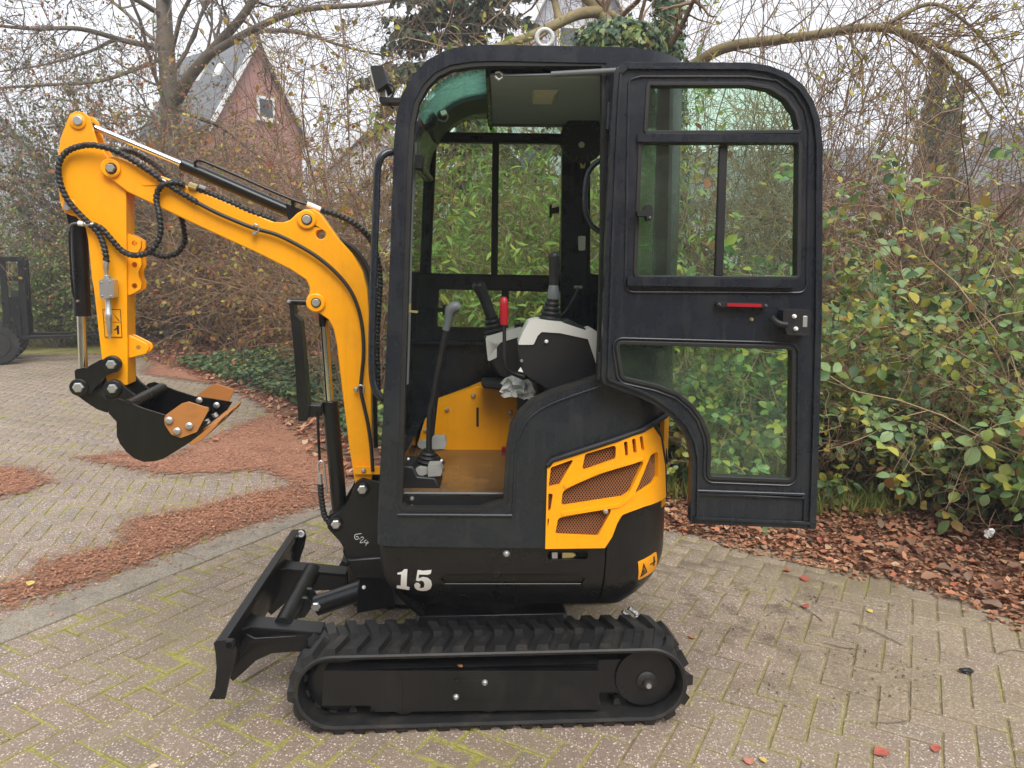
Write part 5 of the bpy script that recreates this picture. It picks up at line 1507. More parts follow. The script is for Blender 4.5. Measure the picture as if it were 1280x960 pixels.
def lay(name, arr, mat, nsingle, seed):
    root = link(name, mesh_from(name, [], []), None); tag(root, kind='structure')
    px, py, f = proj(arr)
    vis = (px > -20) & (px < 1300) & (py < 985) & (f > 0.3)
    order = np.argsort(np.where(vis, f, 1e6))
    r = random.Random(seed)
    single, rest = order[:nsingle], order[nsingle:]
    for me in (mes := [m_.copy() for m_ in PME]):
        me.materials.append(M[mat])
    for q in single:
        x, y, a = arr[q]
        o = bpy.data.objects.new('paver', mes[r.randrange(6)])
        COL.objects.link(o); o.parent = root
        o.matrix_basis = Matrix.Translation((x, y, r.uniform(-0.001, 0.0015))) @ Matrix.Rotation(a + r.uniform(-.012, .012) + (math.pi if r.random() < .5 else 0), 4, 'Z') @ Matrix.Rotation(r.gauss(0, .009), 4, 'X') @ Matrix.Rotation(r.gauss(0, .005), 4, 'Y')
    if len(rest):
        T = PV[seed % 6][0]; n = len(rest)
        a = arr[rest, 2]; c, s = np.cos(a), np.sin(a)
        rg = np.random.default_rng(seed)
        tx = T[None, :, 0] + 0; ty = T[None, :, 1] + 0
        V = np.empty((n, 12, 3))
        V[:, :, 0] = arr[rest, 0][:, None] + tx * c[:, None] - ty * s[:, None]
        V[:, :, 1] = arr[rest, 1][:, None] + tx * s[:, None] + ty * c[:, None]
        V[:, :, 2] = T[None, :, 2] + rg.uniform(-.001, .0015, n)[:, None] + tx * rg.normal(0, .005, n)[:, None] + ty * rg.normal(0, .009, n)[:, None]
        Fq = np.array(PV[0][1])
        Fa = (Fq[None] + (np.arange(n) * 12)[:, None, None]).reshape(-1, 4)
        me = np_mesh('pavers', V.reshape(-1, 3), Fa)
        uvl = me.uv_layers.new(name='UVMap')
        uv = np.stack([np.broadcast_to(tx + 0.1, (n, 12)), np.broadcast_to(ty + 0.05, (n, 12))], 2).reshape(-1, 2)
        uvl.data.foreach_set('uv', uv[Fa.ravel()].astype(np.float32).ravel())
        o = link('pavers', me, mat, root); o['kind'] = 'stuff'
    return root
lay('brick_paving', near, 'brick', 300, 1)
lay('brick_road', road, 'brick2', 300, 2)
# kerb: concrete strips end to end
kr = link('kerb', mesh_from('kerb', [], []), None); tag(kr, kind='structure')
for k in range(-3, 3):
    a = KA + KD * (k * 1.0 + 0.003); b = KA + KD * (k * 1.0 + 0.997)
    Q = [a, b, b + KN * KW, a + KN * KW]
    V = [(q[0], q[1], -0.1) for q in Q] + [(q[0], q[1], 0.006) for q in Q]
    o = link('kerb_stone', mesh_from('kerb_stone', V, [(3, 2, 1, 0), (4, 5, 6, 7)] + [(i, (i + 1) % 4, 4 + (i + 1) % 4, 4 + i) for i in range(4)]), 'kerb', kr)
    bevel(o, 0.006)

# ------------------------------------------------------------------ foliage tools
OVAL_S = [(0.0, 0.0, 0.0), (0.22, 0.24, 0.02), (0.5, 0.33, 0.035), (0.78, 0.22, 0.01), (1.0, 0.0, -0.05)]
def leaf_template(st, fold=0.10):
    V = [(st[0][0], 0, st[0][2])]; T = []
    for x, w, z in st[1:-1]:
        V += [(x, -w, z + fold * w * 2), (x, 0, z), (x, w, z + fold * w * 2)]
    V.append((st[-1][0], 0, st[-1][2]))
    n = len(st) - 2
    T += [(0, 2, 1), (0, 3, 2)]
    for k in range(n - 1):
        a = 1 + 3 * k
        T += [(a, a + 1, a + 4), (a, a + 4, a + 3), (a + 1, a + 2, a + 5), (a + 1, a + 5, a + 4)]
    a = 1 + 3 * (n - 1)
    T += [(a, a + 1, len(V) - 1), (a + 1, a + 2, len(V) - 1)]
    return np.array(V, dtype=float), np.array(T)
LEAF_OVAL = leaf_template([(0, 0, 0), (0.22, 0.26, 0.03), (0.52, 0.34, 0.04), (0.80, 0.22, 0.0), (1.0, 0, -0.06)], 0.12)
LEAF_LONG = leaf_template([(0, 0, 0), (0.25, 0.10, 0.03), (0.55, 0.125, 0.02), (0.82, 0.075, -0.05), (1.0, 0, -0.14)], 0.25)
LEAF_IVY = (np.array([(0, 0, 0), (0.12, -0.36, .02), (0.42, -0.42, .0), (0.52, -0.20, .03), (1.0, 0, -.05), (0.52, 0.20, .03), (0.42, 0.42, 0), (0.12, 0.36, .02), (0.35, 0, .04)], float),
            np.array([(8, 0, 1), (8, 1, 2), (8, 2, 3), (8, 3, 4), (8, 4, 5), (8, 5, 6), (8, 6, 7), (8, 7, 0)])[:, ::-1])
LEAF_DIA = (np.array([(0, 0, 0), (0.5, -0.30, 0.06), (1.0, 0, -0.04), (0.5, 0.30, 0.06)], float), np.array([(0, 1, 2), (0, 2, 3)])[:, ::-1])
LEAF_DRY = leaf_template([(0, 0, 0), (0.2, 0.24, 0.05), (0.5, 0.34, 0.10), (0.8, 0.24, 0.02), (1.0, 0, 0.12)], 0.22)
NEEDLE = (np.array([(0, 0, 0), (0.5, -0.06, 0.02), (1.0, 0, 0), (0.5, 0.06, 0.02)], float), np.array([(0, 1, 2), (0, 2, 3)]))
def nrmz(a):
    return a / np.maximum(np.linalg.norm(a, axis=1, keepdims=True), 1e-9)
def leaves_mesh(name, tmpl, pos, dirv, nrm, size, jitter=None):
    T, Fc = tmpl
    d = nrmz(dirv); s = nrmz(np.cross(nrm, d)); n = np.cross(d, s)
    V = pos[:, None, :] + size[:, None, None] * (T[None, :, 0:1] * d[:, None, :] + T[None, :, 1:2] * s[:, None, :] + T[None, :, 2:3] * n[:, None, :])
    k = len(T)
    Fa = (Fc[None] + (np.arange(len(pos)) * k)[:, None, None]).reshape(-1, 3)
    return np_mesh(name, V.reshape(-1, 3), Fa, True)
def leaf_mat(name, stops, trans=0.3, rough=0.5, var=0.35, spec=0.4):
    m = NT(name)
    g = m.n('ShaderNodeNewGeometry')
    c = m.ramp(g.outputs['Random Per Island'], stops)
    n = m.noise(g.outputs['Position'], 1.3, 3)
    hv = m.n('ShaderNodeHueSaturation')
    m.l(m.math('ADD', m.math('MULTIPLY', n, var * 2), 1 - var), hv.inputs['Value']); m.l(c, hv.inputs['Color'])
    b = m.n('ShaderNodeBsdfPrincipled')
    m.l(hv.outputs[0], b.inputs['Base Color'])
    b.inputs['Roughness'].default_value = rough; b.inputs['Specular IOR Level'].default_value = spec
    t = m.n('ShaderNodeBsdfTranslucent'); m.l(hv.outputs[0], t.inputs[0])
    x = m.n('ShaderNodeMixShader'); x.inputs[0].default_value = trans
    m.l(b.outputs[0], x.inputs[1]); m.l(t.outputs[0], x.inputs[2]); m.l(x.outputs[0], m.out.inputs['Surface'])
    return m.m
S = srgb
M['lf_bramble'] = leaf_mat('bramble_leaf', [(0, S(66, 96, 60)), (0.2, S(104, 136, 84)), (0.42, S(150, 174, 122)), (0.6, S(112, 142, 74)), (0.76, S(156, 170, 82)), (0.9, S(192, 182, 78)), (1, S(140, 96, 66))], 0.36, 0.42, 0.3)
M['lf_dark'] = leaf_mat('dark_shrub_leaf', [(0, S(70, 88, 58)), (0.4, S(98, 116, 74)), (0.7, S(118, 126, 72)), (0.88, S(158, 146, 74)), (1, S(140, 96, 70))], 0.25, 0.45, 0.3)
M['lf_autumn'] = leaf_mat('autumn_leaf', [(0, S(128, 116, 60)), (0.3, S(170, 140, 70)), (0.5, S(130, 124, 64)), (0.7, S(182, 124, 70)), (0.86, S(158, 86, 58)), (1, S(122, 72, 54))], 0.35, 0.5, 0.3)
M['lf_red'] = leaf_mat('red_autumn_leaf', [(0, S(120, 62, 52)), (0.4, S(150, 78, 60)), (0.7, S(112, 84, 56)), (1, S(100, 98, 58))], 0.3, 0.5, 0.3)
M['lf_yellow'] = leaf_mat('yellow_leaf', [(0, S(150, 150, 62)), (0.35, S(186, 176, 70)), (0.7, S(200, 184, 88)), (1, S(150, 122, 64))], 0.4, 0.5, 0.2)
M['lf_long'] = leaf_mat('lance_leaf', [(0, S(92, 116, 58)), (0.3, S(130, 152, 76)), (0.55, S(160, 174, 88)), (0.75, S(114, 134, 66)), (0.9, S(186, 174, 78)), (1, S(136, 102, 62))], 0.4, 0.5, 0.3)
M['lf_green'] = leaf_mat('green_shrub_leaf', [(0, S(86, 112, 54)), (0.4, S(112, 138, 68)), (0.8, S(136, 152, 80)), (1, S(156, 152, 90))], 0.25, 0.5, 0.35)
M['lf_ivy'] = leaf_mat('ivy_leaf', [(0, S(48, 74, 50)), (0.4, S(70, 98, 64)), (0.75, S(96, 120, 76)), (0.92, S(130, 146, 80)), (1, S(160, 160, 90))], 0.15, 0.38, 0.3, 0.5)
M['lf_conifer'] = leaf_mat('conifer_needle', [(0, S(52, 66, 48)), (0.5, S(76, 90, 62)), (1, S(104, 112, 76))], 0.15, 0.6, 0.3)
M['lf_cypress'] = leaf_mat('cypress_spray', [(0, S(96, 108, 84)), (0.5, S(122, 132, 104)), (1, S(146, 152, 122))], 0.2, 0.6, 0.25)
M['lf_litter'] = leaf_mat('fallen_leaf', [(0, S(112, 78, 62)), (0.2, S(146, 98, 76)), (0.4, S(178, 124, 94)), (0.55, S(126, 102, 86)), (0.68, S(200, 142, 100)), (0.78, S(186, 104, 78)), (0.9, S(208, 174, 138)), (1, S(104, 86, 78))], 0.12, 0.5, 0.25)
M['lf_flake'] = leaf_mat('red_needle_litter', [(0, S(128, 86, 64)), (0.3, S(160, 110, 82)), (0.6, S(180, 130, 100)), (0.8, S(146, 102, 78)), (0.93, S(200, 156, 120)), (1, S(104, 76, 60))], 0.05, 0.8, 0.45)
M['grass'] = leaf_mat('grass_blade', [(0, S(84, 104, 48)), (0.5, S(124, 140, 66)), (0.85, S(160, 164, 90)), (1, S(176, 156, 104))], 0.3, 0.5, 0.2)
M['straw'] = leaf_mat('dead_stalk', [(0, S(140, 116, 88)), (0.5, S(172, 148, 116)), (1, S(112, 92, 72))], 0.1, 0.7, 0.2)
def bark(name, c1, c2, c3=None):
    m = NT(name)
    p = m.pos()
    c = m.ramp(m.noise(p, 6, 5, 0.7), [(0.3, c1), (0.55, c2), (0.75, c3 or c1)])
    m.bsdf(c, 0.85, bump=m.noise(p, 50, 4, 0.7), bstr=0.6, bdist=0.01)
    return m.m
M['bark'] = bark('grey_bark', S(96, 86, 74), S(120, 110, 96), S(104, 108, 78))
M['bark_moss'] = bark('mossy_bark', S(112, 98, 70), S(142, 128, 92), S(128, 126, 72))
M['twig'] = bark('twig_bark', S(112, 88, 70), S(144, 118, 94))
M['twig_dark'] = bark('dark_twig_bark', S(100, 88, 78), S(128, 114, 102))
M['twig_red'] = bark('reddish_cane', S(140, 114, 88), S(174, 148, 116))

class Tubes:
    def __init__(s, xlim=None): s.V, s.F, s.n, s.xlim = [], [], 0, xlim
    def add(s, P, r, m=3):
        P = np.asarray(P, float); k = len(P)
        if s.xlim and (P[:, 0].min() < s.xlim[0] or P[:, 0].max() > s.xlim[1]): return False
        r = np.broadcast_to(np.asarray(r, float), (k,))
        t = np.gradient(P, axis=0); t = nrmz(t)
        ref = np.array((0.31, 0.22, 0.93)) if abs(t[0, 2]) < 0.85 else np.array((0.95, 0.3, 0.1))
        a = nrmz(np.cross(t, ref)); b = np.cross(t, a)
        an = 2 * np.pi * np.arange(m) / m
        ring_ = a[:, None, :] * np.cos(an)[None, :, None] + b[:, None, :] * np.sin(an)[None, :, None]
        s.V.append((P[:, None, :] + ring_ * r[:, None, None]).reshape(-1, 3))
        i = np.arange(k - 1)[:, None] * m; j = np.arange(m)[None]; jn = (j + 1) % m
        s.F.append(np.stack([i + j, i + jn, i + m + jn, i + m + j], 2).reshape(-1, 4) + s.n)
        s.n += k * m
        return True
    def mesh(s, name):
        return np_mesh(name, np.concatenate(s.V), np.concatenate(s.F), True)
def unit(v): return v / max(np.linalg.norm(v), 1e-9)
def wander(rg, p, d, L, n, wob, grav):
    """a wandering twig; grav < 0 droops, > 0 climbs"""
    P = [np.array(p, float)]
    d = unit(np.array(d, float)); st = L / n
    for _ in range(n):
        d = unit(d + rg.normal(0, wob, 3) + np.array((0, 0, grav)))
        P.append(P[-1] + d * st)
    return np.array(P)
def ramify(rg, T, P, r0, lev, out, kids, ratio, wob, grav, minr, m=3, spread=0.9):
    """side twigs along the line P, recursively"""
    if lev <= 0: return
    L = np.linalg.norm(np.diff(P, axis=0), axis=1).sum()
    for _ in range(kids[0]):
        t = rg.uniform(0.18, 1.0) * (len(P) - 1)
        i = min(int(t), len(P) - 2); q = P[i] + (P[i + 1] - P[i]) * (t - i)
        d = unit(P[i + 1] - P[i]) + rg.normal(0, spread, 3)
        l = L * ratio * rg.uniform(0.6, 1.25)
        Q = wander(rg, q, d, l, 5 if lev > 1 else 4, wob, grav)
        r = max(r0 * 0.55, minr)
        if not T.add(Q, np.linspace(r, max(r * 0.4, minr * 0.7), len(Q)), m): continue
        out.append(Q)
        ramify(rg, T, Q, r, lev - 1, out, kids[1:], ratio, wob, grav, minr, m, spread)
def plant(name, label, cat, loc, parts, group=None):
    root = empty(name, tuple(float(v) for v in loc), label, cat, group)
    for nm, me, mat, kind in parts:
        o = link(nm, me, mat, root)
        if kind: o['kind'] = kind
    return root
def leaves_on(rg, lines, n, tmpl, size, name='foliage', up=0.6, hang=0.0, jit=0.03, sel=None, tip=0.15, tri=False, clump=0.6):
    """n leaves along random twigs; tri sets them in threes on one stalk"""
    if clump < 1: lines = [l for l in lines if rg.random() < clump]
    if tri: n = n // 3
    idx = rg.integers(0, len(lines), n)
    pos = np.empty((n, 3)); dr = np.empty((n, 3))
    for q, i in enumerate(idx):
        P = lines[i]
        t = rg.uniform(tip, 1.0) * (len(P) - 1); k = min(int(t), len(P) - 2)
        pos[q] = P[k] + (P[k + 1] - P[k]) * (t - k); dr[q] = P[k + 1] - P[k]
    pos += rg.normal(0, jit, (n, 3))
    d = nrmz(dr) * 0.6 + rg.normal(0, 0.6, (n, 3)); d[:, 2] -= hang
    nm = rg.normal(0, 0.55, (n, 3)); nm[:, 2] += up; nm[:, 1] -= 0.35
    sz = rg.uniform(size[0], size[1], n)
    if tri:
        d = nrmz(d); s = nrmz(np.cross(nm, d))
        D = [d, d * 0.25 + s, d * 0.25 - s]
        pos = np.concatenate([pos + x * 0.012 for x in D]); d = np.concatenate(D)
        nm = np.concatenate([nm + rg.normal(0, 0.15, nm.shape) for _ in D]); sz = np.concatenate([sz, sz * 0.85, sz * 0.85])
    return leaves_mesh(name, tmpl, pos, d, nm, sz)
def shrub(name, label, x, y, hgt, spread, ncane, nleaf, tmpl, size, mat, twig, seed, cat='shrub', kids=(6, 3), arch=-0.07, wob=0.16, up=0.6, hang=0.1, minr=0.002, r0=0.008, lean=(0, 0), levels=2, base=0.25, group=None, extra=None, ratio=0.42, zoff=0.0, xlim=None, tri=False):
    rg = np.random.default_rng(seed)
    z = bz(x, y) - 0.02 + zoff
    T = Tubes(xlim); lines = []; main = Tubes(xlim)
    for k in range(ncane):
        a = rg.uniform(0, 2 * np.pi); q = np.array((x, y, z)) + np.array((math.cos(a), math.sin(a), 0)) * rg.uniform(0, base) * np.array((spread * 2, spread, 0) if False else (1, 1, 0)) * spread * 1.6
        d = np.array((math.cos(a) * spread / hgt * 0.8 + lean[0], math.sin(a) * spread / hgt * 0.8 + lean[1], 1.0))
        L = hgt * rg.uniform(0.65, 1.3)
        P = wander(rg, q, d, L, 8, wob, arch)
        P[:, 2] = np.maximum(P[:, 2], z + 0.01)
        if not main.add(P, np.linspace(r0, max(r0 * 0.35, minr), len(P)), 4): continue
        lines.append(P)
        ramify(rg, T, P, r0 * 0.8, levels, lines, kids, ratio, wob * 1.4, arch * 0.6, minr)
    parts = [('stems', main.mesh('stems'), twig, 'stuff'), ('twigs', T.mesh('twigs'), twig, 'stuff')]
    tw = [l for l in lines]
    if nleaf:
        parts.append(('foliage', leaves_on(rg, tw, nleaf, tmpl, size, 'foliage', up, hang, tri=tri), mat, 'stuff'))
    if extra:
        for (n2, t2, s2, m2) in extra:
            parts.append(('foliage', leaves_on(rg, tw, n2, t2, s2, 'foliage', up, hang), m2, 'stuff'))
    return plant(name, label, cat, (x, y, z), parts, group)
# ------------------------------------------------------------------ shrubs and trees
# right-hand bramble thicket, nearest first
BR = dict(tmpl=LEAF_OVAL, mat='lf_bramble', twig='twig_red', tri=True, up=1.1)
shrub('bramble_bush', 'leafy bramble bush crowding in from the right edge of the photo, nearest of the thicket', 3.45, 4.05, 1.75, 1.0, 40, 4200, size=(0.05, 0.10), seed=21, kids=(6, 3), arch=-0.10, **BR)
shrub('bramble_bush', 'light green bramble bush rising just right of the open cab door', 2.55, 5.15, 1.4, 1.0, 40, 4600, size=(0.045, 0.09), seed=22, kids=(6, 3), arch=-0.12, extra=[(260, LEAF_OVAL, (0.04, 0.06), 'lf_yellow')], **BR)
shrub('bramble_bush', 'bramble bush seen through the upper glass of the open door', 1.75, 5.6, 1.5, 0.95, 36, 3600, size=(0.06, 0.095), seed=23, kids=(6, 3), arch=-0.11, **BR)
shrub('bramble_bush', 'tall bramble with grey-green leaves at the back of the thicket on the right', 3.7, 5.6, 1.85, 1.1, 36, 4000, size=(0.06, 0.10), seed=24, kids=(6, 3), arch=-0.08, extra=[(300, LEAF_OVAL, (0.05, 0.07), 'lf_yellow')], **BR)
shrub('bramble_bush', 'low dark bramble at the foot of the thicket, above the leaf litter', 2.95, 4.55, 0.75, 0.9, 34, 3000, LEAF_OVAL, (0.045, 0.075), 'lf_dark', 'twig_red', 25, arch=-0.12)
shrub('bramble_bush', 'low ivy-green bush behind the lower glass of the open door', 1.35, 5.15, 0.85, 0.8, 32, 3200, LEAF_OVAL, (0.05, 0.08), 'lf_bramble', 'twig_red', 26, arch=-0.12, tri=True, up=1.0)
shrub('bramble_bush', 'yellowing bramble between the excavator tail and the open door', 0.7, 5.5, 1.2, 0.8, 30, 2600, LEAF_OVAL, (0.04, 0.07), 'lf_bramble', 'twig_red', 27, arch=-0.1, extra=[(300, LEAF_OVAL, (0.04, 0.06), 'lf_yellow')])
shrub('bramble_bush', 'dark leaved bush with yellow tips high at the right edge of the photo', 4.6, 5.0, 2.2, 0.9, 28, 2200, LEAF_OVAL, (0.07, 0.12), 'lf_dark', 'twig_dark', 28, arch=-0.07, extra=[(250, LEAF_OVAL, (0.05, 0.08), 'lf_yellow')])
# lance-leaved bushes behind the cab
LB = dict(tmpl=LEAF_LONG, mat='lf_long', twig='twig', cat='shrub')
shrub('lance_leaved_bush', 'yellow-green bush with long leaves behind the left half of the cab window', -0.35, 5.6, 2.3, 0.85, 40, 4600, size=(0.05, 0.11), seed=31, arch=-0.02, hang=0.35, xlim=(-0.95, 1.6), kids=(7, 4), up=0.8, **LB)
shrub('lance_leaved_bush', 'yellow-green bush with long leaves behind the right half of the cab window', 0.4, 5.9, 2.1, 0.6, 32, 4000, size=(0.05, 0.11), seed=32, arch=-0.02, hang=0.35, xlim=(-0.95, 1.6), kids=(7, 4), up=0.8, extra=[(200, LEAF_OVAL, (0.04, 0.07), 'lf_autumn')], **LB)
shrub('lance_leaved_bush', 'taller twiggy bush with long leaves farther behind the cab', 0.4, 7.2, 2.5, 0.9, 30, 3000, size=(0.05, 0.11), seed=33, arch=-0.02, hang=0.35, xlim=(-0.95, 1.6), kids=(7, 4), up=0.8, **LB)
shrub('low_bush', 'low green bush showing under the cab window behind the excavator', -0.1, 5.1, 0.9, 0.7, 24, 1700, LEAF_OVAL, (0.04, 0.075), 'lf_long', 'twig', 34, arch=-0.1, xlim=(-0.9, 1.5))
# between boom and cab, and left of it
shrub('twiggy_shrub', 'brown twiggy shrub with sparse yellow leaves between boom and cab', -1.55, 7.6, 2.7, 0.8, 30, 1500, LEAF_OVAL, (0.03, 0.06), 'lf_autumn', 'twig', 41, kids=(9, 5), arch=-0.02, r0=0.011, minr=0.0028)
shrub('twiggy_shrub', 'tall twiggy shrub with yellow leaves reaching up beside the work lamp', -2.0, 9.0, 3.7, 0.8, 22, 1300, LEAF_OVAL, (0.035, 0.07), 'lf_yellow', 'twig', 42, kids=(9, 5), arch=-0.01, r0=0.014, minr=0.0032, extra=[(300, LEAF_OVAL, (0.05, 0.08), 'lf_autumn')])
shrub('twiggy_shrub', 'dense brown bush arching over the litter below the boom', -3.7, 13.0, 2.9, 1.3, 40, 9000, LEAF_DIA, (0.03, 0.065), 'lf_autumn', 'twig', 43, kids=(10, 6), arch=-0.07, r0=0.011, minr=0.0034)
shrub('twiggy_shrub', 'brown bush with orange-yellow leaves right of the dipper arm', -5.6, 14.0, 3.1, 1.6, 46, 12000, LEAF_DIA, (0.035, 0.075), 'lf_autumn', 'twig', 44, kids=(10, 6), arch=-0.06, r0=0.012, minr=0.0038)
shrub('autumn_shrub', 'tall shrub with red and yellow leaves behind the boom head', -6.3, 14.3, 4.1, 1.6, 44, 13000, LEAF_DIA, (0.04, 0.08), 'lf_autumn', 'twig_dark', 45, kids=(9, 5), arch=-0.04, r0=0.014, minr=0.004, extra=[(2600, LEAF_DIA, (0.045, 0.085), 'lf_red'), (5000, LEAF_DIA, (0.045, 0.08), 'lf_green')])
shrub('autumn_shrub', 'dark vine-hung shrub standing left behind the tip of the arm', -9.0, 15.8, 4.1, 1.3, 40, 14000, LEAF_DIA, (0.05, 0.10), 'lf_dark', 'twig_dark', 46, kids=(8, 5), arch=-0.03, r0=0.015, minr=0.0045, extra=[(900, LEAF_OVAL, (0.07, 0.12), 'lf_red')])
shrub('green_shrub', 'round green shrub behind the forklift mast', -8.9, 14.2, 2.1, 0.9, 36, 12000, LEAF_DIA, (0.045, 0.08), 'lf_green', 'twig_dark', 47, kids=(8, 5), arch=-0.05, minr=0.004)
shrub('green_shrub', 'pale brown-green shrub at the far left edge beyond the forklift', -11.2, 15.6, 2.4, 1.4, 36, 10000, LEAF_DIA, (0.05, 0.09), 'lf_dark', 'twig', 48, kids=(8, 5), arch=-0.05, minr=0.0045)
shrub('twiggy_shrub', 'brown bare bush behind the green shrub and the dipper arm', -7.7, 15.2, 2.7, 1.4, 40, 9000, LEAF_DIA, (0.04, 0.08), 'lf_autumn', 'twig', 49, kids=(10, 6), arch=-0.07, minr=0.004)
shrub('twiggy_shrub', 'low bush with orange leaves beside the arm bracket', -4.5, 12.0, 1.6, 0.8, 24, 800, LEAF_OVAL, (0.06, 0.11), 'lf_autumn', 'twig', 50, kids=(8, 4), arch=-0.08, minr=0.003)
# bare shrubs over the bramble on the right
def bare(label, x, y, h, sp, n, seed, leaf, **k):
    a = dict(kids=(8, 5), arch=0.0, r0=0.013, minr=0.0028, wob=0.11)
    a.update(k)
    return shrub('bare_shrub', label, x, y, h, sp, n, leaf, LEAF_OVAL, (0.035, 0.065), 'lf_yellow', 'twig', seed, **a)
bare('bare brown many-stemmed shrub just right of the door top', 2.7, 6.6, 2.9, 0.9, 18, 61, 260)
bare('bare shrub with a few yellow leaves at the upper right', 4.2, 7.4, 2.8, 1.0, 18, 62, 320)
bare('bare shrub behind the arched branch, left of the tall cypress', 3.5, 8.8, 3.6, 1.1, 14, 63, 200)
bare('tall bare shrub seen above the roof and door of the cab', 1.9, 9.0, 4.6, 1.2, 16, 64, 200)
bare('bare shrub in the upper right corner with drooping tips', 6.2, 8.4, 3.2, 1.2, 16, 65, 200, arch=-0.03)
bare('thin bare shrub behind the lifting eye on the cab roof', 0.9, 10.5, 5.2, 1.0, 14, 66, 120)

bare('tangle of bare tan canes in front of the bramble, right of the door latch', 2.75, 4.75, 1.25, 0.9, 20, 67, 60, arch=-0.10, r0=0.007, minr=0.002, wob=0.16)
bare('tangle of bare canes low at the right edge above the white scrap', 3.35, 4.1, 1.0, 0.8, 20, 68, 40, arch=-0.12, r0=0.007, minr=0.002, wob=0.16)
bare('thin bare shrub rising through the bramble below the cypresses', 3.6, 6.4, 2.7, 0.9, 18, 69, 80)
bare('slender bare stems standing between door and cypresses', 2.9, 7.6, 3.3, 0.9, 18, 70, 80)
def px_line(pts, n=5):
    """limb through photo points (px, py, distance)"""
    return np.array(spline([tuple(at_y(*p)) for p in pts], n))
def tree(name, label, base, limbs, mat, seed, kids, levels, ratio, wob, grav, minr, leaf=None, twig='twig_dark', cat='tree', spread=0.8):
    rg = np.random.default_rng(seed)
    Tr, Tw, lines = Tubes(), Tubes(), []
    for P, ra, rb, kid in limbs:
        Tr.add(P, np.linspace(ra, rb, len(P)), 9)
        if kid:
            ramify(rg, Tw, P, min(ra, rb * 1.6) * 0.7, levels, lines, (kid,) + kids, ratio, wob, grav, minr, 3, spread)
    parts = [('trunk', Tr.mesh('trunk'), mat, 'stuff')]
    if Tw.V: parts.append(('crown', Tw.mesh('crown'), twig, 'stuff'))
    if leaf:
        for n, t, s, m_, kw in leaf:
            parts.append(('foliage', leaves_on(rg, lines, n, t, s, 'foliage', **kw), m_, 'stuff'))
    return plant(name, label, cat, base, parts)
# big bare tree at the left
Y = 14.5
b0 = at_y(213, 330, Y); b0.z = 0.2
g0 = (b0.x, b0.y, bz(b0.x, b0.y) - 0.05)
tr = np.array(spline([g0, tuple(at_y(214, 250, Y)), tuple(at_y(212, 130, Y)), tuple(at_y(206, 40, Y)), tuple(at_y(203, -60, Y)), tuple(at_y(206, -170, Y)), tuple(at_y(196, -300, Y))], 6))
limbs = [(tr, 0.215, 0.08, 16),
         (px_line([(220, 125, Y), (240, 92, Y - .3), (275, 52, Y - .6), (310, 10, Y - 1), (345, -60, Y - 1.2)]), 0.125, 0.05, 12),
         (px_line([(262, 68, Y - .5), (320, 35, Y - 1.2), (380, 12, Y - 2), (470, 4, Y - 3), (560, -20, Y - 3.4)]), 0.075, 0.02, 16),
         (px_line([(255, 75, Y - .4), (310, 42, Y + .5), (370, 40, Y + .6), (430, 58, Y + .8), (480, 70, Y + .8)]), 0.06, 0.016, 14),
         (px_line([(208, 60, Y), (160, 52, Y - .5), (100, 36, Y - 1), (40, 36, Y - 1.6), (-40, 28, Y - 2)]), 0.06, 0.02, 18),
         (px_line([(206, 66, Y), (150, 50, Y + .5), (110, 65, Y + .6), (50, 82, Y + .6), (-20, 92, Y + .8)]), 0.045, 0.013, 16),
         (px_line([(206, 72, Y), (130, 100, Y - .8), (60, 106, Y - 1.4), (0, 110, Y - 1.8), (-50, 118, Y - 2)]), 0.04, 0.012, 14),
         (px_line([(2, 110, Y - 1.8), (14, 135, Y - 1.9), (20, 152, Y - 2), (16, 165, Y - 2)]), 0.02, 0.006, 4),
         (px_line([(204, 20, Y), (150, -10, Y - 1), (80, -20, Y - 1.6), (10, -60, Y - 2)]), 0.055, 0.018, 16),
         (px_line([(204, 0, Y), (240, -30, Y - 1), (300, -60, Y - 1.6), (400, -70, Y - 2)]), 0.08, 0.02, 14)]
tree('bare_tree', 'big bare tree with a thick grey trunk standing left of the brick gable', g0, limbs, 'bark', 71, (6, 4), 3, 0.40, 0.20, 0.0, 0.0055, leaf=[(500, LEAF_OVAL, (0.05, 0.09), 'lf_autumn', dict(up=0.4)), (260, LEAF_OVAL, (0.05, 0.09), 'lf_dark', dict(up=0.4))])
# leaning, ivy-hung tree behind the cab roof with a bowed branch to the right
Y = 8.2
b1 = at_y(846, 330, Y); g1 = (b1.x, b1.y, bz(b1.x, b1.y) - 0.05)
tk1 = np.array(spline([g1, tuple(at_y(842, 200, Y)), tuple(at_y(838, 80, Y)), tuple(at_y(836, -10, Y)), tuple(at_y(832, -120, Y))], 6))
lim2 = px_line([(842, 110, Y), (868, 82, Y - .1), (905, 60, Y - .3), (960, 51, Y - .5), (1010, 45, Y - .7), (1075, 35, Y - 1), (1110, 36, Y - 1.1), (1150, 48, Y - 1.2), (1190, 64, Y - 1.3), (1225, 85, Y - 1.3), (1250, 118, Y - 1.3)], 4)
lim3 = px_line([(1120, 40, Y - 1.1), (1160, 62, Y - 1.2), (1195, 92, Y - 1.2), (1220, 118, Y - 1.2), (1240, 150, Y - 1.2)], 4)
lim4 = px_line([(1110, 30, Y - 1.1), (1160, 5, Y - 1.2), (1200, 22, Y - 1.2), (1245, 70, Y - 1.2), (1262, 120, Y - 1.2)], 4)
lim5 = px_line([(1062, 40, Y - 1), (1068, 62, Y - 1), (1078, 80, Y - 1.0), (1078, 130, Y - 1.0)], 4)
lim6 = px_line([(840, 60, Y), (800, 40, Y + .2), (742, 2, Y + .3), (700, -40, Y + .3)], 4)
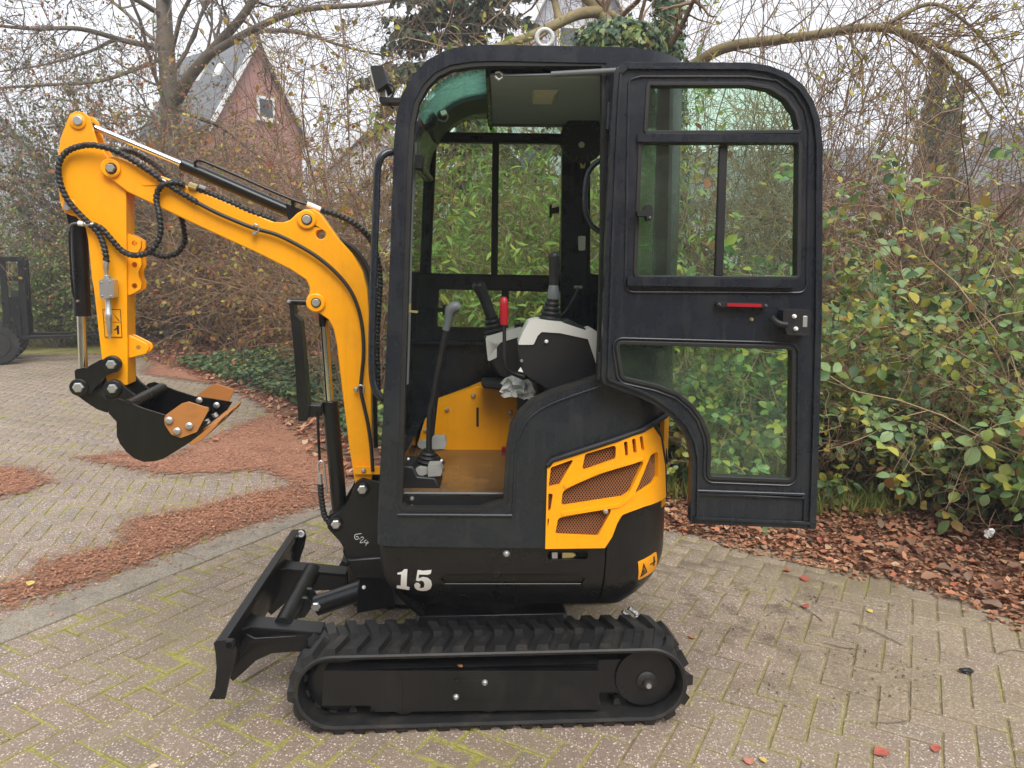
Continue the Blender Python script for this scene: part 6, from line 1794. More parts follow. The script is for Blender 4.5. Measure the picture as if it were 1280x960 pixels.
tree('leaning_tree', 'ivy-clad tree behind the cab roof with a long mossy branch bowed over the door', g1, [(tk1, 0.12, 0.085, 5), (lim2, 0.066, 0.014, 30), (lim3, 0.026, 0.008, 12), (lim4, 0.022, 0.007, 14), (lim5, 0.016, 0.006, 8), (lim6, 0.05, 0.03, 6)], 'bark_moss', 72, (5, 3), 3, 0.33, 0.2, 0.0, 0.0032, twig='twig', leaf=[(360, LEAF_OVAL, (0.035, 0.07), 'lf_yellow', dict(up=0.4, hang=0.4))])
rg = np.random.default_rng(5)
def ivy_on(P, rad, n, size, seed):
    r = np.random.default_rng(seed)
    t = r.uniform(0, len(P) - 1.001, n); k = t.astype(int)
    q = P[k] + (P[k + 1] - P[k]) * (t - k)[:, None]
    a = r.uniform(0, 2 * np.pi, n)
    nn = np.column_stack([np.cos(a), np.sin(a), r.normal(0.1, 0.3, n)])
    pos = q + nn * (rad * r.uniform(0.7, 1.15, n))[:, None]
    d = r.normal(0, 0.5, (n, 3)); d[:, 2] -= 0.9
    return leaves_mesh('ivy', LEAF_IVY, pos, d, nn + r.normal(0, 0.25, (n, 3)), r.uniform(size[0], size[1], n))
iv = link('ivy', ivy_on(tk1, 0.16, 2600, (0.05, 0.09), 6), 'lf_ivy', bpy.data.objects['leaning_tree']); iv['kind'] = 'stuff'
# second, paler limb leaning left over the roof, with an ivy mound on it
b2 = at_y(770, 330, 7.6); g2 = (b2.x, b2.y, bz(b2.x, b2.y) - 0.05)
tk2 = np.array(spline([g2, tuple(at_y(774, 180, 7.6)), tuple(at_y(770, 60, 7.6)), tuple(at_y(745, 10, 7.6)), tuple(at_y(705, -30, 7.6))], 6))
l2 = px_line([(752, 14, 7.6), (722, 18, 7.5), (690, 33, 7.4), (655, 48, 7.3), (618, 60, 7.2), (570, 84, 7.1)], 4)
l3 = px_line([(700, 28, 7.5), (694, 5, 7.6), (688, -30, 7.7)], 4)
tree('mossy_tree', 'pale mossy branch slanting down behind the cab roof, wrapped in ivy at its fork', g2, [(tk2, 0.085, 0.05, 6), (l2, 0.058, 0.03, 5), (l3, 0.04, 0.03, 3)], 'bark_moss', 73, (4, 3), 2, 0.4, 0.2, 0.0, 0.003, twig='twig')
pos = []
r = np.random.default_rng(8)
c = np.array(at_y(772, 52, 7.3))
n = 1900
v = nrmz(r.normal(0, 1, (n, 3)))
pos = c + v * np.array((0.42, 0.30, 0.20)) * r.uniform(0.75, 1.05, n)[:, None]
d = r.normal(0, 0.5, (n, 3)); d[:, 2] -= 0.7
o = link('ivy', leaves_mesh('ivy', LEAF_IVY, pos, d, v + r.normal(0, 0.3, (n, 3)) + np.array((0, -0.2, 0.3)), r.uniform(0.045, 0.085, n)), 'lf_ivy', bpy.data.objects['mossy_tree']); o['kind'] = 'stuff'
# drooping conifer behind the front of the cab
def conifer(name, label, x, y, z0, h, rad, seed, nb, droop, mat='lf_conifer', col=False, per=150):
    r = np.random.default_rng(seed)
    T = Tubes(); Tr = Tubes()
    P = np.array([(x + 0.05 * math.sin(k), y, z0 + h * k / 8) for k in range(9)])
    Tr.add(P, np.linspace(0.16 if not col else 0.04, 0.02, 9), 8)
    pp, dd, ss = [], [], []
    for k in range(nb):
        t = r.uniform(0.06, 0.99); a = r.uniform(0, 2 * np.pi)
        q = np.array((x, y, z0 + h * t))
        L = rad * (1 - t) ** 0.75 * r.uniform(0.75, 1.15) + 0.08
        d = np.array((math.cos(a), math.sin(a), 1.3 if col else 0.25))
        B_ = wander(r, q, d, L, 6, 0.08, -droop)
        T.add(B_, np.linspace(0.018, 0.004, 7) if not col else np.linspace(0.008, 0.003, 7), 3)
        m_ = int(per * L / rad) + 20
        tt = r.uniform(0.1, 5.99, m_); kk = tt.astype(int)
        q = B_[kk] + (B_[kk + 1] - B_[kk]) * (tt - kk)[:, None]
        pp.append(q + r.normal(0, 0.035, (m_, 3)))
        e = r.normal(0, 0.55, (m_, 3)) + nrmz(B_[kk + 1] - B_[kk]) * 0.5; e[:, 2] += (-0.9 if not col else 0.7)
        dd.append(e)
    pos = np.concatenate(pp); dd = np.concatenate(dd); n = len(pos)
    me = leaves_mesh('foliage', LEAF_DIA, pos, dd, r.normal(0, 1, (n, 3)), r.uniform(0.08, 0.19, n) if not col else r.uniform(0.07, 0.15, n))
    V = me
    return plant(name, label, 'tree', (x, y, z0), [('trunk', Tr.mesh('trunk'), 'bark', None), ('branches', T.mesh('branches'), 'twig_dark', 'stuff'), ('foliage', me, mat, 'stuff')])
q = at_y(580, 200, 12.5)
conifer('drooping_conifer', 'dark drooping conifer rising behind the front of the cab roof', q.x, q.y, 0.2, 9.5, 2.6, 81, 190, 0.10, per=230)
q = at_y(1163, 200, 17)
conifer('tall_cypress', 'taller left spire of the two grey-green cypresses at the upper right', q.x, q.y, 0.1, 6.1, 0.85, 82, 190, -0.05, col=True, per=260, mat='lf_cypress')
q = at_y(1186, 200, 16.6)
conifer('tall_cypress', 'shorter right spire of the two grey-green cypresses at the upper right', q.x, q.y, 0.1, 5.5, 0.7, 83, 170, -0.05, col=True, per=260, mat='lf_cypress')

# far thicket closing the view: reads as one brown-green mass
def thicket(name, x0, x1, y0, y1, h, n, seed, nleaf, mat, slope=0.0):
    r = np.random.default_rng(seed)
    T = Tubes(); lines = []
    for k in range(n):
        x = r.uniform(x0, x1); y = r.uniform(y0, y1) + slope * x
        z = bz(x, y) - 0.03
        P = wander(r, (x, y, z), (r.normal(0, .25), r.normal(0, .25), 1), h * r.uniform(0.5, 1.2), 6, 0.14, -0.02)
        T.add(P, np.linspace(0.014, 0.006, 7), 3); lines.append(P)
        ramify(r, T, P, 0.010, 2, lines, (6, 3), 0.42, 0.2, -0.02, 0.0055)
    tw = link(name, T.mesh(name), 'twig'); tag(tw, kind='stuff')
    f = link('foliage', leaves_on(r, lines, nleaf, LEAF_DIA, (0.07, 0.15), 'foliage', 0.5, 0.1), mat, tw); f['kind'] = 'stuff'
    return tw
thicket('thicket', -16, 14, 15.5, 19.0, 3.4, 330, 91, 22000, 'lf_dark', -0.12)
thicket('low_thicket', -1.6, 5.8, 7.8, 10.0, 2.0, 100, 92, 6000, 'lf_autumn')

# ivy and leaf litter on the ground of the bed
def scatter(poly, n, seed, clump=None):
    r = np.random.default_rng(seed)
    P = np.array(poly); lo, hi = P.min(0), P.max(0)
    out = np.empty((0, 2))
    while len(out) < n:
        q = r.uniform(lo, hi, (n * 3, 2))
        q = q[in_poly(q, poly)]
        if clump: q = q[vnoise(q, clump[0], seed + 7) > clump[1] + r.normal(0, 0.08, len(q))]
        out = np.vstack([out, q])
    return out[:n], r
def carpet(name, label_kind, poly, n, tmpl, size, mat, seed, hgt=(0.0, 0.02), flat=1.6, clump=None, on_bed=True):
    q, r = scatter(poly, n, seed, clump)
    z = (np.maximum(bed_h(q), 0.0) if on_bed else 0.0) + r.uniform(hgt[0], hgt[1], n) + 0.002
    pos = np.column_stack([q, z])
    d = r.normal(0, 1, (n, 3)); d[:, 2] *= 0.25
    nm = r.normal(0, 0.35, (n, 3)); nm[:, 2] += flat
    o = link(name, leaves_mesh(name, tmpl, pos, d, nm, r.uniform(size[0], size[1], n)), mat); tag(o, kind='stuff')
    return o
G = lambda x, y: tuple(ground(x, y))[:2]
rbed = [(0.4, 4.55), (0.98, 4.14), (1.62, 3.76), (2.34, 2.98), (3.3, 1.9), (4.4, 2.6), (3.6, 4.4), (2.6, 5.0), (1.4, 5.3), (0.2, 5.3)]
carpet('leaf_litter', '', rbed, 4200, LEAF_DRY, (0.025, 0.06), 'lf_litter', 101, (0, 0.03))
carpet('large_leaf_litter', '', rbed, 420, LEAF_DRY, (0.055, 0.095), 'lf_litter', 107, (0.015, 0.045))
carpet('small_litter', '', rbed, 14000, LEAF_DIA, (0.012, 0.045), 'lf_flake', 102, (0, 0.03))
carpet('litter_fringe', '', [(0.5, 4.45), (0.98, 4.02), (1.62, 3.62), (2.34, 2.82), (3.2, 1.75), (3.3, 1.95), (2.36, 3.1), (1.64, 3.86), (1.0, 4.3)], 1500, LEAF_DIA, (0.012, 0.045), 'lf_flake', 103, (0.003, 0.008), clump=(3.0, 0.45))
lbed = [(-14, 25), (-7.0, 13.2), (-3.0, 8.3), (-1.7, 5.9), (-1.0, 4.9), (0.3, 4.8), (0.4, 8), (-1.5, 14), (-4, 17), (-11, 24)]
carpet('leaf_litter', '', lbed, 24000, LEAF_DIA, (0.04, 0.10), 'lf_litter', 104, (0, 0.03))
carpet('ground_ivy', '', [(-2.9, 8.9), (-1.6, 6.4), (-0.7, 5.4), (0.2, 5.4), (0.0, 8), (-2.2, 10.5), (-3.6, 10.6)], 6500, LEAF_IVY, (0.045, 0.085), 'lf_ivy', 105, (0.02, 0.14), 1.2, clump=(1.1, 0.40))
carpet('ground_ivy', '', [(-5.4, 11.4), (-3.3, 9.0), (-2.2, 7.5), (-1.5, 8.4), (-3.6, 11.6)], 4500, LEAF_IVY, (0.05, 0.09), 'lf_ivy', 108, (0.02, 0.16), 1.2, clump=(0.9, 0.36))
carpet('ground_ivy', '', [(1.0, 4.9), (1.9, 4.7), (2.6, 4.3), (3.2, 3.3), (4.0, 3.6), (3.0, 5.2), (1.0, 5.6)], 6500, LEAF_IVY, (0.035, 0.075), 'lf_ivy', 106, (0.02, 0.5), 0.8, clump=(1.6, 0.40))
# red-brown needle litter drifted over the road and along the kerb
FL = []
drift = [([(0, 764), (0, 733), (30, 722), (62, 702), (112, 690), (150, 683), (168, 650), (240, 637), (300, 622), (372, 606), (410, 622), (400, 632), (330, 652), (250, 676), (140, 718), (60, 742)], 52000),
         ([(96, 573), (150, 566), (205, 574), (268, 545), (330, 520), (400, 500), (430, 560), (430, 620), (372, 606), (345, 596), (330, 588), (275, 592), (205, 594), (125, 578)], 56000),
         ([(-30, 622), (-30, 586), (25, 585), (48, 592), (62, 604), (40, 614), (0, 622)], 13000),
         ([(180, 468), (300, 486), (330, 505), (400, 500), (300, 450), (200, 440)], 9000)]
m = NT('needle_dust')
p = m.pos()
at_ = m.n('ShaderNodeAttribute'); at_.attribute_name = 'dens'
col = m.ramp(m.noise(p, 55, 6, 0.8), [(0.28, S(104, 72, 54)), (0.45, S(152, 104, 80)), (0.58, S(178, 128, 100)), (0.75, S(204, 162, 128))])
col = m.mix(m.ramp(m.noise(p, 4.0, 5, 0.7), [(0.4, 0.0), (0.7, 0.5)]), col, S(116, 80, 64))
al_n = m.math('ADD', at_.outputs['Fac'], m.math('MULTIPLY', m.math('SUBTRACT', m.noise(p, 13, 7, 0.85), 0.5), 1.9))
tb = m.bsdf(col, 0.9, bump=m.noise(p, 70, 5, 0.8), bstr=0.9, bdist=0.012)
ttr = m.n('ShaderNodeBsdfTransparent'); tmx = m.n('ShaderNodeMixShader')
m.l(m.ramp(al_n, [(0.42, 0.0), (0.64, 1.0)]), tmx.inputs[0]); m.l(ttr.outputs[0], tmx.inputs[1]); m.l(tb.outputs[0], tmx.inputs[2]); m.l(tmx.outputs[0], m.out.inputs['Surface'])
M['needledust'] = m.m
def dust(k, poly):
    Pw = [G(*q) for q in poly]
    A_ = np.array(Pw); lo, hi = A_.min(0) - 0.25, A_.max(0) + 0.25
    xs_, ys_ = np.arange(lo[0], hi[0], 0.04), np.arange(lo[1], hi[1], 0.04)
    gx_, gy_ = np.meshgrid(xs_, ys_, indexing='ij'); Q = np.stack([gx_.ravel(), gy_.ravel()], 1)
    sd_ = np.where(in_poly(Q, Pw), 1, -1) * dist_line(Q, Pw + [Pw[0]])
    den = np.clip(0.5 + sd_ / 0.55, 0, 1)
    hz_ = 0.0075 + 0.0016 * k + 0.007 * np.clip(sd_ / 0.3, 0, 1) * vnoise(Q, 9, 40 + k)
    ii = np.arange(len(Q)).reshape(len(xs_), len(ys_))
    F_ = np.stack([ii[:-1, :-1].ravel(), ii[1:, :-1].ravel(), ii[1:, 1:].ravel(), ii[:-1, 1:].ravel()], 1)
    F_ = F_[(den[F_] > 0).any(1)]
    me = np_mesh('needle_carpet', np.column_stack([Q, hz_]), F_, True)
    at2 = me.attributes.new('dens', 'FLOAT', 'POINT'); at2.data.foreach_set('value', den.astype(np.float32))
    tag(link('needle_carpet', me, 'needledust'), kind='stuff')
for k, (poly, n) in enumerate(drift): dust(k, poly)
pos = []
for k, (poly, n) in enumerate(drift):
    n = int(n * 0.22)
    q, r = scatter([G(*p) for p in poly], n, 110 + k, (2.4, 0.22))
    pos.append(q + r.normal(0, 0.05, q.shape) * (r.random((len(q), 1)) ** 2 * 4.5))
q = np.concatenate(pos); n = len(q); r = np.random.default_rng(9)
d = r.normal(0, 1, (n, 3)); d[:, 2] *= 0.18
nm = r.normal(0, 0.3, (n, 3)); nm[:, 2] += 1.5
o = link('needle_litter', leaves_mesh('needle_litter', (LEAF_DIA[0] * np.array((1, 0.75, 0.8)), LEAF_DIA[1]), np.column_stack([q, r.uniform(0.008, 0.026, n)]), d, nm, 0.007 + 0.022 * r.random(n) ** 1.6), 'lf_flake'); tag(o, kind='stuff')
# crumbs of soil and bark on the near paving
cr_poly = [G(*p) for p in ((860, 790), (900, 720), (1000, 720), (1140, 760), (1180, 860), (1000, 900), (880, 880))]
q, r = scatter(cr_poly, 700, 131, (5.0, 0.6)); n = len(q)
d = r.normal(0, 1, (n, 3)); nm = r.normal(0, 0.6, (n, 3)); nm[:, 2] += 1
o = link('soil_crumbs', leaves_mesh('soil_crumbs', (LEAF_DIA[0] * np.array((1, .9, 2.5)), LEAF_DIA[1]), np.column_stack([q, np.full(n, 0.002)]), d, nm, 0.004 + 0.012 * r.random(n) ** 2.5), bark('dark_soil', S(72, 60, 50), S(98, 84, 70))); tag(o, kind='stuff')
# grass between litter and bramble
def tuft(polys, n, h, mat, seed, name, wid=0.045):
    q, r = scatter(polys, n, seed, (2.5, 0.5))
    z = np.maximum(bed_h(q), 0)
    d = r.normal(0, 0.35, (n, 3)); d[:, 2] += 0.9
    B_ = (np.array([(0, -1, 0), (0, 1, 0), (0.55, 0.7, 0.03), (1, 0, 0.16), (0.55, -0.7, 0.03)], float) * np.array((1, wid, 1)), np.array([(0, 1, 2), (0, 2, 4), (4, 2, 3)]))
    o = link(name, leaves_mesh(name, B_, np.column_stack([q, z]), d, r.normal(0, 1, (n, 3)), r.uniform(h[0], h[1], n)), mat); tag(o, kind='stuff')
tuft([(1.0, 4.55), (1.9, 4.2), (2.7, 4.1), (2.6, 4.7), (1.8, 5.0), (1.1, 5.1)], 1600, (0.06, 0.17), 'grass', 141, 'grass_tufts')
tuft([(2.75, 3.7), (3.25, 3.4), (3.5, 4.0), (3.0, 4.25)], 700, (0.25, 0.6), 'straw', 142, 'dead_grass', 0.012)
tuft([(1.9, 4.7), (3.4, 4.2), (3.6, 5.2), (2.2, 5.6)], 500, (0.4, 1.1), 'straw', 144, 'dry_canes', 0.008)
tuft([(2.15, 4.6), (2.7, 4.4), (2.75, 4.9), (2.2, 5.1)], 260, (0.2, 0.5), 'straw', 143, 'dead_stalks', 0.014)

# ------------------------------------------------------------------ single leaves and twigs that can be told apart
fm = {}
def leaf_colour(name, c, c2):
    m = NT(name); p = m.pos()
    m.bsdf(m.ramp(m.noise(p, 60, 4), [(0.35, c), (0.65, c2)]), 0.5, bump=m.noise(p, 150, 2), bstr=0.3, bdist=0.002)
    return m.m
fm['red'] = leaf_colour('red_leaf', S(176, 92, 72), S(146, 72, 60)); fm['orange'] = leaf_colour('orange_leaf', S(190, 128, 84), S(160, 98, 66)); fm['yellow'] = leaf_colour('yellow_fallen', S(206, 184, 96), S(180, 156, 80)); fm['pale'] = leaf_colour('pale_leaf', S(214, 196, 164), S(190, 166, 136)); fm['pink'] = leaf_colour('pinkish_leaf', S(196, 132, 112), S(170, 110, 92))
def fallen(label, x, y, size, colr, z=0.004, seed=0, w=None, tilt=0.15):
    r = random.Random(seed + int(x))
    p = ground(x, y, z) if w is None else U.P(x, y, w)
    d = np.array([[r.uniform(-1, 1), r.uniform(-1, 1), 0.02]]); nm = np.array([[r.uniform(-tilt, tilt), r.uniform(-tilt, tilt), 1.0]])
    T = leaf_template([(0, 0, 0), (0.2, 0.28, 0.03), (0.5, 0.40, 0.06), (0.8, 0.27, 0.02), (1.0, 0, 0.08)], 0.12)
    me = leaves_mesh('fallen_leaf', T, np.zeros((1, 3)), d, nm, np.array([size * 0.85]))
    o = link('fallen_leaf', me, fm[colr]); o.location = p
    tag(o, label, 'leaf', 'single fallen leaves')
for a in (('round red leaf lying alone on the paving at the bottom, right of the track', 1092, 942, 0.062, 'red'),
          ('slim red leaf near the bottom edge, right of the round red leaf', 1168, 940, 0.05, 'red'),
          ('red leaf on bare paving with a thin dark twig across it', 1002, 756, 0.055, 'red'),
          ('red leaf just below the litter edge, under the door corner', 978, 712, 0.05, 'red'),
          ('red leaf flat on the grey dirty patch below the litter edge', 1008, 727, 0.07, 'red'),
          ('small yellow leaf on the paving right of the dirt smear', 1091, 766, 0.04, 'yellow'),
          ('orange-pink leaf on the paving right behind the track end', 862, 794, 0.04, 'orange'),
          ('pinkish leaf at the bottom edge of the photo, right of the track', 934, 946, 0.05, 'pink'),
          ('small yellow leaf at the bottom edge beside a pinkish leaf', 958, 954, 0.035, 'yellow'),
          ('bright yellow leaf on the red needle litter beside the kerb', 36, 732, 0.06, 'yellow'),
          ('pale leaf lying on the paving at the bottom left', 199, 957, 0.04, 'pale'),
          ('orange leaf on the red needle drift right of the bucket', 273, 550, 0.09, 'orange'),
          ('pale orange leaf on the needle drift beside the boom cylinder', 383, 563, 0.08, 'orange')):
    fallen(*a, z=0.004 if a[2] > 740 or a[1] > 800 else 0.03)
fallen('orange leaf caught on top of the near track at its front end', 437, 797, 0.05, 'orange', w=0.12, seed=3, tilt=0.9)
fallen('brown star-shaped leaf on the lugs in the middle of the near track', 663, 804, 0.045, 'orange', w=0.08, seed=4, tilt=0.4)
fallen('orange leaf standing between lugs at the rear of the near track', 735, 795, 0.045, 'orange', w=0.12, seed=5, tilt=0.9)
fallen('small orange leaf lying on the cover under the near track belt', 572, 831, 0.03, 'orange', w=0.035, seed=6, tilt=0.5)
def twig_on(label, pts, r_):
    P = [ground(x, y, 0.006) for x, y in pts]
    o = link('fallen_twig', tube_mesh('fallen_twig', [Vector(q) for q in spline([tuple(p) for p in P], 4)], r_, 6), 'twig_dark')
    tag(o, label, 'twig', 'twigs on the paving')
twig_on('long dark twig on the paving right of the dirt smear', [(1066, 779), (1085, 785), (1108, 796), (1128, 806)], 0.0024)
twig_on('dark twig crossing the red leaf behind the track', [(982, 749), (1000, 757), (1018, 768), (1028, 776)], 0.0022)
twig_on('thin twig lying below the long dark twig on the right', [(1030, 803), (1052, 809), (1075, 811)], 0.0018)
twig_on('short straight twig near the bottom right of the paving', [(1088, 902), (1110, 903), (1132, 901)], 0.0022)
twig_on('thin curved twig at the right edge of the paving', [(1250, 816), (1265, 812), (1282, 815)], 0.0022)
# white paper scrap in the weeds at the right edge
V, Fc = [], []
random.seed(5)
c0 = at_y(1236, 666, 3.5)
for i in range(5):
    for j in range(5):
        V.append(c0 + Vector(((i - 2) * 0.010 + random.uniform(-.006, .006), random.uniform(-.015, .015), (j - 2) * 0.011 + random.uniform(-.006, .006))))
for i in range(4):
    for j in range(4):
        Fc.append((i * 5 + j, (i + 1) * 5 + j, (i + 1) * 5 + j + 1, i * 5 + j + 1))
tag(link('paper_scrap', mesh_from('paper_scrap', V, Fc), 'white'), 'crumpled white scrap caught in the weeds at the right edge', 'litter')

# orange marker stake standing in the ivy, seen through the lower door glass
ps = at_y(925, 560, 5.0); pt = at_y(925, 506, 5.0)
MS = empty('marker_stake', (ps.x, ps.y, bz(ps.x, ps.y)), 'thin orange-red stake in the ivy, seen through the lower door glass', 'stake')
rod('post', (ps.x, ps.y, bz(ps.x, ps.y) - 0.05), (ps.x, ps.y, pt.z - 0.02), 0.014, fm['orange'], MS, 10)
rod('cap', (ps.x, ps.y, pt.z - 0.022), (ps.x, ps.y, pt.z + 0.012), 0.022, fm['red'], MS, 10)
# dark clod on the paving
bm = bmesh.new(); bmesh.ops.create_icosphere(bm, subdivisions=2, radius=0.017)
random.seed(12)
gp_ = ground(1208, 838, 0.012)
for v in bm.verts: v.co = Vector((v.co.x * 1.5, v.co.y, v.co.z * 0.6)) * random.uniform(0.75, 1.2) + gp_
tag(bm_obj('clod', bm, 'rubber', None), 'small black clod lying on the paving at the right', 'clod')

# ------------------------------------------------------------------ houses beyond the trees
def wallmat(name, c1, c2, mortar, scale=1.0):
    m = NT(name)
    tc = m.n('ShaderNodeTexCoord')
    b = m.n('ShaderNodeTexBrick')
    b.inputs['Color1'].default_value = c1; b.inputs['Color2'].default_value = c2; b.inputs['Mortar'].default_value = mortar
    b.inputs['Scale'].default_value = 4.6 * scale; b.inputs['Mortar Size'].default_value = 0.012
    mp = m.n('ShaderNodeMapping'); mp.inputs['Rotation'].default_value = (R(90), 0, 0)
    m.l(tc.outputs['Object'], mp.inputs[0]); m.l(mp.outputs[0], b.inputs['Vector'])
    n = m.noise(tc.outputs['Object'], 1.2, 5)
    m.bsdf(m.mix(m.math('MULTIPLY', n, 0.5), b.outputs[0], c1), 0.85)
    return m.m
M['housebrick'] = wallmat('house_brick', S(156, 104, 94), S(172, 122, 108), S(176, 164, 152))
M['tile'] = wallmat('roof_tile', S(104, 106, 110), S(122, 124, 126), S(84, 86, 90), 0.9)
M['cladding'] = wallmat('grey_cladding', S(176, 178, 186), S(188, 190, 198), S(156, 158, 168), 0.55)
M['trimwhite'] = paint('white_trim', (0.72, 0.72, 0.70, 1), 0.6, 0.2)
m = NT('dark_window'); m.bsdf((0.06, 0.075, 0.09, 1), 0.08, 0, 0.6); M['pane'] = m.m
def local_obj(name, V, Fc, mat, root):
    o = link(name, mesh_from(name, V, Fc), mat)
    o.parent = root
    return o
def boxv(x0, x1, y0, y1, z0, z1):
    return [(x0, y0, z0), (x1, y0, z0), (x1, y1, z0), (x0, y1, z0), (x0, y0, z1), (x1, y0, z1), (x1, y1, z1), (x0, y1, z1)]
BF = [(0, 3, 2, 1), (4, 5, 6, 7), (0, 1, 5, 4), (1, 2, 6, 5), (2, 3, 7, 6), (3, 0, 4, 7)]
def house(name, label, loc, rz, wid, ln, eave, ridge, wall, roof, wins=(), skylights=(), over=0.25, chim=False):
    """gable end at local y=0 facing -y, ridge along +y"""
    t = empty(name, loc, label, 'house'); t.rotation_euler = (0, 0, rz)
    a = wid / 2
    V = [(-a, 0, 0), (a, 0, 0), (a, 0, eave), (0, 0, ridge), (-a, 0, eave), (-a, ln, 0), (a, ln, 0), (a, ln, eave), (0, ln, ridge), (-a, ln, eave)]
    local_obj('wall', V, [(0, 1, 2, 3, 4), (9, 8, 7, 6, 5), (0, 4, 9, 5), (1, 6, 7, 2)], wall, t)
    k = (ridge - eave) / a
    for s in (-1, 1):
        th = 0.16
        Q = [(s * (a + over), -over, eave - over * k), (0, -over, ridge), (0, ln + over, ridge), (s * (a + over), ln + over, eave - over * k)]
        V = [(x, y, z + 0.03) for x, y, z in Q] + [(x, y, z + 0.03 + th) for x, y, z in Q]
        r_ = local_obj('roof', V, BF, roof, t)
        for (f0, f1, g0_, g1_) in (skylights if s < 0 else ()):
            V = []
            for dz in (0.0, 0.12):
                for f_, g_ in ((f0, g0_), (f1, g0_), (f1, g1_), (f0, g1_)):
                    V.append((s * a * (1 - g_), ln * f_, eave + (ridge - eave) * g_ + 0.19 + dz))
            sl2 = local_obj('skylight', V, BF, 'trimwhite', r_)
        V = [(s * (a + over), -over - 0.06, eave - over * k - 0.05), (0, -over - 0.06, ridge - 0.05), (0, -over - 0.06, ridge + 0.24), (s * (a + over), -over - 0.06, eave - over * k + 0.24),
             (s * (a + over), -over - 0.004, eave - over * k - 0.05), (0, -over - 0.004, ridge - 0.05), (0, -over - 0.004, ridge + 0.24), (s * (a + over), -over - 0.004, eave - over * k + 0.24)]
        local_obj('verge_board', V, BF, 'trimwhite', t)
    for x0, x1, z0, z1 in wins:
        f_ = local_obj('window', boxv(x0, x1, -0.05, 0.02, z0, z1), BF, 'trimwhite', t)
        n = 1 if (x1 - x0) < 1.0 else 2
        w_ = (x1 - x0 - 0.1 * (n + 1)) / n
        for q in range(n):
            xa = x0 + 0.1 + q * (w_ + 0.1)
            local_obj('pane', boxv(xa, xa + w_, -0.06, -0.03, z0 + 0.1, z1 - 0.1), BF, 'pane', f_)
        local_obj('sill', boxv(x0 - 0.08, x1 + 0.08, -0.14, 0.0, z0 - 0.09, z0), BF, 'trimwhite', f_)
    if chim: local_obj('chimney', boxv(-0.35, 0.35, ln * 0.6, ln * 0.6 + 0.7, ridge - 0.6, ridge + 0.9), BF, wall, t)
    return t
# red brick gable house, left; nearest corner B and far corner of the gable from the photo
Yb = 27.0
pb_ = at_y(264, 150, Yb); pa_ = at_y(376, 150, Yb + 3.2)
gw = math.hypot(pa_.x - pb_.x, pa_.y - pb_.y)
house('brick_house', 'red brick house with white-edged gable and grey roof behind the trees on the left', ((pa_.x + pb_.x) / 2, (pa_.y + pb_.y) / 2, 0), math.atan2(pa_.y - pb_.y, pa_.x - pb_.x), gw, 4.6, pb_.z, at_y(326, 52, Yb + 1.6).z, 'housebrick', 'tile',
      wins=[(-0.05, 0.72, at_y(326, 148, Yb + 1.6).z, at_y(326, 119, Yb + 1.6).z), (-1.6, -0.2, 2.0, 3.4), (0.4, 1.7, 2.0, 3.4)], skylights=[(0.22, 0.32, 0.55, 0.68), (0.52, 0.62, 0.55, 0.68)])
p_ = at_y(40, 190, 46)
house('pale_house', 'hazy pale house with a long grey roof at the far left edge', (p_.x - 2, 46, 0), R(80), 7.5, 12, p_.z - 0.8, at_y(30, 143, 46).z, 'cladding', 'tile', wins=[(-2, -0.5, 3.5, 5)], skylights=[(0.3, 0.4, 0.5, 0.65), (0.6, 0.7, 0.5, 0.65)])
p_ = at_y(452, 210, 32)
house('white_house', 'pale rendered house half hidden by twigs left of the work lamp', (p_.x + 0.4, 32, 0), R(-12), 4.2, 7, 5.6, 7.4, 'trimwhite', 'tile', wins=[(-1.4, -0.4, 3.6, 5.0), (0.3, 1.4, 3.6, 5.0)])
p_ = at_y(712, 300, 23)
house('grey_house', 'tall grey-clad house with white window frames behind the cab', (p_.x + 0.2, 23, 0), R(6), 5.4, 8, 6.4, 11.5, 'cladding', 'tile', wins=[(-1.9, -0.9, 3.0, 5.6), (-0.4, 0.7, 3.0, 5.6), (1.1, 2.2, 3.0, 5.6), (-0.7, 0.7, 7.4, 8.8)])
p_ = at_y(1085, 250, 30)
house('green_house', 'low pale grey-green building behind the bare shrubs on the right', (p_.x, 30, 0), R(78), 6.0, 10, 4.2, 6.3, 'cladding', 'tile', wins=[(-1.5, 0.2, 2.5, 4.0)])
p_ = at_y(1300, 200, 36)
house('dark_roofed_house', 'dark roofed house in the upper right corner behind drooping twigs', (p_.x + 4.2, 36, 0), R(12), 6.5, 8, 6.2, 9.6, 'housebrick', 'tile', wins=[(-1.5, 0.2, 4.5, 6.0)])

# unseen terrace and hedge, added behind the viewer to block sky and darken reflections
house('sky_block_terrace', 'long brick terrace added unseen behind the viewer to block low sky', (-24, -17, 0), R(-90), 9.0, 48, 6.0, 9.5, 'housebrick', 'tile')
thicket('sky_block_hedge', -14, 14, -9.5, -7.0, 2.3, 150, 93, 12000, 'lf_dark')

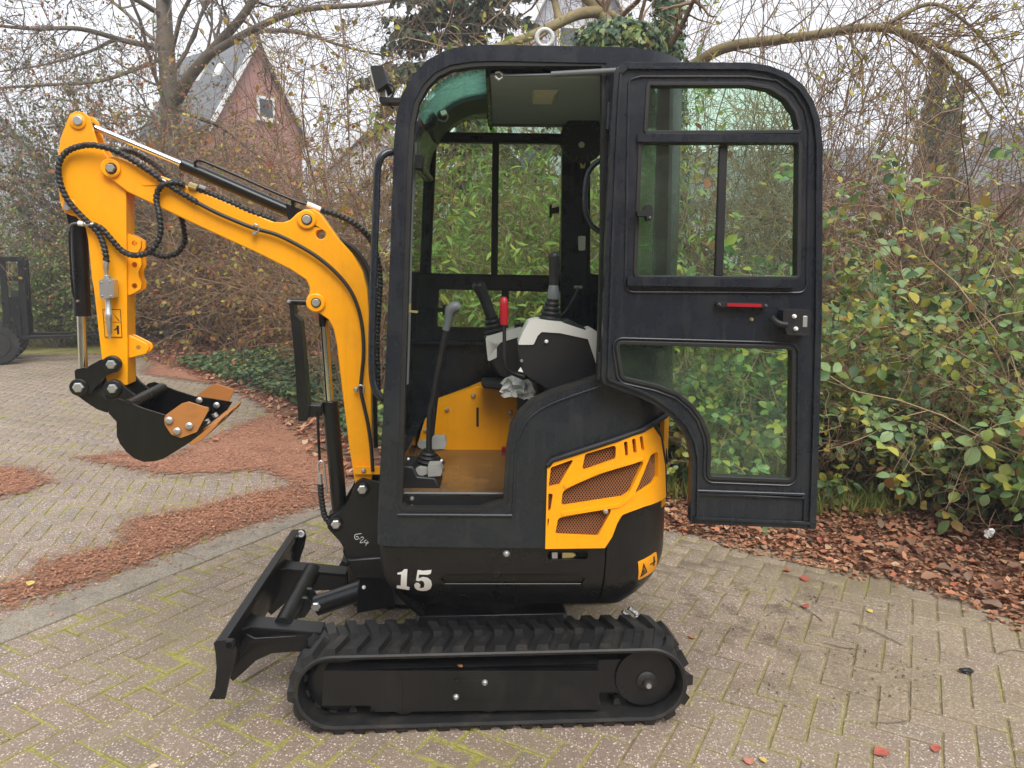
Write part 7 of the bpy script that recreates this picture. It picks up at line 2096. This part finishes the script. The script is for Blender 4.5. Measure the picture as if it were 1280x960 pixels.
# ------------------------------------------------------------------ forklift at the left edge, heading right and away
wc_ = ground(-3, 457)
FKF = Frame(wc_.x, wc_.y, R(28))
FK = empty('forklift', tuple(FKF.W(-0.6, 0.5, 0)), 'black forklift reaching in from the left edge with long steel forks', 'forklift')
wz = 0.335
mf = 0.20
prism('mast_post', FKF, [(21.5, 326), (29, 323), (36.5, 421), (25.5, 421)], mf, mf + 0.09, 'steelblack', FK, bev=0.006)
prism('mast_post', FKF, [(-1.5, 326), (6, 326), (13, 400), (4, 404)], mf, mf + 0.09, 'steelblack', FK, bev=0.006)
lp_ = [FKF.at(x, y, mf) for x, y in ((21.5, 326), (29, 323), (36.5, 421), (25.5, 421))]
prism('mast_post', FKF, lp_, mf + 0.62, mf + 0.71, 'steelblack', FK, bev=0.006, local=True)
prism('backrest_bar', FKF, [(-2, 321), (28.5, 321), (29, 327), (-2, 327)], mf - 0.01, mf + 0.10, 'steelblack', FK, bev=0.006)
prism('backrest_bar', FKF, [(3, 345.5), (24, 345.5), (24, 351), (3, 351)], mf + 0.01, mf + 0.08, 'steelblack', FK, bev=0.006)
prism('fork_carriage', FKF, [(8, 372), (26, 368), (33, 414), (26, 424), (16, 402)], mf + 0.02, mf + 0.60, 'steelblack', FK, bev=0.01)
prism('mast_chain_box', FKF, [(13, 363, 1), (23, 363, 1), (23, 374), (13, 374)], mf + 0.02, mf + 0.12, 'plastic', FK, bev=0.008)
for w_ in (mf - 0.06, mf + 0.62):
    f0 = FKF.at(23, 421, mf - 0.06); f1 = FKF.at(122, 409, mf - 0.06)
    zt_ = f0[1]
    prism('fork', FKF, [(f0[0], zt_ - 0.05), (f1[0], zt_ - 0.02), (f1[0], zt_), (f0[0] + 0.05, zt_ + 0.01), (f0[0] + 0.05, zt_ + 0.5), (f0[0], zt_ + 0.5)], w_, w_ + 0.11, 'steelblack', FK, bev=0.006, local=True)
def wheel(u_, w_):
    prof = [(0.0, 0.12), (0.0, 0.2), (0.015, 0.21), (0.02, 0.31), (0.06, 0.325), (0.20, 0.325), (0.24, 0.31), (0.245, 0.2), (0.245, 0.1)]
    wl2 = lathe_w('wheel', FKF, 0, 0, w_, prof, 'rubber', FK, 36, local=(u_, wz))
    V, Fc = [], []
    for k in range(26):
        an = 2 * math.pi * k / 26
        for j_, d_ in enumerate((-0.004, 0.12)):
            b_ = len(V)
            for rr, da, dd_ in ((0.315, -0.05, 0), (0.315, 0.05, 0), (0.315, 0.09, 0.11), (0.315, -0.01, 0.11), (0.338, -0.04, 0), (0.338, 0.04, 0), (0.338, 0.08, 0.11), (0.338, 0.0, 0.11)):
                aa = an + da + j_ * 0.12
                V.append(FKF.W(u_ + rr * math.cos(aa), w_ + 0.01 + d_ + dd_, wz + rr * math.sin(aa)))
            Fc += [tuple(b_ + i_ for i_ in f_) for f_ in BF]
    t_ = link('tread', mesh_from('tread', V, Fc), 'rubber', wl2); t_['kind'] = 'stuff'
    lathe_w('rim', FKF, 0, 0, w_, [(0.02, 0.2), (0.0, 0.19), (0.02, 0.1), (0.0, 0.05)], 'midgrey', wl2, 24, local=(u_, wz))
for u_, w_ in ((0, 0), (0, 0.85), (-1.45, 0.05), (-1.45, 0.80)): wheel(u_, w_)
prism('chassis', FKF, [(-1.85, 0.28, 0.1), (-0.3, 0.28, 0.05), (-0.3, 0.75, 0.05), (-0.7, 0.95, 0.1), (-1.85, 0.95, 0.1)], 0.12, 0.98, 'steelblack', FK, bev=0.03, local=True)
prism('engine_hood', FKF, [(-1.85, 0.955, 0.05), (-1.0, 0.955, 0.05), (-1.0, 1.25, 0.1), (-1.85, 1.3, 0.15)], 0.16, 0.94, 'orange', FK, bev=0.03, local=True)

# ------------------------------------------------------------------ damp November air
hm = bpy.data.materials.new('haze_air'); hm.use_nodes = True
hm.node_tree.nodes.clear()
ho = hm.node_tree.nodes.new('ShaderNodeOutputMaterial'); hv = hm.node_tree.nodes.new('ShaderNodeVolumePrincipled')
hv.inputs['Color'].default_value = (0.95, 0.96, 1.0, 1); hv.inputs['Density'].default_value = 0.0045; hv.inputs['Anisotropy'].default_value = 0.2
hm.node_tree.links.new(hv.outputs[0], ho.inputs['Volume'])
hz = link('haze', mesh_from('haze', boxv(-160, 160, -45, 260, -1.2, 17), BF), hm); tag(hz, kind='stuff')
